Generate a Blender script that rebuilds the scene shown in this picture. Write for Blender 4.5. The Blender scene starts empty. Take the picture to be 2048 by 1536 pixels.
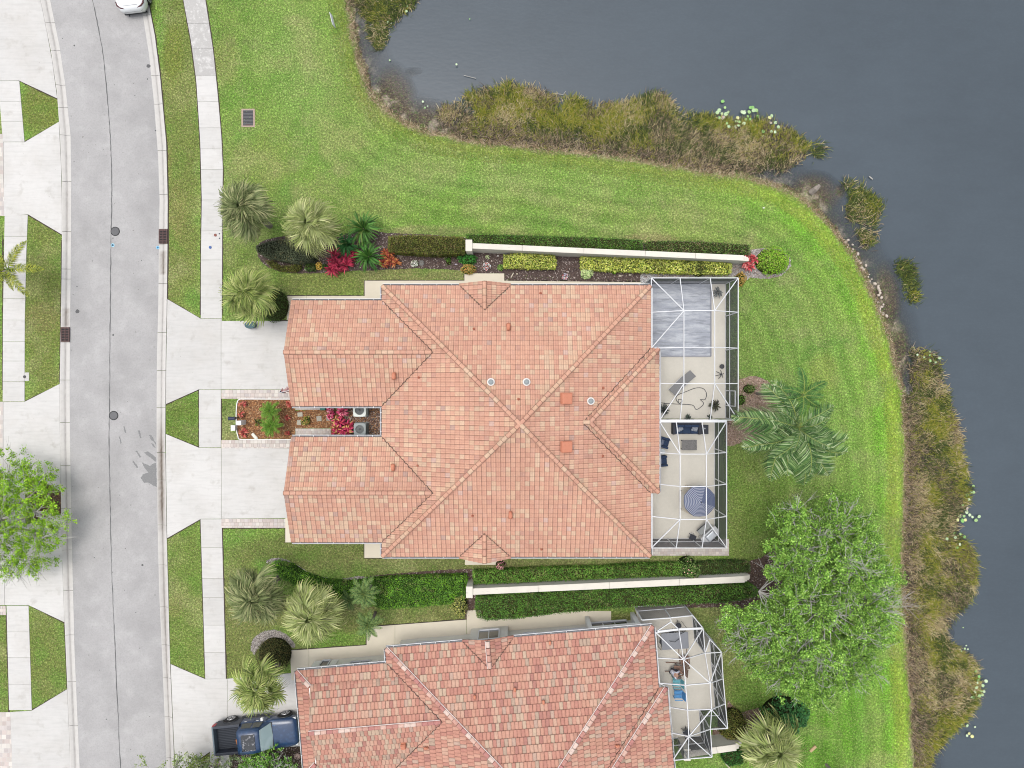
import bpy, math, random
import numpy as np
from mathutils import Matrix, Vector
random.seed(7); rng = np.random.default_rng(7)
H = 46.0; S = 0.034                      # camera height and metres per photo pixel at ground level
sc = bpy.context.scene
COL = sc.collection
# ---------------------------------------------------------------- camera, sky, sun, exposure
cam_d = bpy.data.cameras.new('camera'); cam = bpy.data.objects.new('camera', cam_d); COL.objects.link(cam)
cam.location = (0, 0, H); cam.rotation_euler = (0, 0, 0)
cam_d.sensor_fit = 'HORIZONTAL'; cam_d.angle = 2 * math.atan(1024 * S / H)
cam_d.clip_start = 0.5; cam_d.clip_end = 3000
sc.camera = cam
SUN_EL, SUN_AZ = math.radians(79), math.radians(298)     # veiled sun almost overhead, a little towards the upper left of the picture
world = bpy.data.worlds.new('World'); sc.world = world; world.use_nodes = True
wn = world.node_tree.nodes; wl = world.node_tree.links; wn.clear()
sky = wn.new('ShaderNodeTexSky'); sky.sky_type = 'NISHITA'; sky.sun_disc = False
sky.sun_elevation = SUN_EL; sky.sun_rotation = SUN_AZ; sky.altitude = 0; sky.air_density = 1.0; sky.dust_density = 4.0; sky.ozone_density = 1.0
hs = wn.new('ShaderNodeHueSaturation'); hs.inputs['Saturation'].default_value = 0.35
bg = wn.new('ShaderNodeBackground'); bg.inputs['Strength'].default_value = 0.15
wo = wn.new('ShaderNodeOutputWorld')
wl.new(sky.outputs[0], hs.inputs['Color']); wl.new(hs.outputs[0], bg.inputs['Color']); wl.new(bg.outputs[0], wo.inputs[0])
sun_d = bpy.data.lights.new('sun', 'SUN'); sun_d.energy = 0.62; sun_d.angle = math.radians(24); sun_d.color = (1.0, 0.965, 0.91)
sun = bpy.data.objects.new('sun', sun_d); COL.objects.link(sun)
sd = Vector((math.sin(SUN_AZ) * math.cos(SUN_EL), math.cos(SUN_AZ) * math.cos(SUN_EL), math.sin(SUN_EL)))
sun.rotation_euler = sd.to_track_quat('Z', 'Y').to_euler(); sun.location = (0, 0, 60)
sc.view_settings.view_transform = 'Standard'; sc.view_settings.look = 'None'
sc.view_settings.exposure = 0.80; sc.view_settings.gamma = 1.0; sc.view_settings.use_curve_mapping = False
sc.cycles.max_bounces = 6; sc.cycles.transparent_max_bounces = 12
sc.cycles.diffuse_bounces = 3; sc.cycles.glossy_bounces = 2; sc.cycles.transmission_bounces = 2
sc.cycles.use_adaptive_sampling = True; sc.cycles.filter_width = 1.05

# ---------------------------------------------------------------- helpers
def P(px, py, z=0.0):
    k = S * (H - z) / H
    return ((px - 1024) * k, (768 - py) * k, z)
def PV(px, py, z=0.0): return Vector(P(px, py, z))
def P2(poly, z=0.0): return [P(x, y, z)[:2] for x, y in poly]

MATS = {}
def mat(name, col=(0.5, 0.5, 0.5), rough=0.8, spec=0.3, metal=0.0, attr=False, layers=(), bump=0.0, bscale=20.0, emit=None, coat=0.0, objrand=0.0):
    """layers: (noise scale, detail, colour, lo, hi, amount[, stretch]) mixed over the base in turn, in world space"""
    if name in MATS: return MATS[name]
    m = bpy.data.materials.new(name); m.use_nodes = True; MATS[name] = m
    nt = m.node_tree; N = nt.nodes; L = nt.links
    b = N['Principled BSDF']; b.inputs['Roughness'].default_value = rough; b.inputs['Metallic'].default_value = metal
    b.inputs['Specular IOR Level'].default_value = spec; b.inputs['Coat Weight'].default_value = coat
    geo = N.new('ShaderNodeNewGeometry')
    if attr:
        a = N.new('ShaderNodeAttribute'); a.attribute_name = 'Col'; cur = a.outputs['Color']
    else:
        a = N.new('ShaderNodeRGB'); a.outputs[0].default_value = (*col, 1); cur = a.outputs[0]
    if objrand:
        oi = N.new('ShaderNodeObjectInfo'); mr = N.new('ShaderNodeMapRange'); mr.inputs[3].default_value = 1 - objrand; mr.inputs[4].default_value = 1 + objrand
        L.new(oi.outputs['Random'], mr.inputs[0]); vm = N.new('ShaderNodeVectorMath'); vm.operation = 'SCALE'
        L.new(cur, vm.inputs[0]); L.new(mr.outputs[0], vm.inputs['Scale']); cur = vm.outputs[0]
    for ly in layers:
        scl, det, c, lo, hi, amt = ly[:6]
        n = N.new('ShaderNodeTexNoise'); n.inputs['Scale'].default_value = scl; n.inputs['Detail'].default_value = det; n.inputs['Roughness'].default_value = 0.62
        src = geo.outputs['Position']
        if len(ly) > 6:
            mp = N.new('ShaderNodeMapping'); mp.inputs['Scale'].default_value = ly[6]; L.new(src, mp.inputs['Vector']); src = mp.outputs[0]
        L.new(src, n.inputs['Vector'])
        r = N.new('ShaderNodeMapRange'); r.inputs[1].default_value = lo; r.inputs[2].default_value = hi; r.inputs[4].default_value = amt
        L.new(n.outputs['Fac'], r.inputs[0])
        mx = N.new('ShaderNodeMix'); mx.data_type = 'RGBA'
        if isinstance(c, (int, float)):          # multiply brightness
            mx.blend_type = 'MULTIPLY'; mx.inputs['B'].default_value = (c, c, c, 1)
            if c > 1:
                mx.blend_type = 'MIX'; vm = N.new('ShaderNodeVectorMath'); vm.operation = 'SCALE'; vm.inputs['Scale'].default_value = c
                L.new(cur, vm.inputs[0]); L.new(vm.outputs[0], mx.inputs['B'])
        else: mx.inputs['B'].default_value = (*c, 1)
        L.new(r.outputs[0], mx.inputs['Factor']); L.new(cur, mx.inputs['A']); cur = mx.outputs['Result']
    L.new(cur, b.inputs['Base Color'])
    if bump:
        n = N.new('ShaderNodeTexNoise'); n.inputs['Scale'].default_value = bscale; n.inputs['Detail'].default_value = 4
        L.new(geo.outputs['Position'], n.inputs['Vector']); bp = N.new('ShaderNodeBump'); bp.inputs['Strength'].default_value = bump; bp.inputs['Distance'].default_value = 0.03
        L.new(n.outputs['Fac'], bp.inputs['Height']); L.new(bp.outputs[0], b.inputs['Normal'])
    return m

def wm(o):
    m = o.matrix_basis.copy()
    if o.parent: m = wm(o.parent) @ o.matrix_parent_inverse @ m
    return m
def attach(o, parent):
    if parent is not None:
        o.parent = parent; o.matrix_parent_inverse = wm(parent).inverted()
    return o
def tag(o, label=None, cat=None, group=None, kind=None):
    if label: o['label'] = label
    if cat: o['category'] = cat
    if group: o['group'] = group
    if kind: o['kind'] = kind
    return o
def thing(name, label, cat, loc=(0, 0, 0), rz=0.0, group=None):
    o = bpy.data.objects.new(name, None); COL.objects.link(o); o.empty_display_size = 0.3
    o.location = loc; o.rotation_euler = (0, 0, rz)
    return tag(o, label, cat, group)
def structure(name, label=None):
    o = bpy.data.objects.new(name, None); COL.objects.link(o); return tag(o, label, kind='structure')
def mesh_data(name, V, F, m=None, col=None, smooth=False):
    me = bpy.data.meshes.new(name)
    if isinstance(F, np.ndarray):
        V = np.asarray(V, dtype=np.float32); n, k = F.shape
        me.vertices.add(len(V)); me.vertices.foreach_set('co', V.ravel())
        me.loops.add(n * k); me.loops.foreach_set('vertex_index', F.astype(np.int32).ravel())
        me.polygons.add(n); me.polygons.foreach_set('loop_start', np.arange(0, n * k, k, dtype=np.int32)); me.polygons.foreach_set('loop_total', np.full(n, k, dtype=np.int32))
        me.update(calc_edges=True)
    else:
        me.from_pydata([tuple(v) for v in V], [], F); me.update()
    if col is not None:
        a = me.color_attributes.new('Col', 'FLOAT_COLOR', 'POINT')
        c = np.ones((len(V), 4), dtype=np.float32); c[:, :3] = np.asarray(col, dtype=np.float32)
        a.data.foreach_set('color', c.ravel())
    if m is not None: me.materials.append(m)
    if smooth: me.polygons.foreach_set('use_smooth', np.ones(len(me.polygons), dtype=bool))
    return me
def obj(name, me, parent=None, mtx=None):
    o = bpy.data.objects.new(name, me); COL.objects.link(o)
    if mtx is not None: o.matrix_basis = mtx
    return attach(o, parent)
def mk(name, V, F, m, parent=None, col=None, smooth=False): return obj(name, mesh_data(name, V, F, m, col, smooth), parent)
def copy_tree(o, parent=None):
    c = o.copy(); COL.objects.link(c); c.parent = parent
    for ch in list(o.children): copy_tree(ch, c)
    return c

class G:
    """collects simple solids into one mesh"""
    def __init__(s): s.v = []; s.f = []; s.c = []
    def add(s, V, F, c=(1, 1, 1)):
        b = len(s.v); s.v += [tuple(v) for v in V]; s.f += [tuple(i + b for i in f) for f in F]; s.c += [c] * len(V); return s
    def box(s, x0, x1, y0, y1, z0, z1, M=None, c=(1, 1, 1), taper=0.0):
        t = taper
        V = [(x0, y0, z0), (x1, y0, z0), (x1, y1, z0), (x0, y1, z0), (x0 + t, y0 + t, z1), (x1 - t, y0 + t, z1), (x1 - t, y1 - t, z1), (x0 + t, y1 - t, z1)]
        if M is not None: V = [M @ Vector(v) for v in V]
        return s.add(V, [(3, 2, 1, 0), (4, 5, 6, 7), (0, 1, 5, 4), (1, 2, 6, 5), (2, 3, 7, 6), (3, 0, 4, 7)], c)
    def prism(s, poly, z0, z1, c=(1, 1, 1), inset=0.0):
        n = len(poly); a = sum(poly[i][0] * poly[(i + 1) % n][1] - poly[(i + 1) % n][0] * poly[i][1] for i in range(n))
        if a < 0: poly = poly[::-1]
        V = [(x, y, z0) for x, y in poly] + [(x, y, z1) for x, y in poly]
        F = [tuple(range(n))[::-1], tuple(range(n, 2 * n))] + [(i, (i + 1) % n, n + (i + 1) % n, n + i) for i in range(n)]
        return s.add(V, F, c)
    def beam(s, a, b, w, h=None, c=(1, 1, 1), up=(0, 0, 1)):
        a = Vector(a); b = Vector(b); d = (b - a); h = h or w
        if d.length < 1e-6: return s
        d.normalize(); u = Vector(up)
        if abs(d.dot(u)) > 0.98: u = Vector((0, 1, 0))
        r = d.cross(u).normalized() * w / 2; q = r.cross(d).normalized() * h / 2
        V = [a - r - q, a + r - q, a + r + q, a - r + q, b - r - q, b + r - q, b + r + q, b - r + q]
        return s.add(V, [(0, 1, 2, 3), (7, 6, 5, 4), (0, 4, 5, 1), (1, 5, 6, 2), (2, 6, 7, 3), (3, 7, 4, 0)], c)
    def tube(s, pts, rad, n=6, c=(1, 1, 1), cap=True):
        pts = [Vector(p) for p in pts]; b = len(s.v); m = len(pts)
        if not isinstance(rad, (list, tuple)): rad = [rad] * m
        u0 = None
        for i, p in enumerate(pts):
            d = (pts[min(i + 1, m - 1)] - pts[max(i - 1, 0)])
            d = d.normalized() if d.length > 1e-9 else Vector((0, 0, 1))
            if u0 is None: u0 = d.orthogonal().normalized()
            u0 = (u0 - d * u0.dot(d)); u0 = u0.normalized() if u0.length > 1e-6 else d.orthogonal().normalized()
            w = d.cross(u0)
            for k in range(n):
                t = 2 * math.pi * k / n; q = p + (u0 * math.cos(t) + w * math.sin(t)) * rad[i]
                s.v.append(tuple(q)); s.c.append(c)
        for i in range(m - 1):
            for k in range(n):
                s.f.append((b + i * n + k, b + i * n + (k + 1) % n, b + (i + 1) * n + (k + 1) % n, b + (i + 1) * n + k))
        if cap:
            s.f.append(tuple(b + k for k in range(n))[::-1]); s.f.append(tuple(b + (m - 1) * n + k for k in range(n)))
        return s
    def lathe(s, prof, loc=(0, 0, 0), n=16, c=(1, 1, 1), M=None):
        b = len(s.v)
        for r, z in prof:
            for k in range(n):
                t = 2 * math.pi * k / n; q = Vector((r * math.cos(t), r * math.sin(t), z)) 
                if M is not None: q = M @ q
                s.v.append(tuple(q + Vector(loc))); s.c.append(c)
        for i in range(len(prof) - 1):
            for k in range(n): s.f.append((b + i * n + k, b + i * n + (k + 1) % n, b + (i + 1) * n + (k + 1) % n, b + (i + 1) * n + k))
        s.f.append(tuple(b + k for k in range(n))[::-1]); s.f.append(tuple(b + (len(prof) - 1) * n + k for k in range(n)))
        return s
    def build(s, name, m, parent=None, smooth=False, attr=False):
        return mk(name, s.v, s.f, m, parent, s.c if attr else None, smooth)
def bevel(o, w=0.02, seg=2):
    md = o.modifiers.new('bevel', 'BEVEL'); md.width = w; md.segments = seg; md.limit_method = 'ANGLE'; return o

def clip_half(poly, nx, ny, d):
    """keep points with nx*x+ny*y <= d"""
    out = []; n = len(poly)
    for i in range(n):
        a = poly[i]; b = poly[(i + 1) % n]; da = nx * a[0] + ny * a[1] - d; db = nx * b[0] + ny * b[1] - d
        if da <= 0: out.append(a)
        if (da < 0 < db) or (db < 0 < da):
            t = da / (da - db); out.append((a[0] + (b[0] - a[0]) * t, a[1] + (b[1] - a[1]) * t))
    return out
def area(poly): return 0.5 * sum(poly[i][0] * poly[(i + 1) % len(poly)][1] - poly[(i + 1) % len(poly)][0] * poly[i][1] for i in range(len(poly)))
def in_poly(X, Y, poly):
    ins = np.zeros(X.shape, bool); n = len(poly)
    for i in range(n):
        x0, y0 = poly[i]; x1, y1 = poly[(i + 1) % n]
        if y0 == y1: continue
        c = ((y0 > Y) != (y1 > Y)) & (X < (x1 - x0) * (Y - y0) / (y1 - y0) + x0); ins ^= c
    return ins
def dist_line(X, Y, line):
    D = np.full(X.shape, 1e9)
    for (x0, y0), (x1, y1) in zip(line[:-1], line[1:]):
        dx, dy = x1 - x0, y1 - y0; t = np.clip(((X - x0) * dx + (Y - y0) * dy) / (dx * dx + dy * dy + 1e-12), 0, 1)
        D = np.minimum(D, np.hypot(X - x0 - t * dx, Y - y0 - t * dy))
    return D
def smooth_line(pts, k=6):
    """Catmull-Rom through the points"""
    out = []; n = len(pts)
    for i in range(n - 1):
        p0 = pts[max(i - 1, 0)]; p1 = pts[i]; p2 = pts[i + 1]; p3 = pts[min(i + 2, n - 1)]
        for j in range(k):
            t = j / k
            out.append(tuple(0.5 * (2 * p1[a] + (p2[a] - p0[a]) * t + (2 * p0[a] - 5 * p1[a] + 4 * p2[a] - p3[a]) * t * t + (3 * p1[a] - p0[a] - 3 * p2[a] + p3[a]) * t ** 3) for a in range(len(p1))))
    out.append(tuple(pts[-1])); return out
_tab = rng.random((64, 64))
def vnoise(X, Y, scale):
    """cheap value noise 0..1"""
    x = np.asarray(X) * scale; y = np.asarray(Y) * scale; xi = np.floor(x).astype(int); yi = np.floor(y).astype(int); fx = x - xi; fy = y - yi
    fx = fx * fx * (3 - 2 * fx); fy = fy * fy * (3 - 2 * fy); g = lambda a, b: _tab[a % 64, b % 64]
    return (g(xi, yi) * (1 - fx) + g(xi + 1, yi) * fx) * (1 - fy) + (g(xi, yi + 1) * (1 - fx) + g(xi + 1, yi + 1) * fx) * fy
def fbm(X, Y, scale): return vnoise(X, Y, scale) * 0.5 + vnoise(X + 13.7, Y - 5.1, scale * 2.1) * 0.3 + vnoise(X - 7.3, Y + 9.9, scale * 4.3) * 0.2
def sample_poly(poly, n, dens=None):
    """n random points in a world-space polygon"""
    xs = [p[0] for p in poly]; ys = [p[1] for p in poly]; out = []; got = 0
    while got < n:
        X = rng.uniform(min(xs), max(xs), n); Y = rng.uniform(min(ys), max(ys), n); k = in_poly(X, Y, poly)
        if dens is not None: k &= rng.random(n) < dens(X, Y)
        out.append(np.stack([X[k], Y[k]], 1)); got += int(k.sum())
    return np.concatenate(out)[:n]

# ---------------------------------------------------------------- materials
M_ROAD = mat('asphalt_grey', (0.335, 0.328, 0.322), 0.9, 0.2, layers=[(0.35, 5, 0.84, 0.42, 0.66, 1), (0.9, 4, 1.15, 0.5, 0.72, 0.8), (9, 3, 0.88, 0.45, 0.7, 0.8), (45, 2, 0.8, 0.52, 0.68, 0.7), (70, 1, 1.25, 0.6, 0.75, 0.5), (5.5, 1, (0.13, 0.12, 0.11), 0.765, 0.79, 0.8)], bump=0.3, bscale=60)
M_CONC = mat('pale_concrete', (0.485, 0.475, 0.455), 0.85, 0.25, objrand=0.045, layers=[(0.5, 5, (0.40, 0.375, 0.34), 0.45, 0.75, 0.45), (2.5, 5, 0.93, 0.45, 0.7, 0.5), (0.7, 5, 0.88, 0.46, 0.72, 0.8, (1, 9, 1)), (4.5, 2, (0.20, 0.18, 0.16), 0.74, 0.78, 0.5), (1.1, 6, (0.33, 0.31, 0.28), 0.57, 0.70, 0.5), (0.28, 5, 0.93, 0.45, 0.65, 0.8), (30, 2, 0.93, 0.5, 0.7, 0.6)], bump=0.1, bscale=50)
M_KERB = mat('kerb_concrete', rough=0.85, spec=0.2, attr=True, layers=[(3, 4, 0.88, 0.45, 0.7, 0.7), (40, 2, 0.88, 0.5, 0.7, 0.6)])
M_BEIGE = mat('cream_concrete', (0.56, 0.51, 0.41), 0.8, 0.2, layers=[(1.2, 4, 0.93, 0.45, 0.7, 0.7), (25, 2, 0.95, 0.5, 0.7, 0.6)])
M_DECK = mat('lanai_deck', (0.56, 0.53, 0.46), 0.8, 0.2, layers=[(0.8, 4, 0.9, 0.4, 0.7, 0.7), (6, 3, 1.06, 0.45, 0.7, 0.6), (22, 2, 0.95, 0.5, 0.7, 0.6)])
M_WHITE = mat('white_paint', (0.66, 0.66, 0.64), 0.5, 0.4, layers=[(2, 3, 0.93, 0.5, 0.7, 0.6)])
M_ALU = mat('white_aluminium', (0.56, 0.57, 0.58), 0.5, 0.35)
M_STUC = mat('white_stucco', (0.58, 0.56, 0.50), 0.85, 0.2, layers=[(2.5, 4, 0.9, 0.5, 0.7, 0.6), (1.2, 5, (0.35, 0.33, 0.30), 0.64, 0.74, 0.5, (1, 5, 1)), (30, 2, 0.94, 0.5, 0.7, 0.6)], bump=0.2, bscale=40)
M_CAP = mat('cream_wall_cap', (0.56, 0.53, 0.46), 0.8, 0.2, objrand=0.03, layers=[(1.0, 5, 0.86, 0.45, 0.7, 0.6), (2.5, 5, (0.22, 0.20, 0.18), 0.62, 0.72, 0.6, (0.6, 4, 1))])
M_SOIL = mat('dark_soil', (0.055, 0.045, 0.035), 0.95, 0.1, layers=[(20, 3, 1.6, 0.5, 0.7, 0.8)])
M_DARK = mat('dark_plastic', (0.02, 0.022, 0.025), 0.5, 0.4)
M_BLACK = mat('black_rubber', (0.012, 0.012, 0.013), 0.7, 0.3)
M_GLASS = mat('dark_glass', (0.02, 0.025, 0.03), 0.05, 0.6, coat=0.5)
M_STEEL = mat('brushed_steel', (0.55, 0.56, 0.57), 0.35, 0.5, metal=0.6)
M_IRON = mat('cast_iron', (0.06, 0.06, 0.062), 0.6, 0.4, layers=[(30, 2, 1.5, 0.5, 0.7, 0.8)])
M_RUST = mat('rusty_grate', (0.11, 0.065, 0.06), 0.75, 0.3, layers=[(20, 3, 0.6, 0.45, 0.7, 0.8)])
M_LEAF = mat('foliage', rough=0.65, spec=0.22, attr=True)
M_BARK = mat('grey_bark', (0.24, 0.21, 0.18), 0.9, 0.1, layers=[(12, 3, 0.6, 0.45, 0.7, 0.8)])
M_TWIG = mat('pale_twig', (0.36, 0.35, 0.32), 0.9, 0.1, layers=[(6, 3, 0.6, 0.45, 0.7, 0.8)])
M_CHIP = mat('chips', rough=0.9, spec=0.1, attr=True)
M_COL = mat('painted', rough=0.6, spec=0.3, attr=True)
# ================================================================ TERRAIN
SHORE_PX = [(640, -2500), (672, -400), (684, -120), (690, 0), (697, 50), (706, 100), (722, 155), (742, 195), (772, 225), (812, 250), (856, 268), (905, 280), (950, 287), (1050, 296), (1150, 308), (1250, 322), (1330, 334), (1400, 345), (1470, 354), (1530, 369), (1575, 386), (1610, 408), (1650, 447), (1685, 488), (1712, 528), (1734, 572), (1755, 625), (1775, 680), (1790, 735), (1800, 790), (1806, 850), (1808, 930), (1806, 1010), (1803, 1090), (1802, 1170), (1808, 1260), (1814, 1340), (1821, 1430), (1824, 1536), (1832, 1700), (1850, 2400), (1900, 6000)]
SHORE = P2(smooth_line(SHORE_PX, 4))
LAKE = SHORE + [(900, -900), (900, 900), (-200, 900)]
RD_L = [(100, 0), (118.5, 91), (130, 167), (141, 273), (142, 365), (142, 380), (141, 562), (139.5, 680), (139, 770), (139.6, 880), (143, 1072), (149, 1307), (159, 1536), (172, 1750)]
RD_R = [(279, 0), (286, 34), (298, 110), (308, 208), (316, 312), (319, 400), (318, 458), (316.5, 600), (314, 700), (313, 800), (313, 880), (315, 1050), (318, 1180), (325.7, 1350), (333, 1536), (346, 1750)]
KB_L = [(82, 0), (103, 104), (115, 187), (121, 273), (125, 365), (125, 470), (124, 562), (122, 680), (120.5, 770), (121, 880), (124, 1072), (130, 1243), (139, 1456), (142, 1536), (155, 1750)]
KB_R = [(296, 0), (310, 70), (321, 156), (333, 286), (336, 400), (335.5, 500), (334.6, 588), (332, 731), (331, 880), (334, 1072), (341, 1332), (349, 1520), (350, 1536), (362, 1750)]
def ext(L, ys, dx):           # continue above the frame
    return [(L[0][0] + dx * 4.2, -300), (L[0][0] + dx * 1.15, -90)] + L
RD_L, RD_R, KB_L, KB_R = [ext(L, 0, -20) for L in (RD_L, RD_R, KB_L, KB_R)]
def fx(L):
    ys = np.array([p[1] for p in L]); xs = np.array([p[0] for p in L])
    return lambda y: float(np.interp(y, ys, xs))
rdl, rdr, kbl, kbr = fx(RD_L), fx(RD_R), fx(KB_L), fx(KB_R)

def axis(a, b, step, far):
    core = np.arange(a, b + step, step); g = []; d = step
    x = b
    while x < far: d *= 1.35; x += d; g.append(x)
    h = []; d = step; x = a
    while x > -far: d *= 1.35; x -= d; h.append(x)
    return np.array(h[::-1] + list(core) + g)
ax = axis(-36, 37, 0.16, 900); ay = axis(-28, 28, 0.16, 900)
X, Y = np.meshgrid(ax, ay)
D = dist_line(X, Y, SHORE); IN = in_poly(X, Y, LAKE); sgn = np.where(IN, D, -D)     # >0 in the lake
wob = (fbm(X, Y, 0.7) - 0.5) * 0.5 + (fbm(X + 50, Y, 2.5) - 0.5) * 0.35
dn = sgn + wob
PX = X / S + 1024; PY = 768 - Y / S
Z = np.interp(dn, [-3, -0.2, 0.25, 0.9, 2.0, 4.5, 9, 30], [0, -0.02, -0.20, -0.36, -0.50, -0.8, -1.6, -2.4])
Z += np.where(dn < -0.3, (fbm(X, Y, 0.9) - 0.5) * 0.012, (fbm(X, Y, 2.2) - 0.5) * 0.10)
# road corridor and paved plots sit in a shallow cut
rl = np.interp(PY, [p[1] for p in KB_L], [p[0] for p in KB_L]) + 4; rr = np.interp(PY, [p[1] for p in KB_R], [p[0] for p in KB_R]) - 4
road_in = (PX > rl) & (PX < rr); Z = np.where(road_in, -0.2, Z)
# --- lawn colour (what grows there): painted patches of species, dryness and wear
def blend(C, c, a): return C * (1 - a[..., None]) + np.array(c) * a[..., None]
C = np.zeros(X.shape + (3,)) + np.array([0.128, 0.205, 0.045])
n1 = fbm(X, Y, 0.16); n2 = fbm(X + 31, Y + 7, 0.55); n3 = fbm(X - 17, Y + 3, 1.6)
C = blend(C, (0.19, 0.21, 0.075), np.clip((n1 - 0.45) * 3, 0, 1) * 0.6)
C = blend(C, (0.10, 0.185, 0.042), np.clip((n2 - 0.5) * 4, 0, 1) * 0.6)
C = blend(C, (0.21, 0.19, 0.10), np.clip((n3 - 0.62) * 5, 0, 1) * 0.35)
blobs = [  # px, py, rx, ry, colour, amount
    (360, 220, 36, 300, (0.125, 0.140, 0.045), 0.9), (350, 500, 40, 130, (0.140, 0.155, 0.050), 0.9), (330, 330, 14, 60, (0.200, 0.160, 0.070), 0.55), (345, 110, 20, 60, (0.140, 0.150, 0.030), 0.5),
    (350, 420, 22, 50, (0.200, 0.170, 0.075), 0.5), (470, 70, 60, 90, (0.120, 0.170, 0.045), 0.4), (450, 110, 26, 60, (0.200, 0.160, 0.080), 0.35), (560, 100, 60, 90, (0.155, 0.225, 0.065), 0.6),
    (620, 150, 70, 120, (0.165, 0.235, 0.075), 0.5), (520, 330, 70, 60, (0.150, 0.175, 0.050), 0.5), (700, 200, 50, 26, (0.190, 0.160, 0.090), 0.4),
    (820, 340, 90, 60, (0.175, 0.225, 0.080), 0.5), (1150, 360, 220, 40, (0.180, 0.235, 0.085), 0.55), (960, 420, 260, 40, (0.135, 0.215, 0.045), 0.5), (1320, 420, 150, 50, (0.170, 0.210, 0.070), 0.4),
    (740, 420, 60, 30, (0.200, 0.195, 0.085), 0.4), (850, 462, 90, 10, (0.240, 0.190, 0.120), 0.6), (1300, 478, 50, 10, (0.260, 0.190, 0.120), 0.6), (1520, 470, 60, 40, (0.170, 0.190, 0.070), 0.5),
    (820, 550, 110, 12, (0.190, 0.150, 0.085), 0.7), (650, 565, 90, 22, (0.145, 0.158, 0.053), 0.8), (480, 520, 60, 40, (0.110, 0.152, 0.038), 0.8),
    (85, 210, 40, 60, (0.117, 0.125, 0.036), 0.9), (90, 600, 44, 190, (0.117, 0.132, 0.039), 0.95), (85, 630, 30, 30, (0.150, 0.120, 0.060), 0.5), (365, 845, 40, 55, (0.097, 0.132, 0.033), 0.95),
    (370, 1200, 44, 160, (0.117, 0.152, 0.042), 0.9), (350, 1210, 16, 26, (0.180, 0.150, 0.070), 0.5), (90, 1320, 50, 110, (0.117, 0.132, 0.042), 0.95), (10, 1320, 16, 110, (0.117, 0.132, 0.042), 0.9),
    (455, 840, 22, 48, (0.090, 0.125, 0.033), 0.9), (465, 875, 14, 10, (0.200, 0.150, 0.090), 0.6), (90, 990, 40, 40, (0.097, 0.066, 0.045), 0.9),
    (620, 1100, 170, 30, (0.113, 0.129, 0.045), 0.95), (850, 1128, 250, 22, (0.131, 0.132, 0.057), 0.9), (470, 1240, 60, 120, (0.124, 0.125, 0.048), 0.9), (700, 1230, 250, 30, (0.138, 0.132, 0.057), 0.9),
    (1150, 1126, 200, 12, (0.152, 0.145, 0.068), 0.9), (1500, 1080, 46, 60, (0.200, 0.140, 0.085), 0.6), (1490, 1000, 60, 130, (0.117, 0.152, 0.045), 0.85), (1550, 650, 70, 110, (0.140, 0.190, 0.060), 0.5),
    (1350, 1235, 180, 14, (0.160, 0.120, 0.060), 0.7), (1470, 1320, 50, 120, (0.145, 0.120, 0.060), 0.8), (1495, 1390, 28, 34, (0.076, 0.112, 0.030), 0.85), (1580, 1000, 90, 90, (0.120, 0.175, 0.040), 0.5),
    (1650, 1250, 200, 260, (0.085, 0.160, 0.025), 0.5), (1480, 800, 40, 60, (0.200, 0.150, 0.100), 0.7), (1650, 740, 26, 40, (0.210, 0.210, 0.060), 0.5), (1690, 640, 40, 130, (0.155, 0.220, 0.065), 0.5),
    (1720, 830, 40, 160, (0.155, 0.235, 0.060), 0.5), (1700, 1380, 60, 160, (0.100, 0.235, 0.022), 0.75), (1640, 1460, 60, 110, (0.075, 0.185, 0.015), 0.8), (1750, 1430, 26, 60, (0.190, 0.200, 0.085), 0.5),
    (420, 1520, 60, 20, (0.138, 0.106, 0.060), 0.6), (540, 1520, 80, 20, (0.083, 0.066, 0.053), 0.9)]
for bx, by, rx, ry, c, a in blobs:
    q = ((PX - bx) / rx) ** 2 + ((PY - by) / ry) ** 2 + (n2 - 0.5) * 1.6
    C = blend(C, c, a * np.clip(1.6 - q, 0, 1) * 0.95)
# mown rings that follow the bank, brighter and yellower towards the water
east = np.clip((PX - 1380) / 200, 0, 1) * np.clip((PY - 330) / 60, 0, 1)
dd = -sgn
ring = np.clip(1 - dd / 3.4, 0, 1) * east
C = blend(C, (0.165, 0.285, 0.04), ring * 0.8)
for w, c, a in ((1.55, (0.10, 0.25, 0.022), 0.65), (3.3, (0.09, 0.20, 0.03), 0.45), (5.0, (0.165, 0.235, 0.07), 0.4), (7.2, (0.10, 0.185, 0.04), 0.3)):
    C = blend(C, c, a * np.exp(-((dd - w + (n2 - .5) * .5) / 0.42) ** 2) * east)
C = blend(C, (0.27, 0.34, 0.06), np.exp(-((dd - 0.62) / 0.42) ** 2) * east * 0.75)
nrt = (1 - east)
C = blend(C, (0.235, 0.225, 0.11), np.clip((fbm(X - 40, Y + 12, .33) - .56) * 6, 0, 1) * .5); C = blend(C, (0.085, 0.17, 0.03), np.clip((fbm(X + 70, Y - 22, .45) - .58) * 7, 0, 1) * .45)
band = np.sin(2 * np.pi * (dd + (n1 - .5) * 1.2) / 1.05) * np.clip((11 - dd) / 3, 0, 1) * np.clip((PY - 215) / 60, 0, 1) * (PX > 700); C = C * (1 + 0.13 * band * (.5 + n2))[..., None]
C = blend(C, (0.14, 0.22, 0.045), np.exp(-((dd - 1.5) / 0.6) ** 2) * nrt * 0.5)
C = blend(C, (0.20, 0.22, 0.05), np.exp(-((dd - 0.4) / 0.3) ** 2) * nrt * 0.5)
# dark arc of lusher grass over a buried line, east of the cage
arc = P2([(1590, 770), (1597, 730), (1625, 698), (1660, 685), (1700, 680)]); C = blend(C, (0.07, 0.15, 0.03), np.exp(-(dist_line(X, Y, arc) / 0.28) ** 2) * 0.6)
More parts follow.
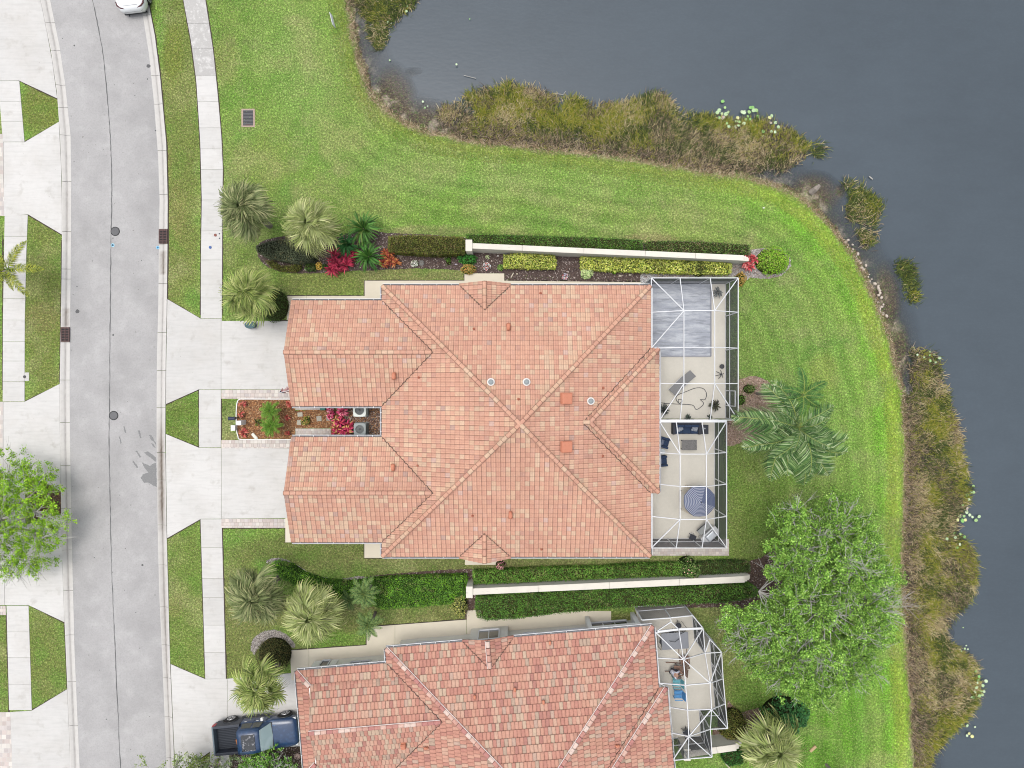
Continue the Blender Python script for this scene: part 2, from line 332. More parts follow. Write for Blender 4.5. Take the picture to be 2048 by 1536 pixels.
# bank: dead grass, wet mud, lake bed
C = blend(C, (0.30, 0.235, 0.15), np.clip((dn + 0.18) / 0.18, 0, 1) * np.clip(0.55 + (n3 - 0.5) * 2.5, 0, 1))
C = blend(C, (0.085, 0.062, 0.042), np.clip((dn - 0.15) / 0.25, 0, 1))
C = blend(C, (0.36, 0.30, 0.23), np.clip((n3 - 0.56) * 9, 0, 1) * np.clip((dn - 0.3) / 0.3, 0, 1) * np.clip((1.5 - dn) / 0.5, 0, 1) * 0.8)
C = blend(C, (0.15, 0.105, 0.07), np.clip((dn - 1.2) / 1.0, 0, 1))
ny, nx = X.shape; idx = np.arange(nx * ny).reshape(ny, nx)
F = np.stack([idx[:-1, :-1], idx[:-1, 1:], idx[1:, 1:], idx[1:, :-1]], -1).reshape(-1, 4)
V = np.stack([X, Y, Z], -1).reshape(-1, 3)
M_LAWN = mat('lawn_turf', rough=0.9, spec=0.12, attr=True, bump=0.9, bscale=14, layers=[
    (1.1, 5, 0.80, 0.45, 0.66, 0.85), (3.2, 4, 1.25, 0.5, 0.68, 0.8), (0.45, 4, (0.235, 0.235, 0.11), 0.52, 0.70, 0.45), (7, 3, 0.58, 0.46, 0.60, 0.85), (8, 3, 1.85, 0.50, 0.64, 0.9), (9.3, 2, (0.36, 0.31, 0.16), 0.56, 0.70, 0.55), (18, 2, 0.5, 0.48, 0.62, 0.8), (6.1, 3, (0.10, 0.19, 0.03), 0.52, 0.66, 0.5), (3.1, 2, (0.22, 0.17, 0.09), 0.66, 0.8, 0.5)])
C = np.where((dn < -.1)[..., None], C * np.array([1.10, 1.17, .98]), C)
tag(mk('ground', V, F, M_LAWN, None, C.reshape(-1, 3)), 'mown lawn sloping to a muddy lake bank', kind='structure')
# ---------------------------------------------------------------- water
wx = ax[ax > -16]; wy = ay
WX, WY = np.meshgrid(wx, wy); WD = dist_line(WX, WY, SHORE); WI = in_poly(WX, WY, LAKE)
wsg = np.where(WI, WD, -WD); ZW = -0.27
depth = np.interp(wsg + (fbm(WX, WY, 0.7) - 0.5) * 0.5, [-1, 0.2, 0.7, 1.6, 3.6], [0, 0.05, 0.28, 0.5, 1.0])
# sandy shallows show through in places
for bx, by, rx, ry in ((850, 255, 60, 60), (790, 180, 40, 60), (1640, 380, 50, 40), (1780, 590, 30, 70), (1800, 700, 26, 60), (1688, 378, 14, 16), (1905, 1268, 16, 20), (1910, 1460, 18, 16), (832, 138, 22, 12)):
    q = ((WX / S + 1024 - bx) / rx) ** 2 + ((768 - WY / S - by) / ry) ** 2; depth = depth - 0.38 * np.clip(1.25 - q, 0, 1)
depth = np.clip(depth, 0, 1)
keep = wsg > -1.5
idx = np.full(WX.shape, -1); idx[keep] = np.arange(keep.sum())
q = np.stack([idx[:-1, :-1], idx[:-1, 1:], idx[1:, 1:], idx[1:, :-1]], -1).reshape(-1, 4); q = q[(q >= 0).all(1)]
Vw = np.stack([WX[keep], WY[keep], np.full(keep.sum(), ZW)], -1); dk = depth[keep]
mw = mat('lake_water', (0.046, 0.060, 0.072), 0.10, 0.5, layers=[(0.045, 5, 1.14, 0.42, 0.68, 0.9), (0.16, 4, 0.93, 0.45, 0.7, 0.8, (1, 2, 1)), (0.5, 3, 0.93, 0.4, 0.7, 0.6, (1, 2.5, 1)), (5, 2, 1.08, 0.45, 0.7, 0.7, (1, 2, 1))])
N_ = mw.node_tree.nodes; L_ = mw.node_tree.links; pb = N_['Principled BSDF']
at = N_.new('ShaderNodeAttribute'); at.attribute_name = 'Col'; mr = N_.new('ShaderNodeMapRange'); mr.inputs[1].default_value = 0; mr.inputs[2].default_value = 0.75; mr.inputs[3].default_value = 0.10; mr.inputs[4].default_value = 1.0
L_.new(at.outputs['Fac'], mr.inputs[0]); L_.new(mr.outputs[0], pb.inputs['Alpha'])
wv = N_.new('ShaderNodeTexNoise'); wv.inputs['Scale'].default_value = 1.0; wv.inputs['Detail'].default_value = 4; gp = N_.new('ShaderNodeNewGeometry'); mp = N_.new('ShaderNodeMapping'); mp.inputs['Scale'].default_value = (2.2, 5.5, 1); mp.inputs['Rotation'].default_value = (0, 0, 0.15)
L_.new(gp.outputs['Position'], mp.inputs[0]); L_.new(mp.outputs[0], wv.inputs['Vector']); bp = N_.new('ShaderNodeBump'); bp.inputs['Strength'].default_value = 0.10; bp.inputs['Distance'].default_value = 0.05
L_.new(wv.outputs['Fac'], bp.inputs['Height']); L_.new(bp.outputs[0], pb.inputs['Normal'])
tag(mk('lake_water', Vw, q, mw, None, np.repeat(dk[:, None], 3, 1)), 'calm slate grey lake', kind='structure')

# ================================================================ ROAD
ys = np.arange(-300, 1750, 12.0)
NT = 16; V = []; 
for y in ys:
    a, b = rdl(y), rdr(y)
    for k in range(NT + 1):
        t = k / NT; x, yy, _ = P(a + (b - a) * t, y); V.append((x, yy, -0.02 + 0.05 * (1 - (2 * t - 1) ** 2)))
F = np.array([(i * (NT + 1) + k, i * (NT + 1) + k + 1, (i + 1) * (NT + 1) + k + 1, (i + 1) * (NT + 1) + k) for i in range(len(ys) - 1) for k in range(NT)])[:, ::-1]
road = tag(mk('road', V, F, M_ROAD), 'curved grey asphalt residential street', kind='structure')
def road_z(px, py):
    t = (px - rdl(py)) / (rdr(py) - rdl(py)); return -0.02 + 0.05 * (1 - (2 * t - 1) ** 2)
def strip(pts, w, dz=0.006, jit=0.0, zf=None):
    """thin sheet along photo-pixel points, width w pixels"""
    V = []; F = []
    for i, (x, y) in enumerate(pts):
        x2, y2 = pts[min(i + 1, len(pts) - 1)]; x1, y1 = pts[max(i - 1, 0)]; dx, dy = x2 - x1, y2 - y1; l = math.hypot(dx, dy) or 1
        nx_, ny_ = -dy / l, dx / l; ww = w / 2 * (1 + random.uniform(-jit, jit))
        for s_ in (-1, 1):
            q_ = (x + nx_ * ww * s_, y + ny_ * ww * s_); V.append(P(*q_)[:2] + ((zf(*q_) if zf else 0) + dz,))
        if i: b = 2 * i; F.append((b - 2, b - 1, b + 1, b))
    return V, F
crack = [(178, -60), (186, 0), (206, 104), (217, 216), (223, 312), (224, 400), (222.5, 500), (221, 640), (220, 770), (219, 880), (221, 1000), (224, 1136), (229, 1260), (235, 1392), (241.6, 1536), (250, 1700)]
cp = smooth_line(crack, 14); cp = [(x + random.uniform(-.5, .5), y) for x, y in cp]
V, F = strip(cp, 1.5, 0.006, 0.5, road_z); mk('centre_seam', V, F, mat('seam', (0.10, 0.10, 0.10), 0.9), road)
g = G()
for (x0, y0, x1, y1, w) in ((206, 108, 208, 240, 0), (268, 905, 279, 912, 0),):
    pass
def blot(poly, dz):  # ragged wet patch
    pts = []
    n = len(poly)
    for i in range(n):
        a, b = poly[i], poly[(i + 1) % n]
        L = max(int(math.hypot(b[0] - a[0], b[1] - a[1]) / 1.6), 1)
        for k in range(L):
            t = k / L; pts.append((a[0] + (b[0] - a[0]) * t + random.uniform(-.7, .7), a[1] + (b[1] - a[1]) * t + random.uniform(-.7, .7)))
    return [P(x, y)[:2] + (road_z(x, y) + dz,) for x, y in pts]
M_WET = mat('damp_asphalt', (0.165, 0.165, 0.163), 0.75, 0.3, layers=[(14, 3, 1.35, 0.48, 0.7, 0.8)])
wet = [[(289, 905), (296, 903), (303, 908), (312, 915), (312, 924), (300, 915), (291, 908)], [(284, 925), (291, 928), (300, 932), (303, 929), (312, 925), (313, 974), (306, 971), (296, 965), (288, 966), (281, 955), (287, 948), (292, 946), (297, 945), (289, 936)], [(302, 880), (307, 883), (312, 892), (312, 886), (303, 871), (298, 870)], [(303, 886), (306, 887), (311, 896), (306, 893)]]
for (x, y) in ((250, 859), (241, 880), (280, 869), (277, 908), (271, 929)):
    L = 8 if x in (280, 277, 271) else 7; a = 0.45 if y > 900 else 0.25
    if y > 900: a = 0.62
    dx, dy = math.sin(a), math.cos(a); w = 1.6 if L == 8 else 1.1
    wet.append([(x - dx * L - dy * w, y - dy * L + dx * w), (x - dx * L + dy * w, y - dy * L - dx * w), (x + dx * L + dy * w, y + dy * L - dx * w), (x + dx * L - dy * w, y + dy * L + dx * w)])
V = []; F = []
for w_ in wet:
    b_ = blot(w_, 0.005); F.append(tuple(range(len(V), len(V) + len(b_)))); V += b_
mk('wet_patch', V, F, M_WET, road)
M_PATCH = mat('dark_spot', (0.09, 0.09, 0.09), 0.85)
V = []; F = []
for (x, y, r) in [(155, 623, 4), (297, 132, 4), (295, 158, 1.4), (229, 170, 1), (270, 191, 1.1), (311, 261, 1.6), (142, 232, 1), (148, 323, 1), (149, 91, 1.8), (125, 77, 1), (154, 573, 1.2), (146, 589, 1), (185, 522, 1), (283, 521, 1), (227, 670, 2), (285, 1130, 2.2), (189, 1115, 1.2), (226, 1144, 1), (310, 1190, 1.2), (178, 1310, 1), (213, 1438, 1.2), (280, 1296, 1), (200, 1340, .8), (308, 694, 1), (142, 700, 1), (300, 720, 1), (168, 760, .8), (262, 1010, 1), (240, 990, .9), (250, 1180, .9), (272, 1225, 1)]:
    b_ = [P(x + r * math.cos(t) * random.uniform(.8, 1.2), y + r * math.sin(t) * random.uniform(.8, 1.2))[:2] + (road_z(x, y) + 0.006,) for t in np.linspace(0, 2 * math.pi, 9)[:-1]]
    F.append(tuple(range(len(V), len(V) + 8))); V += b_
mk('tar_spots', V, F, M_PATCH, road)['kind'] = 'stuff'
# ---------------------------------------------------------------- kerbs, in cast segments
def kerb(fin, fout, joints, dark, side):
    root = structure('kerb', 'pale concrete kerb and gutter along the street')
    T = [0, .10, .34, .44, .50, .56, .66, .92, 1.0]; ZT = [-.015, -.02, -.035, -.042, -.045, -.035, 0.0, .05, .05]
    for y0, y1 in zip(joints[:-1], joints[1:]):
        y0 += 0.35; y1 -= 0.35; n = max(int((y1 - y0) / 5), 2); V = []; Cc = []
        for i in range(n + 1):
            y = y0 + (y1 - y0) * i / n; a, b = fin(y), fout(y); st = dark(y)
            for k, t in enumerate(T):
                x, yy, _ = P(a + (b - a) * t, y); V.append((x, yy, ZT[k]))
                base = np.array([0.47, 0.455, 0.43]); m = (0.12, 0.35, 0.62, 0.85, 1.0, 0.85, 0.55, 0.2, 0.05)[k] * st * random.uniform(.75, 1.2)
                line = (0, 0, 0, .25, .55, .25, 0, 0, 0)[k] * random.uniform(.5, 1.1)
                c = base * (1 - min(m, .92)) + np.array([0.12, 0.09, 0.065]) * min(m, .92); c = c * (1 - 0.7 * min(line, 1)); Cc.append(c)
            x, yy, _ = P(fout(y), y); V.append((x, yy, -0.25)); Cc.append(base * .6)
        m_ = len(T) + 1; F = [(i * m_ + k, i * m_ + k + 1, (i + 1) * m_ + k + 1, (i + 1) * m_ + k) for i in range(n) for k in range(m_ - 1)]
        F += [tuple(range(m_)), tuple(n * m_ + k for k in range(m_))[::-1]]
        if side > 0: F = [f[::-1] for f in F]
        mk('kerb_segment', V, F, M_KERB, root, Cc)
    return root
def dk_r(y): return max(0.12, min(1, max(0, 1 - abs(y - 960) / 150) * 1.6), 0.75 if 499 < y < 548 else 0, 0.55 * max(0, 1 - abs(y - 1230) / 330), 0.25 if y > 1200 else 0)
def dk_l(y): return max(0.10, 0.7 if 618 < y < 652 else 0, 0.22 if 380 < y < 480 else 0, 0.2 if 990 < y < 1200 else 0)
jr = [-200, -115, -40, 30, 151, 208, 301, 389, 459, 488, 567, 665, 741, 815, 905, 960, 1050, 1130, 1214, 1290, 1356, 1434, 1516, 1600]
jl = [-200, -120, -40, 45, 101, 170, 215, 270, 363, 463, 538, 558, 655, 684, 760, 845, 931, 1017, 1100, 1181, 1270, 1363, 1451, 1540, 1610]
kerb(rdr, kbr, [j for j in jr], dk_r, 1); kerb(rdl, kbl, jl, dk_l, -1)
# storm grates in the gutters
def grate(px, py, w, h, label, colm=None):
    t = thing('storm_grate', label, 'drain grate', P(px, py), 0, 'storm drain grates in the street gutters')
    x0, y0, _ = P(px - w / 2, py + h / 2); x1, y1, _ = P(px + w / 2, py - h / 2)
    g = G(); g.box(x0, x1, y0, y1, 0.03, 0.052); g.build('drain_pit', M_BLACK, t)
    g = G(); e = 0.05
    for bx in ((x0, x0 + e), (x1 - e, x1), ((x0 + x1) / 2 - .02, (x0 + x1) / 2 + .02)): g.box(bx[0], bx[1], y0, y1, 0.053, 0.085)
    for by in ((y0, y0 + e), (y1 - e, y1)): g.box(x0 + e, x1 - e, by[0], by[1], 0.053, 0.084)
    n = 9
    for k in range(1, n): yy = y0 + (y1 - y0) * k / n; g.box(x0 + e, x1 - e, yy - .018, yy + .018, 0.053, 0.083)
    g.build('grate_frame', M_RUST, t); return t
grate(327.2, 473, 17, 29, 'rusty storm grate in the house-side gutter, beside the grass verge')
grate(131.6, 669, 17, 29, 'rusty storm grate in the far gutter, opposite the upper driveway')
def manhole(px, py, label):
    z = road_z(px, py); t = thing('manhole_cover', label, 'manhole cover', P(px, py)[:2] + (z,), 0, 'manhole covers in the street')
    c = Vector(P(px, py)[:2] + (z,)); g = G(); g.lathe([(0.315, 0.0), (0.315, 0.012), (0.28, 0.012)], c, 24); g.build('rim', M_BLACK, t)
    g = G(); g.lathe([(0.275, 0.0), (0.275, 0.018), (0.01, 0.018)], c, 24); g.build('lid', M_IRON, t)
    g = G()
    for k in range(-3, 4):
        w = math.sqrt(.24 ** 2 - (k * .07) ** 2); g.box(c.x - w, c.x + w, c.y + k * .07 - .012, c.y + k * .07 + .012, c.z + .018, c.z + .026)
    for k in range(-3, 4):
        w = math.sqrt(.24 ** 2 - (k * .07) ** 2); g.box(c.x + k * .07 - .012, c.x + k * .07 + .012, c.y - w, c.y + w, c.z + .018, c.z + .0245)
    g.build('tread_pattern', mat('worn_iron', (0.12, 0.12, 0.125), 0.5), t)
manhole(231, 463, 'round iron manhole cover in the street level with the storm grate')
manhole(228, 831, 'round iron manhole cover in the street near the tyre marks')
def disc(name, px, py, r, z, col, label, cat, ring=None):
    c = P(px, py)[:2] + (z,)
    t = thing(name, label, cat, c); g = G(); g.lathe([(r, -0.01), (r, 0.008), (r * .9, 0.012)], c, 14); g.build('cap', mat('cap_%d_%d' % (px, py), col, 0.5), t)
    if ring: g = G(); g.lathe([(r * 1.7, -0.01), (r * 1.7, 0.003), (r * 1.65, 0.004)], c, 14); g.build('painted_ring', mat('ring_%d' % px, ring, .7), t)
    return t
disc('valve_cap', 226, 490.5, .07, road_z(226, 490), (0.02, 0.06, 0.10), 'blue ringed valve cap in the street below a manhole', 'valve cap', (0.25, 0.5, 0.62))
disc('valve_cap', 226.5, 476.5, .035, road_z(226, 476), (0.03, 0.03, 0.03), 'tiny dark cap between manhole and blue valve cap', 'valve cap')
disc('valve_cap', 315.5, 495, .065, 0.0, (0.03, 0.12, 0.25), 'blue valve cap at the gutter edge below a storm grate', 'valve cap', (0.2, 0.45, 0.6))
disc('valve_cap', 421, 495, .10, 0.045, (0.04, 0.09, 0.25), 'blue utility cap set in the sidewalk', 'utility cap')
disc('sewer_cover', 431.3, 470.5, .10, 0.045, (0.17, 0.05, 0.035), 'reddish brown cap set in the sidewalk', 'utility cap')
disc('sidewalk_marker', 439.3, 467.8, .045, 0.045, (0.05, 0.06, 0.08), 'upper of two tiny dark caps by the reddish sidewalk cap', 'utility cap')
disc('sidewalk_marker', 439.5, 476.8, .045, 0.045, (0.05, 0.06, 0.08), 'lower of two tiny dark caps by the reddish sidewalk cap', 'utility cap')

# ================================================================ SIDEWALKS, DRIVEWAYS
M_CONC_D = mat('weathered_concrete', (0.36, 0.35, 0.335), 0.9, 0.2, objrand=0.05, layers=[(2.2, 5, (0.56, 0.55, 0.53), 0.50, 0.66, 0.55), (7, 4, (0.60, 0.59, 0.57), 0.58, 0.64, 0.5), (30, 2, 0.88, 0.45, 0.7, 0.8)])
def walk(fa, fb, joints, m=M_CONC, z=0.03, darkto=None, root=None, name='sidewalk', label='pale concrete sidewalk in jointed slabs'):
    root = root or structure(name, label)
    for y0, y1 in zip(joints[:-1], joints[1:]):
        y0_, y1_ = y0 + .25, y1 - .25; n = 3; L = [P(fa(y0_ + (y1_ - y0_) * i / n), y0_ + (y1_ - y0_) * i / n)[:2] for i in range(n + 1)]
        R = [P(fb(y0_ + (y1_ - y0_) * i / n), y0_ + (y1_ - y0_) * i / n)[:2] for i in range(n + 1)]
        g = G(); g.prism(L + R[::-1], -0.05, z + random.uniform(-.002, .002)); g.build('slab', M_CONC_D if darkto and y1 <= darkto else m, root)
    return root
wa = fx([(350, -120), (367, 0), (383, 86), (393, 161), (401, 286), (404, 400), (402.5, 500), (402, 637)]); wb = fx([(394, -120), (411, 0), (427, 104), (435, 182), (443, 273), (446, 339), (445, 400), (444.5, 520), (444, 636)])
walk(wa, wb, [-120, -60, -8, 47, 98, 151, 203, 256, 298, 339, 400, 462, 520, 596, 637], darkto=152)
walk(fx([(398.5, 779), (398.5, 895)]), fx([(442, 779), (442, 895)]), [779, 836, 895])
walk(fx([(401.5, 1038), (411, 1358)]), fx([(443.5, 1038), (452, 1358)]), [1038, 1095, 1157, 1195, 1250, 1305, 1357.5])
walk(fx([(420, 1503), (423, 1700)]), fx([(458.5, 1500), (462, 1700)]), [1502, 1560, 1640])
la = fx([(-4, 150), (0, 200), (5, 268), (8, 300), (10, 432), (6.5, 640), (6, 810), (7, 946), (8, 1050), (13.7, 1211), (19, 1424)]); lb = fx([(37, 150), (39, 162), (49.5, 284), (56, 430), (53, 510), (50, 640), (49.5, 803), (50, 946), (51, 1050), (57.5, 1211), (64, 1420)])
walk(la, lb, [162, 203, 243, 284]); walk(la, lb, [430, 473, 520, 560, 597, 640, 683, 722, 763, 803]); walk(la, lb, [946, 1000, 1050]); walk(la, lb, [1211, 1262, 1315, 1368, 1420])
g = G(); g.prism(P2([(50, 745), (58.5, 745), (58.5, 762), (50, 762)]), 0, .035); g.build('utility_pad', M_CONC, structure('sidewalk_pad', 'small concrete pad beside the sidewalk'))
disc('meter_cover', 50, 753.5, .10, 0.045, (0.05, 0.05, 0.05), 'round dark utility cap on a small pad at the far sidewalk edge', 'utility cap')

def slabs(poly, xcuts, ycuts, m=M_CONC, z=0.03, gap=0.3, name='driveway', label='pale concrete driveway with flared apron', root=None, piece='slab'):
    root = root or structure(name, label)
    xs = [-1e4] + list(xcuts) + [1e4]; ys_ = [-1e4] + list(ycuts) + [1e4]
    for x0, x1 in zip(xs[:-1], xs[1:]):
        for y0, y1 in zip(ys_[:-1], ys_[1:]):
            q = clip_half(poly, -1, 0, -(x0 + gap)); q = clip_half(q, 1, 0, x1 - gap) if len(q) > 2 else q
            q = clip_half(q, 0, -1, -(y0 + gap)) if len(q) > 2 else q; q = clip_half(q, 0, 1, y1 - gap) if len(q) > 2 else q
            if len(q) < 3 or abs(area(q)) < 8: continue
            g = G(); g.prism(P2(q), -0.05, z + random.uniform(-.001, .001)); g.build(piece, m, root)
    return root
def kr(y): return (kbr(y) + .8, y)
def kl(y): return (kbl(y) - .8, y)
slabs([kr(598.5), (402, 637.5), (444, 637.5), (444, 642), (600, 642), (600, 779), (398.5, 778.5), kr(808), kr(740), kr(670)], [442.5], [], label='upper pale concrete driveway with flared apron')
slabs([kr(868), (398.5, 895.5), (600, 897), (600, 1036), (402, 1037.5), kr(1076), kr(1000), kr(940)], [443], [], label='middle pale concrete driveway with flared apron')
slabs([kr(1328), (411, 1358), (452, 1357.5), (583, 1346), (583, 1300), (600, 1300), (620, 1500), (600, 1492), (458, 1501), (420, 1503), (364, 1542), (352, 1542), kr(1480), kr(1400)], [455], [], label='lower pale concrete driveway under the pickup truck')
slabs([(-60, -60), (30, -60), (60, -60), kl(-60), kl(0), kl(60), kl(120), kl(197), (39, 161.5), (-60, 161.5)], [-8], [], label='far pale concrete driveway at the street curve')
slabs([(-60, 284.5), (50, 284.5), kl(244), kl(330), kl(400), kl(469), (57, 429), (10, 432), (-60, 432)], [8], [], label='far pale concrete driveway above the leaning palm')
slabs([(-60, 803.5), (50, 803.5), kl(768), kl(850), kl(920), kl(982), (51, 945.5), (-60, 945.5)], [7], [], label='far pale concrete driveway opposite the middle one')
slabs([(-60, 1050.5), (50, 1050.5), kl(1027), kl(1100), kl(1170), kl(1244), (58, 1210), (-60, 1210)], [10], [], label='far pale concrete driveway under the leafy street tree')
slabs([(-60, 1424), (19, 1424), (64, 1421), kl(1378), kl(1450), kl(1500), kl(1600), (-60, 1600)], [19], [], label='far pale concrete driveway at the bottom left')
# beige walks hugging the two houses
slabs([(574, 592), (735, 592), (735, 604), (590, 604), (590, 640), (574, 640)], [613], [], M_BEIGE, .035, name='house_walk', label='narrow cream concrete walk beside the upper garage')
slabs([(729.5, 561.5), (929, 561.5), (929, 547), (1008.5, 547), (1008.5, 561.5), (1283, 564.5), (1283, 590), (760, 590), (760, 610), (729.5, 610)], [], [], M_BEIGE, .034, name='house_walk', label='narrow cream concrete walk along the upper wall')
slabs([(571, 1036), (600, 1036), (600, 1084.5), (571, 1084.5)], [], [], M_BEIGE, .034, name='house_walk', label='cream concrete corner by the middle garage')
slabs([(729, 1070), (790, 1070), (790, 1115.5), (729, 1115.5)], [], [], M_BEIGE, .034, name='house_walk', label='cream concrete pad at the lower left wall')
slabs([(930, 1095), (1002, 1095), (1002, 1129.5), (930, 1129.5)], [], [], M_BEIGE, .034, name='house_walk', label='cream concrete step under the lower dormer')
slabs([(580.5, 1301), (733.5, 1290), (733.5, 1254), (933.5, 1239), (933.5, 1221), (953, 1220), (1222, 1222), (1222, 1239), (1190, 1280), (1000, 1320), (790, 1345), (700, 1360), (583, 1360)], [618, 790, 933], [], M_BEIGE, .034, name='house_walk', label='wide cream concrete walk beside the red roofed house')
# soil edging where turf meets concrete
edges = [[kr(-60), kr(0), kr(80), kr(160), kr(290), kr(400), kr(500), kr(597)], [(335, 599), (402, 638)], [(x, y) for x, y in ((wa(y) - .6, y) for y in range(-60, 640, 30))], [(wb(y) + .6, y) for y in range(-60, 640, 30)],
         [kr(809), (398, 779)], [(398, 779), (398, 895)], [(398, 895), kr(869)], [(442.8, 797), (442.8, 880)], [kr(1077), (401, 1039), (410.5, 1358), kr(1329)], [(444.5, 1056), (453, 1357)], [(39.5, 162), (115, 198)], [(50, 284), (119, 245)],
         [(56.5, 430), kl(470)], [kl(480), kl(560), kl(660), kl(765)], [(50.5, 803), kl(769)], [(6, 470), (6, 640), (5.5, 780)], [(50.5, 946), kl(982)], [(92, 1048), kl(1028)], [(58.5, 1210), kl(1246)], [(64.5, 1420), kl(1379)], [kl(1250), kl(1376)], [(13, 1228), (18.5, 1424)],
         [(729, 561), (729, 592), (574, 591.5)], [(575, 641), (560, 641)], [(1009, 547), (1009, 561), (1280, 563.8)], [(928.5, 546), (928.5, 561), (735, 561)], [(583, 1085), (729, 1085)], [(570.6, 1055), (570.6, 1085)], [(728.5, 1085), (728.5, 1116), (930, 1116)], [(733, 1289.5), (580, 1300.5)], [(733, 1254), (733, 1289)], [(733, 1253.5), (933, 1238.5)], [(366, 1541), (420, 1503.5)], [(458, 1500.5), (598, 1491.5)], [(442.8, 1056), (571, 1056)]]
V = []; F = []
for e in edges:
    pts = []
    for a, b in zip(e[:-1], e[1:]):
        n = max(int(math.hypot(b[0] - a[0], b[1] - a[1]) / 6), 1); pts += [(a[0] + (b[0] - a[0]) * k / n + random.uniform(-.3, .3), a[1] + (b[1] - a[1]) * k / n + random.uniform(-.3, .3)) for k in range(n)]
    pts.append(e[-1]); v, f = strip(pts, 2.6, 0.012, 0.45); b = len(V); V += v; F += [tuple(i + b for i in q_) for q_ in f]
tag(mk('soil_edging', V, F, M_SOIL), 'dark cut soil edge between turf and concrete', kind='structure')
# ---------------------------------------------------------------- pavers (small, laid as real blocks)
def pavers(poly, w=7.6, h=7.0, name='paver_strip', label='blush concrete paver strip', pal=None, z=0.034, ang=0):
    root = structure(name, label); xs = [p[0] for p in poly]; ys_ = [p[1] for p in poly]; g = G(); Pw = P2(poly); 
    base = G(); base.prism(Pw, -0.04, z - 0.012); base.build('sand_joint', mat('joint_sand', (0.30, 0.26, 0.22), 0.9), root)
    pal = pal or [(0.46, 0.41, 0.375), (0.49, 0.44, 0.40), (0.44, 0.38, 0.35), (0.50, 0.47, 0.43), (0.43, 0.39, 0.37)]
    j = 0; y = min(ys_)
    while y < max(ys_):
        x = min(xs) - (w / 2 if j % 2 else 0); 
        while x < max(xs):
            ww = w * random.choice([1, 1, 1, .6]); q = [(x + .22, y + .22), (x + ww - .22, y + .22), (x + ww - .22, y + h - .22), (x + .22, y + h - .22)]
            for a, b in zip(poly, poly[1:] + poly[:1]):
                dx, dy = b[0] - a[0], b[1] - a[1]; s_ = 1 if area(poly) > 0 else -1
                q = clip_half(q, dy * s_, -dx * s_, (dy * a[0] - dx * a[1]) * s_) if len(q) > 2 else q
            if len(q) > 2 and abs(area(q)) > 2: c = random.choice(pal); kk_ = random.uniform(.88, 1.1); g.prism(P2(q), 0, z + random.uniform(-.003, .003), [k * kk_ for k in c])
            x += ww
        y += h; j += 1
    o = g.build('pavers', mat('paver', rough=.9, spec=.15, attr=True, layers=[(25, 2, .88, .45, .7, .8)]), root, attr=True); o['kind'] = 'stuff'; return root
pavers([(443, 779.5), (592, 779.5), (592, 797.5), (443, 797.5)]); pavers([(443, 880), (592, 880), (592, 896.5), (443, 896.5)]); pavers([(443, 1037.5), (572, 1037.5), (572, 1055.5), (443, 1055.5)])
pavers([(591, 811), (668, 811), (668, 819.5), (591, 819.5)], 6, 6, label='thin paver strip between the garages, upper'); pavers([(591, 857), (662, 857), (662, 873), (591, 873)], 6, 5, label='thin paver strip between the garages, lower')
pavers([(1303, 1078), (1457.5, 1078), (1457.5, 1111), (1303, 1111)], 6.5, 5, label='blush paver border below the screened patio')
pavers([(-60, 268), (6, 268), (9, 432), (-60, 432)], 9, 9, label='blush paver drive at the left edge'); pavers([(-60, 1424), (21, 1424), (26, 1560), (-60, 1560)], 9, 9, label='blush paver drive at the lower left corner'); pavers([(-60, 1211.5), (12, 1211.5), (12.5, 1230), (-60, 1230)], 7, 6, label='blush paver strip at the left edge')
pavers([(-60, 804), (6, 804), (6, 905), (-60, 905)], 9, 9, label='blush paver drive at the left edge, middle')

# ================================================================ BEDS
def mulch(poly, nchips, label, base, pal, z=0.012, name='mulch_bed', sz=0.035, zc=0.02):
    root = structure(name, label); W = P2(poly)
    # rough outline
    rr_ = []
    for a, b in zip(W, W[1:] + W[:1]):
        n = max(int(math.hypot(b[0] - a[0], b[1] - a[1]) / .15), 1); rr_ += [(a[0] + (b[0] - a[0]) * k / n + random.uniform(-.03, .03), a[1] + (b[1] - a[1]) * k / n + random.uniform(-.03, .03)) for k in range(n)]
    g = G(); g.add([(x, y, z) for x, y in (rr_ if area(rr_) > 0 else rr_[::-1])], [tuple(range(len(rr_)))]); g.build('mulch_base', mat('mulch_' + '%.2f' % base[0] + '%.2f' % base[1], base, .95, .1, layers=[(8, 4, .55, .42, .68, .9), (26, 3, 1.7, .5, .72, .9), (16, 2, (0.3, .26, .22), .64, .74, .5)], bump=.8, bscale=25), root)
    p = sample_poly(W, nchips); n = len(p); a = rng.uniform(0, 6.28, n); L = rng.uniform(.5, 1.6, n) * sz; w_ = L * rng.uniform(.25, .6, n)
    d = np.stack([np.cos(a), np.sin(a), rng.uniform(-.35, .35, n)], 1) * L[:, None]; e = np.stack([-np.sin(a), np.cos(a), rng.uniform(-.3, .3, n)], 1) * w_[:, None]
    c = np.concatenate([p, np.full((n, 1), zc)], 1); c[:, 2] += rng.uniform(0, .02, n)
    V = np.stack([c - d - e, c + d - e, c + d + e, c - d + e], 1).reshape(-1, 3); F = np.arange(4 * n).reshape(n, 4)
    pc = np.array(pal)[rng.integers(0, len(pal), n)] * rng.uniform(.6, 1.25, (n, 1)); o = mk('mulch_chips', V, F, M_CHIP, root, np.repeat(pc, 4, 0)); o['kind'] = 'stuff'; return root
PURP = [(.10, .07, .065), (.16, .12, .11), (.06, .045, .045), (.26, .21, .19), (.13, .085, .07), (.38, .33, .3)]
ORNG = [(.30, .14, .06), (.22, .10, .05), (.38, .20, .09), (.14, .07, .04), (.42, .28, .16)]
TANM = [(.30, .21, .15), (.22, .15, .11), (.40, .31, .24), (.15, .10, .08), (.34, .25, .21)]
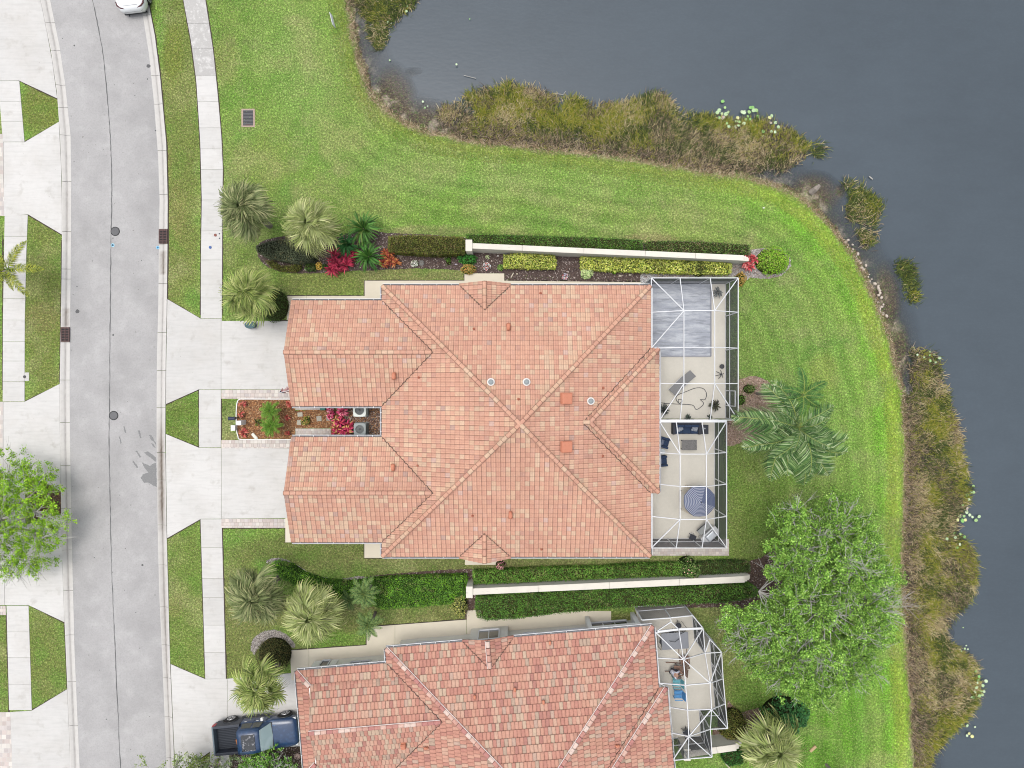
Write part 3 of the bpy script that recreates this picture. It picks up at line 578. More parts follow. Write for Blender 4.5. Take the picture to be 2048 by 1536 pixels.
mulch(smooth_line([(512, 492), (516, 512), (530, 530), (560, 543), (610, 547), (680, 543), (740, 541), (830, 537), (925, 541), (930, 547), (1008, 547), (1010, 561), (1120, 563), (1285, 563), (1290, 546), (1300, 505), (1296, 486), (1100, 482), (932, 476), (860, 469), (770, 466), (745, 460), (705, 462), (660, 478), (600, 470), (555, 474), (525, 482)], 2), 9000, 'dark mulch bed along the upper garden wall', (.085, .062, .055), PURP)
mulch([(1282, 545), (1300, 486), (1500, 500), (1530, 496), (1560, 498), (1580, 515), (1582, 532), (1562, 552), (1535, 558), (1500, 555), (1482, 566), (1478, 553), (1282, 556)], 5200, 'grey gravel bed at the end of the garden wall', (.27, .25, .235), [(.34, .32, .3), (.24, .2, .18), (.45, .43, .41), (.14, .11, .1), (.3, .22, .17)], z=.016, name='gravel_bed', zc=.026)
mulch([(281 + 1000, 545), (1281, 566), (1310, 566), (1310, 548)], 300, 'pale gravel by the cage corner', (.35, .34, .33), [(.5, .5, .5), (.3, .3, .3)], z=.02, name='gravel_bed', zc=.03)
mulch([(476, 799), (590, 799), (590, 821), (760, 815), (760, 872), (662, 872), (662, 856), (590, 856), (590, 877), (477, 877), (473, 860), (472, 820)], 7500, 'orange brown mulch bed between the garages', (.19, .095, .05), ORNG)
mulch([(690, 812), (766, 812), (766, 872), (690, 872)], 2000, 'dark brown mulch around the air conditioners', (.085, .055, .045), PURP + [(.2, .12, .09)], z=.018, zc=.028)
edge_curve = smooth_line([(533, 1121), (545, 1117), (565, 1117), (590, 1128), (615, 1143), (645, 1154), (680, 1158), (720, 1152), (760, 1150), (840, 1143), (920, 1138), (1000, 1138), (1100, 1140), (1200, 1138), (1300, 1134), (1400, 1128), (1480, 1124), (1520, 1116), (1545, 1100), (1560, 1098)], 4)
mulch(edge_curve[:29] + [(760, 1160), (700, 1170), (640, 1166), (600, 1150), (572, 1132), (548, 1126), (535, 1128)], 2600, 'grey crushed shell edging around the lower hedge', (.22, .20, .185), [(.33, .3, .28), (.2, .17, .16), (.42, .39, .36), (.12, .1, .09)], name='gravel_edging')
mulch([(740, 1152)] + edge_curve[33:] + [(1575, 1115), (1560, 1180), (1515, 1200), (1495, 1215), (950, 1215), (932, 1240), (920, 1160), (760, 1160)], 9000, 'brown mulch bed around the lower garden wall', (.095, .065, .052), PURP + [(.2, .13, .1)])
mulch(smooth_line([(1478, 760), (1510, 752), (1545, 770), (1560, 800), (1575, 850), (1560, 895), (1500, 880), (1455, 892), (1453, 845), (1478, 842)], 3), 3800, 'tan mulch bed around the big palm beside the cage', (.25, .18, .14), TANM)
mulch(smooth_line([(502, 1300), (505, 1280), (520, 1266), (540, 1260), (560, 1262), (580, 1275), (590, 1290), (586, 1296), (570, 1282), (550, 1276), (530, 1282), (518, 1296), (508, 1310)], 2), 900, 'grey gravel arc around the round bush', (.23, .21, .19), [(.32, .29, .27), (.15, .13, .12), (.38, .35, .32)], name='gravel_edging')
mulch([(1455, 1400), (1480, 1425), (1520, 1415), (1522, 1445), (1500, 1460), (1460, 1500), (1425, 1500), (1425, 1455), (1450, 1452)], 1400, 'brown mulch bed beside the neighbour patio', (.17, .115, .09), TANM + PURP)
mulch([(60, 950), (122, 984), (124, 1027), (88, 1050), (64, 1030)], 1500, 'dark leaf litter under the street tree', (.085, .055, .038), [(.14, .08, .05), (.2, .14, .08), (.07, .05, .03)])
mulch([(462, 1502), (600, 1492), (604, 1560), (462, 1560)], 1500, 'dark mulch below the pickup truck', (.06, .045, .035), PURP)
mulch([(1478, 842), (1455, 842), (1455, 850), (1478, 850)], 50, 'mulch at the cage step', (.2, .14, .11), TANM)
# white edging kerb round the middle bed
c_ = P2(smooth_line([(592, 798.2), (540, 798.2), (490, 798), (479, 799), (475, 806), (473.5, 820), (473.2, 840), (474, 860), (477, 873), (482, 878.5), (520, 879), (592, 879)], 5)); g = G()
for a, b in zip(c_[:-1], c_[1:]): g.beam((*a, .04), (*b, .04), .055, .10)
tag(g.build('bed_edging', M_WHITE), 'white curved edging round the middle mulch bed', 'garden edging')
# ================================================================ HOUSES
EZ = 2.7
class Frame:
    def __init__(s, O, th): s.O = O; s.th = th; c, n = math.cos(th), math.sin(th); s.ex = (c, n); s.es = (n, -c)
    def w(s, a, b): return (s.O[0] + a * s.ex[0] + b * s.es[0], s.O[1] + a * s.ex[1] + b * s.es[1])
    def d(s, a, b): return (a * s.ex[0] + b * s.es[0], a * s.ex[1] + b * s.es[1])
    def inv(s, x, y): x -= s.O[0]; y -= s.O[1]; return (x * s.ex[0] + y * s.ex[1], x * s.es[0] + y * s.es[1])
# plan (a east, b south of the upper left eave corner): eave point, downslope direction, slope, outline
AP = (8.76, 8.62, 6.28)
FACES = {
 'main_n': ((0, 0), (0, -1), .4153, [(0, 0), (17.13, 0), (8.76, 8.62)]),
 'main_w': ((0, 0), (-1, 0), .4087, [(0, 0), (8.76, 8.62), (0, 17.28)]),
 'main_e': ((17.13, 0), (1, 0), .4277, [(17.13, 0), (17.13, 17.28), (8.76, 8.62)]),
 'main_s': ((0, 17.28), (0, 1), .4134, [(0, 17.28), (8.76, 8.62), (17.13, 17.28)]),
 'nw_n': ((0, .96), (0, -1), .4156, [(-5.85, .96), (0, .96), (3.40, 4.30), (-5.85, 4.30)]),
 'nw_s': ((0, 7.65), (0, 1), .4156, [(-5.85, 7.65), (-5.85, 4.30), (3.40, 4.30), (0, 7.65)]),
 'sw_n': ((0, 9.69), (0, -1), .4156, [(-5.85, 9.69), (0, 9.69), (3.40, 13.02), (-5.85, 13.02)]),
 'sw_s': ((0, 16.35), (0, 1), .4156, [(-5.85, 16.35), (-5.85, 13.02), (3.40, 13.02), (0, 16.35)]),
 'e_n': ((0, 4.0), (0, -1), .4169, [(17.1, 4.0), (17.67, 4.0), (13.06, 8.605), (12.6, 8.605)]),
 'e_s': ((0, 13.21), (0, 1), .4169, [(17.1, 13.21), (12.6, 8.605), (13.06, 8.605), (17.67, 13.21)]),
 'e_e': ((17.67, 0), (1, 0), .4169, [(17.67, 4.0), (17.67, 13.21), (13.06, 8.605)]),
 'dn_w': ((4.96, 0), (-1, 0), .4188, [(4.96, -.16), (6.56, -.24), (6.56, 1.66), (4.94, 0)]),
 'dn_e': ((8.16, 0), (1, 0), .4188, [(8.16, -.16), (8.18, 0), (6.56, 1.66), (6.56, -.24)]),
 'ds_w': ((4.96, 0), (-1, 0), .4188, [(4.96, 17.44), (4.94, 17.28), (6.56, 15.62), (6.56, 17.60)]),
 'ds_e': ((8.16, 0), (1, 0), .4188, [(8.16, 17.44), (6.56, 17.60), (6.56, 15.62), (8.18, 17.28)]),
}
# dutch hip ends for the red roofed house
FACES2 = dict(FACES)
FACES2['nw_n'] = ((0, .96), (0, -1), .4156, [(-5.85, .96), (0, .96), (.967, 1.91), (-4.9, 1.91)]); FACES2['nw_n2'] = ((0, .96), (0, -1), .4156, [(-4.9, 1.91), (.967, 1.91), (3.40, 4.30), (-4.9, 4.30)])
FACES2['nw_s'] = ((0, 7.65), (0, 1), .4156, [(-5.85, 7.65), (-4.9, 6.70), (.967, 6.70), (0, 7.65)]); FACES2['nw_s2'] = ((0, 7.65), (0, 1), .4156, [(-4.9, 6.70), (-4.9, 4.30), (3.40, 4.30), (.967, 6.70)])
FACES2['sw_n'] = ((0, 9.69), (0, -1), .4156, [(-5.85, 9.69), (0, 9.69), (.97, 10.64), (-4.9, 10.64)]); FACES2['sw_n2'] = ((0, 9.69), (0, -1), .4156, [(-4.9, 10.64), (.97, 10.64), (3.40, 13.02), (-4.9, 13.02)])
FACES2['sw_s'] = ((0, 16.35), (0, 1), .4156, [(-5.85, 16.35), (-4.9, 15.40), (.97, 15.40), (0, 16.35)]); FACES2['sw_s2'] = ((0, 16.35), (0, 1), .4156, [(-4.9, 15.40), (-4.9, 13.02), (3.40, 13.02), (.97, 15.40)])
FACES2['nw_w'] = ((-5.85, 0), (-1, 0), .4156, [(-5.85, .96), (-4.9, 1.91), (-4.9, 6.70), (-5.85, 7.65)])
FACES2['sw_w'] = ((-5.85, 0), (-1, 0), .4156, [(-5.85, 9.69), (-4.9, 10.64), (-4.9, 15.40), (-5.85, 16.35)])
def roof_z(faces, a, b):
    z = None
    for k, (o, d, m, poly) in faces.items():
        if in_poly(np.array([a]), np.array([b]), poly)[0]:
            t = -((a - o[0]) * d[0] + (b - o[1]) * d[1]); zz = EZ + m * t; z = zz if z is None else max(z, zz)
    return z
def hslope(faces, a, b):
    best = None
    for k, (o, d, m, poly) in faces.items():
        if in_poly(np.array([a]), np.array([b]), poly)[0]:
            t = -((a - o[0]) * d[0] + (b - o[1]) * d[1]); zz = EZ + m * t
            if best is None or zz > best[0]: best = (zz, d, m)
    return best

def tile_variants(prof, tw, tc, pal, mname, step):
    out = []
    for c in pal:
        V = []; F = []
        K = []
        for s_, (t, h, kk) in enumerate(prof):
            V += [(t * tw, .012, h + step), (t * tw, tc, h + .004), (t * tw, -.03, h * .2), (t * tw, -.03, h + step), (t * tw, -.028, h + step)]; K += [kk, kk, .3 * kk, .5 * kk, .55 * kk]  # lip rows coloured darker, painting in the shadow line between courses
        for s_ in range(len(prof) - 1):
            b = 5 * s_; F += [(b, b + 5, b + 6, b + 1), (b + 2, b + 7, b + 8, b + 3), (b + 4, b + 9, b + 5, b)]
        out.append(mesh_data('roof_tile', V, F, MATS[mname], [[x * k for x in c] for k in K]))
    return out
def build_roof(fr, faces, house, tw, tc, prof, step, pal, weights, clusters, caps, mname, cap_pal, mortar=None, phase=0.0):
    # underlay and soffit form the roof part itself
    g = G()
    for k, (o, d, m, poly) in faces.items():
        pts = []
        for a, b in poly:
            t = -((a - o[0]) * d[0] + (b - o[1]) * d[1]); pts.append((*fr.w(a, b), EZ + m * t - .012))
        if area([p[:2] for p in pts]) < 0: pts = pts[::-1]
        g.add(pts, [tuple(range(len(pts)))])
    roof = g.build('roof', mat('roof_underlay_' + mname, (0.16, 0.09, 0.065), .9), house)
    full = []; SV = []; SF = []; SC = []
    for k, (o, d, m, poly) in faces.items():
        W = [fr.w(a, b) for a, b in poly]; ow = Vector(fr.w(*o)); h = -Vector(fr.d(*d)); r = Vector((h.y, -h.x)); q = math.sqrt(1 + m * m)
        uv = [((Vector(p) - ow).dot(r), (Vector(p) - ow).dot(h) * q) for p in W]
        if area(uv) < 0: uv = uv[::-1]
        U3 = Vector((r.x, r.y, 0)); V3 = Vector((h.x / q, h.y / q, m / q)); N3 = U3.cross(V3); O3 = Vector((ow.x, ow.y, EZ))
        us = [p[0] for p in uv]; vs = [p[1] for p in uv]; n = len(uv)
        planes = []
        for i in range(n):
            a, b = uv[i], uv[(i + 1) % n]; dx, dy = b[0] - a[0], b[1] - a[1]; L = math.hypot(dx, dy); planes.append((dy / L, -dx / L, (dy * a[0] - dx * a[1]) / L))
        j0 = 0; j1 = int(max(vs) / tc) + 1; seed = hash(k) % 97
        for j in range(j0, j1):
            off = 0 if step > .0 and phase == 0 else (phase * tw if j % 2 else 0)
            i0 = int((min(us) - off) / tw) - 1; i1 = int((max(us) - off) / tw) + 1
            for i in range(i0, i1 + 1):
                u0 = i * tw + off; v0 = j * tc; cu, cv = u0 + tw / 2, v0 + tc / 2
                dmax = max(p[0] * cu + p[1] * cv - p[2] for p in planes)
                if dmax > .35: continue
                cw = O3 + U3 * cu + V3 * cv
                w_ = clusters(cw, weights, k); ci = random.choices(range(len(pal)), w_)[0]
                inside = all(p[0] * x + p[1] * y <= p[2] + 1e-6 for p in planes for x, y in ((u0, v0), (u0 + tw, v0), (u0, v0 + tc), (u0 + tw, v0 + tc)))
                if inside:
                    M = Matrix(((U3.x, V3.x, N3.x, 0), (U3.y, V3.y, N3.y, 0), (U3.z, V3.z, N3.z, 0), (0, 0, 0, 1))); M.translation = O3 + U3 * (u0 + random.uniform(-.004, .004)) + V3 * (v0 + random.uniform(-.006, .006)) + N3 * random.uniform(0, .004)
                    full.append((cw.x ** 2 + cw.y ** 2, M, ci)); continue
                jit = random.uniform(0, .004)
                for s_ in range(len(prof) - 1):
                    (t0, h0, k0), (t1, h1, k1) = prof[s_], prof[s_ + 1]; ua, ub = u0 + t0 * tw, u0 + t1 * tw
                    quad = [(ua, v0 - .03), (ub, v0 - .03), (ub, v0 + tc), (ua, v0 + tc)]
                    for p in planes:
                        if (p[1] < -.99): continue      # let the eave edge overhang
                        quad = clip_half(quad, *p)
                        if len(quad) < 3: break
                    if len(quad) < 3 or abs(area(quad)) < 1e-4: continue
                    b = len(SV)
                    for (x, y) in quad:
                        tt = (x - ua) / max(ub - ua, 1e-6); hz = h0 + (h1 - h0) * tt + step * (1 - (y - v0 + .03) / (tc + .03)) + .004 + jit; SV.append(tuple(O3 + U3 * x + V3 * y + N3 * hz))
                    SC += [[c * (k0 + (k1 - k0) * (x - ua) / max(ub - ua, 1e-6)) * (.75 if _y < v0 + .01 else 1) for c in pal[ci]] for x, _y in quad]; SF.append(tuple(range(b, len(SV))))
                    lo = [(i_, p_) for i_, p_ in enumerate(quad) if abs(p_[1] - (v0 - .03)) < 1e-6]
                    if len(lo) == 2:
                        xs = sorted([p_[0] for _, p_ in lo]); b = len(SV)
                        for x, hh in ((xs[0], 0), (xs[1], 0), (xs[1], 1), (xs[0], 1)):
                            tt = (x - ua) / max(ub - ua, 1e-6); hz = (h0 + (h1 - h0) * tt) * (1 if hh else .2) + (step + .004 + jit if hh else 0); SV.append(tuple(O3 + U3 * x + V3 * (v0 - .03) + N3 * hz))
                        SC += [[c * .42 for c in pal[ci]]] * 4; SF.append((b, b + 1, b + 2, b + 3))  # lip face of cut tiles carries the same painted shade
    full.sort(key=lambda t: t[0]); var = tile_variants(prof, tw, tc, pal, mname, step)
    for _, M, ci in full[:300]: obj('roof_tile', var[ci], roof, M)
    tv = [(np.array([v.co for v in me.vertices]), [tuple(p.vertices) for p in me.polygons], [tuple(d.color)[:3] for d in me.color_attributes['Col'].data]) for me in var]
    for _, M, ci in full[300:]:
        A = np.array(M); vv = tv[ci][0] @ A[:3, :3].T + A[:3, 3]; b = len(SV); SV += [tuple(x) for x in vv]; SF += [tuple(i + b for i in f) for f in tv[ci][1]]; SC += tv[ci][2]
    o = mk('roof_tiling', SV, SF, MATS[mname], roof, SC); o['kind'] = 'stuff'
    # hip and ridge caps
    cw_, cl = .15, .42; R = [(-cw_, -.02), (-cw_ * .75, .055), (-cw_ * .3, .088), (cw_ * .3, .088), (cw_ * .75, .055), (cw_, -.02)]; cvar = []
    for c in cap_pal:
        V = [(x, 0.035, z + .035) for x, z in R] + [(x * .92, cl, z) for x, z in R]; n = len(R)
        F = [(i, n + i, n + i + 1, i + 1)[::-1] for i in range(n - 1)]; b = len(V); V += [(x, 0, z + .034) for x, z in R] + [(x, .035, z + .0345) for x, z in R] + [(x, 0, z - .03) for x, z in R]
        F += [(b + i, b + n + i, b + n + i + 1, b + i + 1)[::-1] for i in range(n - 1)] + [(b + 2 * n + i, b + 2 * n + i + 1, b + i + 1, b + i) for i in range(n - 1)]
        ek = [.55, .95, 1, 1, .95, .55] * 2 + [.45] * (3 * n); cvar.append(mesh_data('ridge_tile', V, F, MATS[mname], [[x * k for x in c] for k in ek]))  # cap edges and lips darkened: mortar shadow painted into the colour
    for ci_, (A, B) in enumerate(caps):
        a = Vector((*fr.w(*A[:2]), A[2])); b = Vector((*fr.w(*B[:2]), B[2])); d = b - a; L = d.length; d.normalize(); r = d.cross(Vector((0, 0, 1))).normalized(); nn = r.cross(d)
        n = max(int(L / .37), 1)
        for i in range(n):
            p = a + d * (L * i / n); M = Matrix(((r.x, d.x, nn.x, p.x), (r.y, d.y, nn.y, p.y), (r.z, d.z, nn.z, p.z + .03), (0, 0, 0, 1)))
            obj('ridge_tile', cvar[(i * 3 + ci_) % len(cvar) if mortar and i % 2 == 0 else random.randrange(len(cvar))], roof, M)
        if mortar:
            g = G(); s_ = mortar[ci_ % len(mortar)]; g.beam(a + r * .15 * s_ + Vector((0, 0, .05)), b + r * .15 * s_ + Vector((0, 0, .05)), .035, .06); g.build('mortar_line', mat('pink_mortar', (.56, .48, .45), .9), roof)
    for (a0, b0), (a1, b1) in VALLEYS:
        z0 = EZ; z1 = 4.09 if a1 == 3.4 else (4.62 if a1 == 12.6 else 3.37); n = 26; p0 = Vector((*fr.w(a0, b0), z0)); p1 = Vector((*fr.w(a1, b1), z1)); d = (p1 - p0); s_ = Vector((-d.y, d.x, 0)).normalized(); V = []; F = []
        for i in range(n + 1):
            j = (.035 if i % 2 else -.02) + random.uniform(-.012, .012); w_ = random.uniform(.012, .03); q = p0 + d * (i / n) + s_ * j + Vector((0, 0, .085))
            V += [q - s_ * w_, q + s_ * w_]
            if i: F.append((2 * i - 2, 2 * i, 2 * i + 1, 2 * i - 1))
        mk('valley_flashing', V, F, mat('dark_flashing', (.07, .045, .035), .8), roof)
    return roof
VALLEYS = [((0, .96), (3.4, 4.30)), ((0, 7.65), (3.4, 4.30)), ((0, 9.69), (3.4, 13.02)), ((0, 16.35), (3.4, 13.02)), ((17.13, 4.0), (12.6, 8.605)), ((17.13, 13.21), (12.6, 8.605)), ((4.96, 0), (6.56, 1.6)), ((8.16, 0), (6.56, 1.6)), ((4.96, 17.28), (6.56, 15.68)), ((8.16, 17.28), (6.56, 15.68))]
def gutter(fr, house, runs, m=None):
    for (p, q_, nrm, tick) in runs:
        a = Vector((*fr.w(*p), 0)); b = Vector((*fr.w(*q_), 0)); n = Vector((*fr.d(*nrm), 0)); d = (b - a).normalized(); L = (b - a).length
        g = G(); z = EZ - .03
        g.beam(a + n * .145 + Vector((0, 0, z - .04)), b + n * .145 + Vector((0, 0, z - .04)), .03, .12); g.beam(a + n * .02 + Vector((0, 0, z - .055)), b + n * .02 + Vector((0, 0, z - .055)), .03, .14)
        k = tick * .5
        while k < L: c = a + d * k; g.beam(c + n * .02 + Vector((0, 0, z + .03)), c + n * .155 + Vector((0, 0, z + .03)), .035, .02); k += tick * random.uniform(.85, 1.1)
        o = g.build('gutter', M_ALU, house)
        g = G(); g.beam(a + n * .083 + Vector((0, 0, z - .10)), b + n * .083 + Vector((0, 0, z - .10)), .10, .02); g.build('gutter_trough', mat('gutter_shade', (.16, .16, .17), .8), o)
CAPS = [((0, 0, EZ), AP), ((17.13, 0, EZ), AP), ((0, 17.28, EZ), AP), ((17.13, 17.28, EZ), AP), ((-5.85, 4.30, 4.09), (3.25, 4.30, 4.09)), ((-5.85, 13.02, 4.09), (3.25, 13.02, 4.09)),
        ((17.67, 4.0, EZ), (13.06, 8.605, 4.62)), ((17.67, 13.21, EZ), (13.06, 8.605, 4.62)), ((13.06, 8.605, 4.62), (12.6, 8.605, 4.62)), ((6.56, -.2, 3.37), (6.56, 1.55, 3.37)), ((6.56, 17.55, 3.37), (6.56, 15.75, 3.37))]
GUT = [((0, 0), (4.9, 0), (0, -1), 1.0), ((8.2, 0), (17.1, 0), (0, -1), .97), ((-5.8, .96), (-.05, .96), (0, -1), 1.0), ((0, .05), (0, .8), (-1, 0), 1.0), ((-5.8, 7.65), (0, 7.65), (0, 1), .95), ((0, 7.8), (0, 9.55), (-1, 0), .6), ((-5.8, 9.69), (0, 9.69), (0, -1), .95),
       ((-5.8, 16.35), (-.05, 16.35), (0, 1), 1.05), ((0, 16.5), (0, 17.25), (-1, 0), .6), ((0, 17.28), (4.9, 17.28), (0, 1), 1.1), ((8.2, 17.28), (17.1, 17.28), (0, 1), .95), ((17.13, .1), (17.13, 3.95), (1, 0), 3), ((17.67, 4.05), (17.67, 13.2), (1, 0), 3), ((17.13, 13.3), (17.13, 17.2), (1, 0), 3)]
def walls(fr, house, wall_m, trims=True):
    def wl_(a0, a1, b0, b1, z1=2.62):
        g = G(); g.prism([fr.w(a0, b0), fr.w(a1, b0), fr.w(a1, b1), fr.w(a0, b1)], 0, z1); return g.build('wall', wall_m, house)
    w0 = wl_(.5, 16.6, .5, 16.78, 2.60); w1 = wl_(-5.45, .6, 1.42, 7.2, 2.605); w2 = wl_(-5.45, .6, 10.15, 15.9, 2.605); wl_(16.5, 17.2, 4.5, 12.7, 2.59); wl_(5.3, 7.8, .15, .6, 2.58); wl_(5.3, 7.8, 16.7, 17.1, 2.58)
    g = G()   # gable ends over the garages
    for b0, b1, bm in ((.96, 7.65, 4.3), (9.69, 16.35, 13.02)):
        a_ = -5.42 if fr.th == 0 else -4.86
        lo = 2.6 if fr.th == 0 else 3.06; k = 0 if fr.th == 0 else .95
        g.add([(*fr.w(a_, b0 + k + .1), lo), (*fr.w(a_, b1 - k - .1), lo), (*fr.w(a_, bm), 4.04), (*fr.w(a_ + .12, b0 + k + .1), lo), (*fr.w(a_ + .12, b1 - k - .1), lo), (*fr.w(a_ + .12, bm), 4.04)], [(0, 1, 2), (5, 4, 3), (0, 3, 4, 1), (1, 4, 5, 2), (2, 5, 3, 0)])
    g.build('gable', wall_m, house)
    g = G(); 
    for a0, a1, b0, b1 in ((0.02, 17.1, .02, 17.25), (-5.8, 0, .98, 7.63), (-5.8, 0, 9.71, 16.33), (17.1, 17.65, 4.02, 13.2)): g.prism([fr.w(a0, b0), fr.w(a1, b0), fr.w(a1, b1), fr.w(a0, b1)], 2.63, 2.66)
    g.build('soffit', M_WHITE, house)
    for b0, b1 in ((2.0, 6.7), (10.6, 15.4)):
        d = G(); d.prism([fr.w(-5.50, b0), fr.w(-5.44, b0), fr.w(-5.44, b1), fr.w(-5.50, b1)], 0, 2.2); dr = d.build('garage_door', M_WHITE, house)
        g = G()
        for r in range(4):
            for c in range(4): bb = b0 + .12 + c * (b1 - b0) / 4; g.prism([fr.w(-5.525, bb), fr.w(-5.501, bb), fr.w(-5.501, bb + (b1 - b0) / 4 - .2), fr.w(-5.525, bb + (b1 - b0) / 4 - .2)], .1 + r * .52, .1 + r * .52 + .42)
        g.build('raised_panels', M_WHITE, dr)
    return w0
def window(fr, house, side, c, w, z0, z1, at, mull=1, shutter=False, label=None):
    """side: 'n' wall facing up the picture at b=at, 'e' wall facing right at a=at, 's' below, 'w' left"""
    def q(s0, s1, o0, o1, za, zb, g):
        sg = {'n': (0, -1), 's': (0, 1), 'e': (1, 0), 'w': (-1, 0)}[side]
        P_ = []
        for s_, o_ in ((s0, o0), (s1, o0), (s1, o1), (s0, o1)):
            P_.append(fr.w(s_, at + sg[1] * o_) if sg[1] else fr.w(at + sg[0] * o_, s_))
        g.prism(P_, za, zb)
    f = .07; g = G()
    q(c - w / 2 - f, c - w / 2, 0, .09, z0 - f, z1 + f, g); q(c + w / 2, c + w / 2 + f, 0, .09, z0 - f, z1 + f, g); q(c - w / 2, c + w / 2, 0, .09, z1, z1 + f, g); q(c - w / 2, c + w / 2, 0, .12, z0 - f, z0, g)
    for k in range(1, mull + 1): s_ = c - w / 2 + w * k / (mull + 1); q(s_ - .025, s_ + .025, .02, .07, z0, z1, g)
    wn_ = g.build('window', M_ALU, house)
    g = G(); q(c - w / 2, c + w / 2, .005, .03, z0, z1, g); g.build('pane', M_GLASS, wn_)
    if shutter:
        for s_ in (-1, 1):
            g = G(); q(c + s_ * (w / 2 + .12) - (.0 if s_ > 0 else .45), c + s_ * (w / 2 + .12) + (.45 if s_ > 0 else 0), 0, .05, z0 - .05, z1 + .05, g); g.build('shutter', M_WHITE, house)

M_TILE1 = mat('terracotta_tile', rough=.85, spec=.18, attr=True, layers=[(.35, 5, .88, .45, .68, .8), (1.2, 4, .93, .45, .7, .7), (2.6, 5, (.30, .21, .16), .60, .74, .35), (9, 4, .86, .45, .68, .8), (7.7, 3, (.62, .48, .38), .60, .8, .35), (40, 2, .88, .5, .7, .6)], bump=.12, bscale=60)
M_TILE2 = mat('red_slate_tile', rough=.85, spec=.18, attr=True, layers=[(6, 4, .85, .45, .68, .8), (14, 3, (.16, .12, .09), .63, .73, .5), (40, 2, .85, .5, .7, .6)], bump=.15, bscale=60)
PAL1 = [(.485, .268, .19), (.505, .288, .204), (.468, .252, .182), (.492, .28, .205), (.51, .33, .228), (.52, .36, .255), (.485, .335, .238), (.425, .24, .182), (.48, .325, .27), (.385, .255, .21)]
W1 = [18, 16, 12, 13, 7, 3.2, 3, 3, 1.6, .7]
def clus1(c, w, face):
    n = float(fbm(np.array(c.x), np.array(c.y + c.z * 2), .55)); n2 = float(vnoise(np.array(c.x * 1.0 + 30), np.array(c.y), 1.1)); w = list(w)
    if n > .56:
        for k in (4, 5, 6): w[k] *= 3.2
    if n2 > .68: w[0] *= 4; w[1] *= 3
    if c.x < -8 and c.y < -3:
        for k in (5, 6, 8): w[k] *= 2.4
        w[9] *= 12; w[7] *= 3
        if c.x > -12.5: w[9] *= .2
    return w
F1 = Frame((-8.29, 6.27), 0.0)
house1 = thing('house', 'large house with salmon barrel tile roof, in the middle of the picture', 'house', (*F1.w(8.6, 8.6), 0))
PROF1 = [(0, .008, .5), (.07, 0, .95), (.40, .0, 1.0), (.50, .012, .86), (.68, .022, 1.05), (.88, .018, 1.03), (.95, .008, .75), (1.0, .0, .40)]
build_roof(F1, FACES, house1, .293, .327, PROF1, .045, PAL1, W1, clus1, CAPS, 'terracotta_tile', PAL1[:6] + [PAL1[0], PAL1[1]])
gutter(F1, house1, GUT); walls(F1, house1, M_STUC)
window(F1, house1, 'w', 3.0, .1, 1, 2, .5) if False else None
for c, w in ((2.5, 1.2), (10.5, 1.8), (13.6, 1.6)): window(F1, house1, 'n', c, w, 1.0, 2.2, .5); window(F1, house1, 's', c, w, 1.0, 2.2, 16.78)
for c in (2.3, 14.9): window(F1, house1, 'e', c, 2.4, .05, 2.2, 16.6)
for c in (6.6, 10.6): window(F1, house1, 'e', c, 3.0, .05, 2.2, 17.2, 2)

PAL2 = [(.40, .20, .15), (.43, .235, .175), (.365, .175, .135), (.435, .27, .20), (.41, .30, .22), (.345, .25, .19), (.32, .155, .125), (.41, .22, .16), (.375, .26, .205)]
W2 = [12, 13, 7, 10, 6, 4, 4, 10, 4]
def clus2(c, w, face):
    n2 = float(vnoise(np.array(c.x * 1.0 + 5), np.array(c.y), 1.3)); w = list(w)
    if n2 > .6: w[0] *= 2.5; w[2] *= 2.5
    if face.endswith('_w'): w[4] *= .3; w[0] *= 3; w[6] *= 2
    if face.startswith('nw_s'):
        for k in (3, 4, 5): w[k] *= 2.2
    return w
o_ = P(772, 1297, EZ); F2 = Frame((o_[0], o_[1]), math.radians(4.85))
house2 = thing('house', 'house with mottled red tile roof at the bottom edge, turned slightly', 'house', (*F2.w(8.6, 8.6), 0))
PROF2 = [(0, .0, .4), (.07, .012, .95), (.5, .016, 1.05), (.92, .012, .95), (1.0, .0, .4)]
CAPS2 = [c for i, c in enumerate(CAPS) if i not in (4, 5)] + [((-4.9, 4.30, 4.09), (3.25, 4.30, 4.09)), ((-4.9, 13.02, 4.09), (3.25, 13.02, 4.09)), ((-5.85, .96, EZ), (-4.95, 1.86, 3.08)), ((-5.85, 9.69, EZ), (-4.95, 10.6, 3.08)), ((-5.85, 7.65, EZ), (-4.95, 6.75, 3.08))]
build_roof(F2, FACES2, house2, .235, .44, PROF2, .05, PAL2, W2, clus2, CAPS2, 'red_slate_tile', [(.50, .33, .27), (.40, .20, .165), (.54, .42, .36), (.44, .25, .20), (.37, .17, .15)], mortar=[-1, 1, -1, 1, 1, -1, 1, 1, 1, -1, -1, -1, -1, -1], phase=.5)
gutter(F2, house2, GUT + [((-5.85, 1.0), (-5.85, 7.6), (-1, 0), 1.5), ((-5.85, 9.7), (-5.85, 16.3), (-1, 0), 1.5)]); walls(F2, house2, mat('pale_stucco', (.60, .59, .54), .85, .2, layers=[(3, 3, .94, .5, .7, .6)]))
g = G(); 
for b0, b1 in ((1.91, 6.7), (10.64, 15.4)): g.beam((*F2.w(-4.93, b0), 3.14), (*F2.w(-4.93, b1), 3.14), .05, .12)
g.build('rake_trim', M_WHITE, house2)
for c, w, sh in ((2.2, 1.15, True), (11.9, 2.1, False), (9.2, .8, False)): window(F2, house2, 'n', c, w, .95, 2.2, .5, 1, sh)
window(F2, house2, 'n', 6.55, 1.3, .7, 2.25, .15, 1); window(F2, house2, 'n', 14.6, 2.4, .1, 2.3, .5, 2)
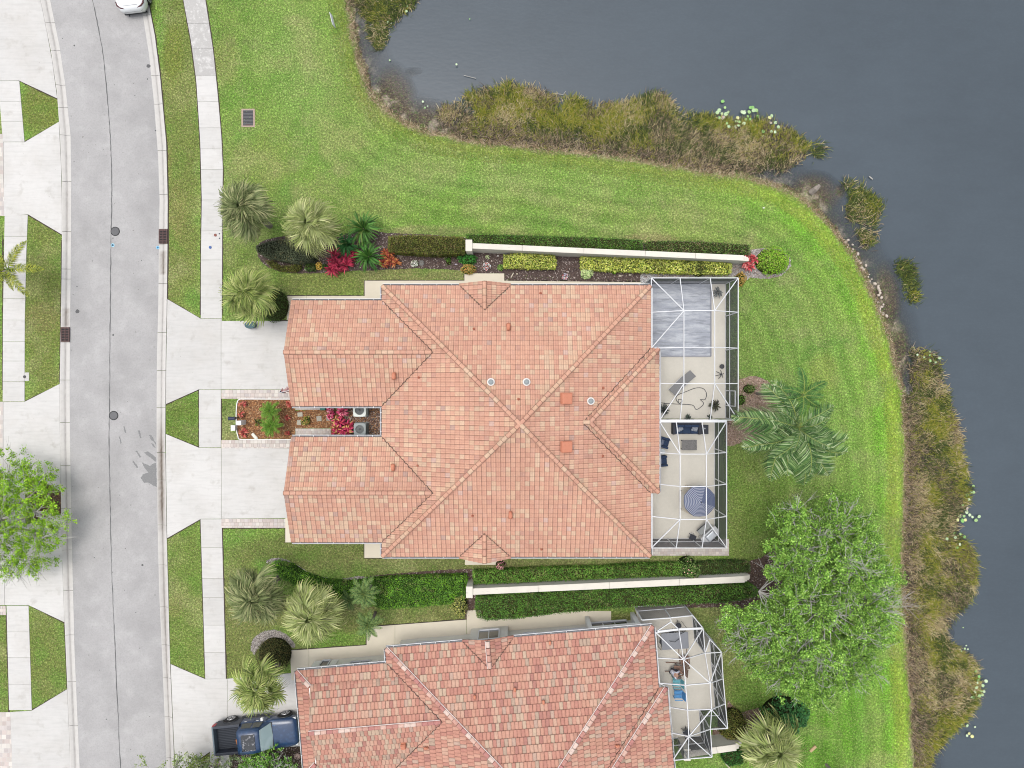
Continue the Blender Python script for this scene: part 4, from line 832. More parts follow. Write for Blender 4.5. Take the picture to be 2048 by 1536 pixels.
window(F2, house2, 'n', -2.15, 1.3, .95, 2.2, 1.42, 1, True); window(F2, house2, 'n', -4.6, .5, .3, 2.2, 1.42, 0, True)
for c in (2.3, 14.9): window(F2, house2, 'e', c, 2.4, .05, 2.2, 16.6)
for c in (6.6, 10.6): window(F2, house2, 'e', c, 3.0, .05, 2.2, 17.2, 2)
g = G()
for c in (13.05, 16.15): g.prism([F2.w(c, -.05), F2.w(c + .28, -.05), F2.w(c + .28, .5), F2.w(c, .5)], 0, 2.5)
g.prism([F2.w(13.05, -.12), F2.w(16.43, -.12), F2.w(16.43, -.02), F2.w(13.05, -.02)], 2.2, 2.42); g.build('porch_frame', M_WHITE, house2)
# things that stick out of the roofs
def on_roof(fr, faces, px, py):
    z = 4.0
    for _ in range(12):
        x, y, _z = P(px, py, z); a, b = fr.inv(x, y); h = hslope(faces, a, b)
        if h is None: break
        z = .5 * z + .5 * h[0]
    dw = fr.d(*h[1]); return Vector((x, y, h[0])), Vector((*dw, 0)), h[2]
M_TV = mat('tan_vent_paint', (.46, .185, .115), .7, .2, layers=[(8, 3, .85, .5, .7, .6)])
def sq_vent(fr, faces, house, px, py, s=.66):
    p, d, m = on_roof(fr, faces, px, py); n = Vector((d.x * m, d.y * m, 1)).normalized(); r = Vector((0, 0, 1)).cross(d).normalized(); v = r.cross(n) * -1
    M = Matrix(((r.x, v.x, n.x, p.x), (r.y, v.y, n.y, p.y), (r.z, v.z, n.z, p.z), (0, 0, 0, 1))); g = G()
    g.box(-s / 2, s / 2, -s / 2, s / 2, 0, .12, M); g.box(-s * .55, s * .55, -s * .55, s * .55, .20, .36, M, taper=.04); g.box(-s * .4, s * .4, -s * .4, s * .4, .121, .199, M); bevel(g.build('roof_vent', M_TV, house), .03)
def gooseneck(fr, faces, house, px, py, s=1.0):
    p, d, m = on_roof(fr, faces, px, py); g = G(); g.tube([p, p + Vector((0, 0, .22 * s)), p + Vector((0, 0, .32 * s)) + d * .08 * s, p + Vector((0, 0, .26 * s)) + d * .2 * s, p + Vector((0, 0, .18 * s)) + d * .25 * s], [.12 * s, .12 * s, .125 * s, .14 * s, .15 * s], 10); g.build('exhaust_vent', M_TV, house, True)
def round_vent(fr, faces, house, px, py):
    p, d, m = on_roof(fr, faces, px, py); g = G(); g.lathe([(.24, 0), (.23, .22), (.19, .245)], p, 20); v = g.build('skylight_tube', mat('zinc', (.60, .58, .55), .6, .3), house); g = G(); g.lathe([(.165, .246), (.16, .27), (.08, .285), (.01, .29)], p, 20); g.build('dome', mat('grey_dome', (.20, .225, .23), .55, .3), v, True)
def pipe(fr, faces, house, px, py):
    p, d, m = on_roof(fr, faces, px, py); g = G(); g.lathe([(.045, 0), (.045, .26), (.03, .26), (.03, .2)], p, 10); g.lathe([(.10, .02), (.05, .10)], p, 10); g.build('vent_pipe', mat('rust_pipe', (.36, .13, .08), .7), house)
for x, y in ((1130, 797), (1130, 893)): sq_vent(F1, FACES, house1, x, y)
for x, y in ((1017, 658), (789, 748), (787, 938), (1021, 1025)): gooseneck(F1, FACES, house1, x, y)
for x, y in ((982, 764), (1053, 764), (1181, 802)): round_vent(F1, FACES, house1, x, y)
for x, y in ((948, 658), (838, 755), (836, 931), (945, 1031), (1081, 587), (1206, 776), (1205, 912), (1083, 1098), (1037, 799)): pipe(F1, FACES, house1, x, y)
sq_vent(F2, FACES2, house2, 807, 1487, .32); 
for x, y in ((1100, 1287), (855, 1494), (950, 1395), (1030, 1380), (1232, 1490), (1087, 1405)): gooseneck(F2, FACES2, house2, x, y, .62)

# ================================================================ GARDEN WALLS
def garden_wall(label, A, B, w, h, joints, post, notch, m=M_CAP):
    """A,B: ends of the wall's centre line in world metres; cap pieces are parts"""
    t = thing('garden_wall', label, 'wall', ((A[0] + B[0]) / 2, (A[1] + B[1]) / 2, 0)); a = Vector((*A, 0)); b = Vector((*B, 0)); d = (b - a); L = d.length; d.normalize(); n = Vector((-d.y, d.x, 0))
    def pr(s0, s1, hw, z0, z1, name, mm):
        q = [a + d * s0 - n * hw, a + d * s1 - n * hw, a + d * s1 + n * hw, a + d * s0 + n * hw]; g = G(); g.prism([(v.x, v.y) for v in q], z0, z1); return g.build(name, mm, t)
    pr(0, L - .5, w * .38, 0, h - .08, 'wall_body', M_STUC)
    js = [0] + [L * j for j in joints] + [L - .5]
    for s0, s1 in zip(js[:-1], js[1:]): bevel(pr(s0 + .008, s1 - .008, w / 2, h - .08, h, 'wall_cap', m), .015)
    for k, (s0, s1, hh) in enumerate(((L - .5, L - .3, h - .16), (L - .3, L - .12, h - .32), (L - .12, L, h - .5))): pr(s0, s1, w * .44 - k * .03, 0, hh, 'stepped_end', m)
    p0 = a - d * .2; g = G(); g.box(p0.x - .2, p0.x + .2, p0.y - .36, p0.y + .36, 0, h + .02); post_o = g.build('post', M_STUC, t); g = G(); g.box(p0.x - .22, p0.x + .22, p0.y - .38, p0.y + .38, h + .021, h + .10); bevel(g.build('post_cap', m, post_o), .02)
    return t
a_ = P(944, 491.5, 1.6); b_ = P(1503, 516.5, 1.6); garden_wall('long white stepped garden wall between the big lawn and the middle house', a_[:2], b_[:2], .36, 1.6, [.18, .40, .62, .8], None, None)
a_ = P(945, 1183.5, 1.6); b_ = P(1505, 1158, 1.6); garden_wall('long cream garden wall between the two tiled roof houses', a_[:2], b_[:2], .42, 1.6, [.235, .49, .74], None, None)
a_ = P(1380, 1508, 1.6); b_ = P(1488, 1493, 1.6); garden_wall('short cream stepped garden wall at the neighbour patio, bottom right', a_[:2], b_[:2], .42, 1.6, [.5], None, None)
# ================================================================ SCREENED PATIOS
def screen_mat(nm, base):
    m = bpy.data.materials.new(nm); m.use_nodes = True; nt = m.node_tree; N = nt.nodes; L = nt.links; b = N['Principled BSDF']
    b.inputs['Base Color'].default_value = (.055, .058, .066, 1); b.inputs['Roughness'].default_value = .7
    g = N.new('ShaderNodeNewGeometry'); d = N.new('ShaderNodeVectorMath'); d.operation = 'DOT_PRODUCT'; L.new(g.outputs['Normal'], d.inputs[0]); L.new(g.outputs['Incoming'], d.inputs[1])
    ab = N.new('ShaderNodeMath'); ab.operation = 'ABSOLUTE'; L.new(d.outputs['Value'], ab.inputs[0]); mx = N.new('ShaderNodeMath'); mx.operation = 'MAXIMUM'; mx.inputs[1].default_value = .08; L.new(ab.outputs[0], mx.inputs[0])
    dv = N.new('ShaderNodeMath'); dv.operation = 'DIVIDE'; dv.inputs[0].default_value = 1; L.new(mx.outputs[0], dv.inputs[1])     # path length through the weave
    pw = N.new('ShaderNodeMath'); pw.operation = 'POWER'; pw.inputs[0].default_value = base; L.new(dv.outputs[0], pw.inputs[1])
    sb = N.new('ShaderNodeMath'); sb.operation = 'SUBTRACT'; sb.inputs[0].default_value = 1; L.new(pw.outputs[0], sb.inputs[1]); L.new(sb.outputs[0], b.inputs['Alpha']); return m
M_SCREEN = screen_mat('insect_screen', .91); M_SCREEN2 = screen_mat('dense_screen', .68)
def cage(label, nodes, beams, panels, posts, rails, deck, thick=()):
    cx = sum(v[0] for v in nodes.values()) / len(nodes); cy = sum(v[1] for v in nodes.values()) / len(nodes)
    t = thing('pool_cage', label, 'screen enclosure', (cx, cy, 0))
    def N_(k): return Vector(nodes[k])
    def bm(a, b, w, h): g = G(); g.beam(a, b, w, h); g.build('beam', M_ALU, t)
    for e in beams:
        a, b = e[:2]; w = .13 if (a, b) in thick else .048; bm(N_(a), N_(b), w, .08)
    for k in posts: a = N_(k); g = G(); g.beam((a.x, a.y, 0), (a.x, a.y, a.z - .05), .06, .06); g.build('post', M_ALU, t)
    for a, b in rails:
        for z in (.06, .95): A = N_(a); B = N_(b); A.z = B.z = z; bm(A, B, .05, .05)
        A, B = N_(a), N_(b); g = G(); g.add([(A.x, A.y, .08), (B.x, B.y, .08), (B.x, B.y, B.z - .03), (A.x, A.y, A.z - .03)], [(0, 1, 2, 3)]); g.build('screen_panel', M_SCREEN2, t)
    for pn in panels:
        pts = [N_(k) for k in pn]; g = G(); g.add([(p.x, p.y, p.z + .02) for p in pts], [tuple(range(len(pts)))]); g.build('screen_panel', M_SCREEN, t)
    return t
def deckp(poly, label, z=.04): g = G(); g.prism(poly, -.1, z); r = structure('patio_deck', label); g.build('deck_slab', M_DECK, r); return r
ZL, ZU = 2.62, 3.6
xs1 = [8.93, 10.77, 12.70, 14.5]; ys1 = [6.8, 4.6, 2.3, .03, -2.31]
n1 = {}
for i, x in enumerate(xs1):
    for j, y in enumerate(ys1): n1[(i, j)] = (x if not (i == 0 and j >= 3) else 9.47, y, ZU if (i in (1, 2) and j in (1, 2, 3)) else ZL)
n1['wb'] = (9.47, 2.25, ZL); n1[(0, 2)] = (8.93, 2.3, ZL)
b1 = []
for j in range(5):
    for i in range(3): b1.append(((i, j), (i + 1, j)))
for i in range(4):
    for j in range(4): b1.append(((i, j), (i, j + 1)) if not (i == 0 and j == 2) else ('wb', (0, 3)))
b1 += [((0, 0), (1, 1)), ((3, 0), (2, 1)), ((0, 2), (1, 1)), ((0, 4), (1, 3)), ((3, 4), (2, 3)), ((0, 2), 'wb')]
def quads(nx, ny, tri):
    out = []
    for i in range(nx):
        for j in range(ny):
            q = [(i, j), (i + 1, j), (i + 1, j + 1), (i, j + 1)]
            if (i, j) in tri: a, b = tri[(i, j)]; k = q.index(a); q = q[k:] + q[:k]; out += [q[:3], [q[0], q[2], q[3]]]
            else: out.append(q)
    return out
p1 = quads(3, 4, {(0, 0): ((0, 0), (1, 1)), (2, 0): ((3, 0), (2, 1)), (0, 1): ((0, 2), (1, 1)), (0, 3): ((0, 4), (1, 3)), (2, 3): ((3, 4), (2, 3))})
cage('upper white framed pool cage over the grey covered pool', n1, b1, p1, [(1, 0), (2, 0), (3, 0), (3, 1), (3, 2), (3, 3), (3, 4), (0, 0)], [((0, 0), (1, 0)), ((1, 0), (2, 0)), ((2, 0), (3, 0)), ((3, 0), (3, 1)), ((3, 1), (3, 2)), ((3, 2), (3, 3)), ((3, 3), (3, 4))], None)
deckp([(8.0, 6.85), (14.56, 6.85), (14.56, -2.34), (8.0, -2.34)], 'cream patio deck round the covered pool')
xs2 = [9.45, 10.53, 12.18, 13.76]; ys2 = [-2.40, -4.39, -6.42, -8.48, -10.51]
n2 = {}
for i, x in enumerate(xs2):
    for j, y in enumerate(ys2): n2[(i, j)] = (x if not (i == 0 and j >= 3) else 8.93, y, ZU if (i in (1, 2) and j in (1, 2, 3)) else ZL)
n2['wb'] = (8.93, -7.0, ZL); n2['wc'] = (9.45, -6.98, ZL)
b2 = []
for j in range(5):
    for i in range(3): b2.append(((i, j), (i + 1, j)))
for i in range(4):
    for j in range(4): b2.append(((i, j), (i, j + 1)) if not (i == 0 and j == 2) else ('wb', (0, 3)))
b2 += [((0, 0), (1, 1)), ((3, 0), (2, 1)), ((0, 4), (1, 3)), ((3, 4), (2, 3))]
p2 = quads(3, 4, {(0, 0): ((0, 0), (1, 1)), (2, 0): ((3, 0), (2, 1)), (0, 3): ((0, 4), (1, 3)), (2, 3): ((3, 4), (2, 3))})
cage('white framed patio cage over the striped umbrella', n2, b2, p2, [(3, 0), (3, 1), (3, 2), (3, 3), (3, 4), (2, 4), (1, 4), (0, 4), (0, 0), (1, 0), (2, 0)], [((3, 0), (3, 1)), ((3, 1), (3, 2)), ((3, 2), (3, 3)), ((3, 3), (3, 4)), ((3, 4), (2, 4)), ((2, 4), (1, 4)), ((1, 4), (0, 4))], None, thick=[((0, 0), (1, 0)), ((1, 0), (2, 0)), ((2, 0), (3, 0))])
deckp([(8.0, -2.36), (13.82, -2.36), (13.82, -10.56), (8.0, -10.56)], 'cream patio deck under the striped umbrella')
# screen door in the east wall of the upper cage
door = [o for o in COL.objects if o.name == 'pool_cage'][0]
for a, b in (((14.5, -.45, .05), (14.5, -.45, 2.1)), ((14.5, -1.45, .05), (14.5, -1.45, 2.1)), ((14.5, -.45, 2.1), (14.5, -1.45, 2.1)), ((14.5, -.45, 1.0), (14.5, -1.45, 1.0))):
    g = G(); g.beam(a, b, .09, .06); g.build('door_frame', M_ALU, door)
# neighbour patio cage
pxn = {'p1': (1311, 1264, 0), 'pA': (1284, 1240, 0), 'pB': (1341, 1235.5, 0), 'pC': (1385, 1231, 0), 'pD': (1406, 1256.5, 0), 'in0': (1357.5, 1258.5, 0), 'pE': (1410, 1306, 0), 'k1': (1366.7, 1318.7, 1), 'pF': (1419.5, 1278, 0), 'pG': (1443, 1304.5, 0),
       'pH': (1446, 1357, 0), 'pI': (1450.5, 1407, 0), 'pJ': (1455, 1456.5, 0), 'pK': (1420.5, 1458, 0), 'pL': (1424, 1513.5, 0), 'pM': (1376, 1517.5, 0), 'pN': (1345, 1520.5, 0), 'k2': (1420, 1366, 1), 'k3': (1371, 1370, 1), 'k4': (1375, 1419.8, 1), 'k5': (1423, 1418.5, 1), 'k6': (1377.5, 1472.5, 1),
       'h1': (1315, 1315.7, 0), 'h2': (1318, 1366, 0), 'h3': (1338.5, 1414, 0), 'h4': (1342, 1465, 0), 'hw': (1336, 1374, 0), 'n1': (1342, 1243.5, 0)}
n3 = {k: P(x, y, ZU if u else ZL) for k, (x, y, u) in pxn.items()}
b3 = [('p1', 'in0'), ('in0', 'pD'), ('pA', 'pB'), ('pB', 'pC'), ('pC', 'pD'), ('pB', 'n1'), ('n1', 'in0'), ('p1', 'n1'), ('pD', 'pE'), ('pE', 'pG'), ('pF', 'pG'), ('pF', 'pE'), ('pG', 'pH'), ('pH', 'pI'), ('pI', 'pJ'), ('pJ', 'pK'), ('pK', 'pL'), ('pL', 'pM'), ('pM', 'pN'), ('p1', 'k1'), ('in0', 'k1'), ('pD', 'k1'), ('pE', 'k1'), ('k1', 'k2'),
      ('pE', 'k2'), ('pG', 'k2'), ('pH', 'k2'), ('k2', 'k3'), ('k1', 'k3'), ('h1', 'k1'), ('h2', 'k3'), ('k3', 'k4'), ('k2', 'k5'), ('k4', 'k5'), ('pI', 'k5'), ('pJ', 'k5'), ('h3', 'k4'), ('k4', 'k6'), ('k5', 'k6'), ('k5', 'pK'), ('pK', 'k6'), ('h4', 'k6'), ('k6', 'pM'), ('k6', 'pL'), ('k6', 'pN'), ('p1', 'h1'), ('h1', 'h2'), ('h2', 'hw'), ('hw', 'h3'), ('h3', 'h4'), ('h4', 'pN')]
p3 = [['p1', 'in0', 'k1'], ['in0', 'pD', 'k1'], ['pD', 'pE', 'k1'], ['pE', 'k2', 'k1'], ['pE', 'pG', 'k2'], ['pG', 'pH', 'k2'], ['k1', 'k2', 'k3'], ['p1', 'k1', 'h1'], ['h1', 'k1', 'k3', 'h2'], ['h2', 'k3', 'k4', 'h3'], ['k3', 'k2', 'k5', 'k4'], ['k2', 'pH', 'pI', 'k5'], ['k5', 'pI', 'pJ'], ['k5', 'pJ', 'pK'], ['k5', 'pK', 'k6'], ['k4', 'k5', 'k6'], ['h3', 'k4', 'k6', 'h4'], ['h4', 'k6', 'pN'], ['k6', 'pM', 'pN'], ['k6', 'pL', 'pM'], ['k6', 'pK', 'pL'], ['pA', 'pB', 'n1', 'p1'], ['pB', 'pC', 'in0', 'n1'], ['pC', 'pD', 'in0']]
rails3 = [('pA', 'pB'), ('pB', 'pC'), ('pC', 'pD'), ('pD', 'pE'), ('pF', 'pG'), ('pE', 'pF'), ('pG', 'pH'), ('pH', 'pI'), ('pI', 'pJ'), ('pJ', 'pK'), ('pK', 'pL'), ('pL', 'pM'), ('pM', 'pN')]
c3 = cage('many sided white patio cage of the red roofed house', n3, b3, p3, ['pA', 'pB', 'pC', 'pD', 'pE', 'pF', 'pG', 'pH', 'pI', 'pJ', 'pK', 'pL', 'pM', 'pN'], rails3, None, thick=[('p1', 'in0'), ('in0', 'pD')])
for a, b in (('pG', 'pH'), ('pH', 'pI'), ('pI', 'pJ'), ('pD', 'pE'), ('pK', 'pL')):      # diagonal wind braces
    A, B = Vector(n3[a]), Vector(n3[b]); g = G(); g.beam((A.x, A.y, .1), (B.x, B.y, B.z), .05, .05); g.build('brace', M_ALU, c3)
deckp([n3[k][:2] for k in ('pA', 'pC', 'pD', 'pE', 'pF', 'pG', 'pH', 'pI', 'pJ', 'pK', 'pL', 'pN')] + [F2.w(16.6, 9.0), F2.w(16.6, 0.3)], 'cream patio deck of the neighbour')
# pool with a stretched grey cover
x0, y0, _ = P(1296, 712.5, .06); x1, y1, _ = P(1421.5, 563, .06)
pool = thing('pool_cover', 'streaky grey sheet covering the swimming pool', 'pool cover', ((x0 + x1) / 2, (y0 + y1) / 2, 0))
nn = 40; V = []; F = []
for i in range(nn + 1):
    for j in range(nn + 1):
        x = x0 + (x1 - x0) * i / nn; y = y0 + (y1 - y0) * j / nn; V.append((x, y, .075 + .02 * float(fbm(np.array(x * .7 + y * .1), np.array(y * 2.2 + x * .5), 1.0)) * (1 if 0 < i < nn and 0 < j < nn else 0)))
F = [(i * (nn + 1) + j, (i + 1) * (nn + 1) + j, (i + 1) * (nn + 1) + j + 1, i * (nn + 1) + j + 1) for i in range(nn) for j in range(nn)]
mk('cover_sheet', V, F, mat('grey_cover', (.30, .32, .36), .55, .4, layers=[(.8, 5, (.46, .48, .51), .42, .64, .8, (.8, 2.6, 1)), (1.5, 6, (.15, .165, .19), .50, .64, .6, (.5, 3.2, 1)), (6, 4, 1.35, .55, .72, .7, (.6, 3, 1)), (12, 3, .75, .55, .7, .6, (.5, 2, 1))], bump=.4, bscale=6), pool, smooth=True)
g = G(); e = .07
for a, b in (((x0, y0), (x1, y0)), ((x1, y0), (x1, y1)), ((x1, y1), (x0, y1))): g.beam((*a, .08), (*b, .08), e, .09)
g.build('cover_edge', mat('grey_track', (.25, .26, .29), .6), pool)

# ================================================================ PATIO FURNITURE
M_NAVY = mat('navy_cushion', (.018, .035, .075), .9, .15, layers=[(12, 3, 1.5, .5, .7, .7)])
M_WICK = mat('dark_wicker', (.03, .032, .04), .8, .25, layers=[(60, 2, 1.6, .5, .7, .7)])
def at(px, py, z=.04): return P(px, py, z)[:2] + (z,)
# sofa
t = thing('patio_sofa', 'long navy cushioned sofa against the upper edge of the patio', 'sofa', (0, 0, 0)); g = G(); g.box(-.92, .92, -.38, .38, .05, .30); g.box(-.95, -.77, -.40, .40, .05, .58); g.box(.77, .95, -.40, .40, .05, .58); g.box(-.77, .77, .28, .42, .30, .78); bevel(g.build('frame', M_WICK, t))
for k in range(3): g = G(); g.box(-.76 + k * .51, -.26 + k * .51, -.36, .22, .30, .44); bevel(g.build('seat_cushion', M_NAVY, t), .04); g = G(); g.box(-.76 + k * .51, -.26 + k * .51, .10, .27, .44, .80); bevel(g.build('back_cushion', M_NAVY, t), .04)
for x, r_ in ((-.45, .5), (.52, -.2)):
    g = G(); M = Matrix.Translation((x, -.02, .50)) @ Matrix.Rotation(r_, 4, 'Z') @ Matrix.Rotation(.5, 4, 'X'); g.box(-.2, .2, -.17, .17, -.05, .05, M); bevel(g.build('throw_pillow', mat('patterned_pillow', (.33, .35, .38), .9, .1, layers=[(18, 2, (.08, .1, .14), .5, .6, .8)]), t), .04)
t.location = at(1370, 856)
def box_table(name, label, px, py, w, d, h, m, rz=0, cat='table'):
    t = thing(name, label, cat); g = G(); g.box(-w / 2, w / 2, -d / 2, d / 2, h - .05, h); bevel(g.build('tabletop', m, t), .01)
    for x in (-1, 1):
        for y in (-1, 1): g = G(); g.box(x * (w / 2 - .05) - .025, x * (w / 2 - .05) + .025, y * (d / 2 - .05) - .025, y * (d / 2 - .05) + .025, 0, h - .051); g.build('leg', M_WICK, t)
    t.location = at(px, py); t.rotation_euler.z = rz; return t
st = box_table('side_table', 'black square side table at the right end of the sofa', 1405.5, 858, .5, .62, .5, M_WICK); g = G(); g.lathe([(.05, 0), (.05, .09), (.03, .09)], (0, 0, 0), 12); cup = g.build('cup', mat('grey_cup', (.3, .32, .34), .4)); tag(cup, 'small grey cup on the black side table', 'cup'); cup.location = at(1409, 857, .55)
box_table('coffee_table', 'grey stone topped coffee table in front of the sofa', 1375.5, 889, 1.0, .68, .45, mat('speckled_stone', (.13, .125, .12), .7, .3, layers=[(25, 3, 1.9, .5, .65, .8), (9, 2, .7, .5, .7, .8)]))
def armchair(label, px, py, rz):
    t = thing('patio_armchair', label, 'armchair', group='navy patio armchairs by the house wall'); g = G(); g.box(-.34, .34, -.33, .33, .05, .28); g.box(-.36, .36, .22, .36, .05, .56); g.box(-.36, .36, -.36, -.22, .05, .56); g.box(-.38, -.24, -.36, .36, .05, .78); bevel(g.build('frame', M_NAVY, t)); g = G(); g.box(-.22, .34, -.21, .21, .28, .42); bevel(g.build('seat_cushion', M_NAVY, t), .04)
    g = G(); M = Matrix.Translation((-.12, 0, .55)) @ Matrix.Rotation(-.5, 4, 'Y'); g.box(-.05, .05, -.18, .18, -.16, .16, M); bevel(g.build('pillow', mat('blue_grey_pillow', (.17, .2, .27), .9, .1), t), .03)
    t.location = at(px, py); t.rotation_euler.z = rz
armchair('navy armchair by the house wall, turned, nearer the sofa', 1325, 884, -.28); armchair('navy armchair by the house wall, further from the sofa', 1321, 921, .08)
t = thing('glass_side_table', 'little glass side table between the two navy armchairs', 'table'); g = G(); g.lathe([(.2, .42), (.2, .44)], (0, 0, 0), 16); g.build('tabletop', mat('frosted_glass', (.45, .48, .48), .2, .5), t); g = G(); g.tube([(0, 0, 0), (0, 0, .42)], .025, 6); g.build('stem', M_STEEL, t); g = G(); g.lathe([(.15, 0), (.15, .02)], (0, 0, 0), 14); g.build('foot', M_STEEL, t); t.location = at(1322, 902)
# striped umbrella: eight gores, woven stripes run along each gore's rim
t = thing('patio_umbrella', 'navy and white striped octagonal patio umbrella inside the cage', 'umbrella'); pole = G(); pole.tube([(0, 0, 0), (0, 0, 2.42)], .025, 8); pole.build('pole', M_DARK, t)
g = G(); R_ = 1.06; nst = 11; rot = .42
def uz(r): return 2.35 - .42 * (r / R_) ** 1.15
for k in range(8):
    a0, a1 = rot + k * math.pi / 4, rot + (k + 1) * math.pi / 4
    for s_ in range(nst * 2):
        r0, r1 = R_ * s_ / (nst * 2), R_ * (s_ + 1) / (nst * 2); c = (.085, .105, .18) if s_ % 2 else ((.30, .315, .37) if k in (2, 3, 4, 5, 6, 1) else (.13, .15, .22))
        am = (a0 + a1) / 2
        ring = [(a0, 1.0), (am, .955), (a1, 1.0)]
        V = [(r0 * q_ * math.cos(a), r0 * q_ * math.sin(a), uz(r0) - (.0 if q_ == 1 else .03 * r0)) for a, q_ in ring] + [(r1 * q_ * math.cos(a), r1 * q_ * math.sin(a), uz(r1) - (.0 if q_ == 1 else .03 * r1)) for a, q_ in ring]
        g.add(V, [(0, 3, 4, 1), (1, 4, 5, 2)] if s_ else [(0, 3, 4), (0, 4, 5)], c)
can = g.build('canopy', mat('canopy_cloth', rough=.85, spec=.1, attr=True), t, attr=True)
for k in range(8): a = rot + k * math.pi / 4; g = G(); g.beam((0, 0, 2.32), (R_ * .98 * math.cos(a), R_ * .98 * math.sin(a), uz(R_) - .02), .015, .02); g.build('rib', M_DARK, t)
g = G(); g.lathe([(.04, 2.36), (.03, 2.44), (.01, 2.45)], (0, 0, 0), 8); g.build('finial', M_DARK, t); g = G(); g.lathe([(.25, 0), (.25, .07), (.05, .1)], (0, 0, 0), 16); g.build('base', M_DARK, t); t.location = at(1399.5, 1004.5); t.location = P(1402, 1004, 2.3)[:2] + (.04,)
def slat_chair(label, px, py, rz, col, w=.55, name='sling_chair', z=.04):
    t = thing(name, label, 'chair'); m = mat('chair_' + '%.2f_%.2f' % col[:2], col, .7, .3)
    for k in range(6): g = G(); g.box(-.25, .25, -w / 2 + k * w / 6 + .012, -w / 2 + (k + 1) * w / 6 - .012, .40, .43); g.build('seat_slat', m, t)
    for k in range(6): g = G(); M = Matrix.Translation((-.27, 0, .43)) @ Matrix.Rotation(-.25, 4, 'Y'); g.box(-.015, .015, -w / 2 + k * w / 6 + .012, -w / 2 + (k + 1) * w / 6 - .012, 0, .5, M); g.build('back_slat', m, t)
    for x in (-.23, .23):
        for y in (-w / 2, w / 2): g = G(); g.box(x - .02, x + .02, y - .02, y + .02, 0, .40); g.build('leg', m, t)
    for y in (-w / 2 - .03, w / 2 + .03): g = G(); g.box(-.28, .26, y - .025, y + .025, .60, .63); g.build('armrest', m, t)
    t.location = at(px, py, z); t.rotation_euler.z = rz; return t
slat_chair('beige slatted chair peeking out at the upper left of the striped umbrella', 1372, 981, -2.3, (.50, .45, .36)); slat_chair('beige slatted chair peeking out at the lower left of the striped umbrella', 1371, 1013, 2.6, (.48, .43, .34))
# grill, stool
t = thing('gas_grill', 'stainless gas grill in the lower right patio corner', 'grill'); g = G(); g.box(-.62, .62, -.28, .28, .1, .82); bevel(g.build('cart', M_STEEL, t)); g = G(); g.box(-.36, .36, -.26, .26, .821, 1.05, taper=.05); g2 = bevel(g.build('lid', mat('bright_steel', (.52, .55, .58), .3, .5, .5), t), .04); g = G(); g.beam((-.25, -.30, .95), (.25, -.30, .95), .03, .03); g.build('handle', M_DARK, g2)
for x in (-.52, .52): g = G(); g.box(x - .14, x + .14, -.27, .27, .821, .84); g.build('side_shelf', M_STEEL, t)
for k in range(4): g = G(); g.lathe([(.03, 0), (.03, .03)], (-.24 + k * .16, -.29, .7), 8); g.build('knob', M_DARK, t)
t.location = at(1414, 1066); t.rotation_euler.z = .75
t = thing('prep_cart', 'low grey folding cart behind the gas grill', 'cart'); g = G(); g.box(-.45, .45, -.2, .2, .5, .55); g.build('tray', mat('grey_tray', (.24, .25, .24), .6), t); g = G(); g.beam((-.45, .22, .6), (.45, .22, .6), .06, .04); g.build('rail', M_DARK, t)
for x in (-.4, .4): g = G(); g.beam((x, 0, 0), (x, 0, .5), .03); g.build('leg', M_DARK, t)
t.location = at(1403, 1054); t.rotation_euler.z = .72
def swivel(label, px, py, rz, s=1.0):
    t = thing('folding_stool', label, 'stool'); g = G(); g.box(-.2 * s, .2 * s, -.16 * s, .16 * s, .42, .48); bevel(g.build('seat', M_WICK, t), .03); g = G(); g.tube([(-.3 * s, .05, .8), (-.36 * s, .2 * s, .82), (-.2 * s, .3 * s, .8), (-.08 * s, .2 * s, .6)], .015, 6); g.build('backrest', M_STEEL, t)
    for a in range(5): g = G(); g.tube([(0, 0, .42), (.22 * s * math.cos(a * 1.257), .22 * s * math.sin(a * 1.257), .02)], .018, 6); g.build('leg', M_DARK, t)
    t.location = at(px, py); t.rotation_euler.z = rz
swivel('small dark stool left of the gas grill', 1382, 1072, -.4, 1.1); swivel('small dark stool on the neighbour patio', 1370, 1459, .3, 1.2)
# upper cage odds and ends
t = thing('chaise_lounge', 'grey chaise lounge set askew below the covered pool', 'lounger'); mS = mat('grey_sling', (.19, .19, .19), .8, .2, layers=[(30, 2, 1.3, .5, .7, .6)]); 
g = G(); g.box(-.85, .30, -.30, .30, .32, .36); g.build('seat', mS, t); g = G(); M = Matrix.Translation((.30, 0, .35)) @ Matrix.Rotation(-.5, 4, 'Y'); g.box(0, .75, -.30, .30, -.02, .02, M); g.build('backrest', mS, t)
for y in (-.33, .33): g = G(); g.beam((-.9, y, .34), (.35, y, .34), .03, .04); g.build('frame_rail', mat('silver_rail', (.5, .5, .5), .4), t)
for x in (-.75, .3):
    for y in (-.31, .31): g = G(); g.beam((x, y, 0), (x, y, .33), .03); g.build('leg', M_STEEL, t)
t.location = at(1360, 767); t.rotation_euler.z = .78; t.scale = (1.02, .95, 1)
hose = smooth_line([(1318, 805), (1335, 807), (1352, 808), (1384, 810), (1391, 818), (1396, 818), (1404, 812), (1407, 806), (1401, 799), (1410, 799), (1413, 787), (1406, 777), (1392, 776), (1375, 782), (1356, 790), (1352, 797), (1356, 805), (1362, 808), (1365, 800), (1357, 799), (1358, 807), (1364, 803)], 6)
g = G(); g.tube([P(x, y, .06)[:2] + (.06,) for x, y in hose], .022, 6); tag(g.build('garden_hose', mat('grey_hose', (.07, .075, .08), .6)), 'dark garden hose lying in loops on the patio deck', 'hose')
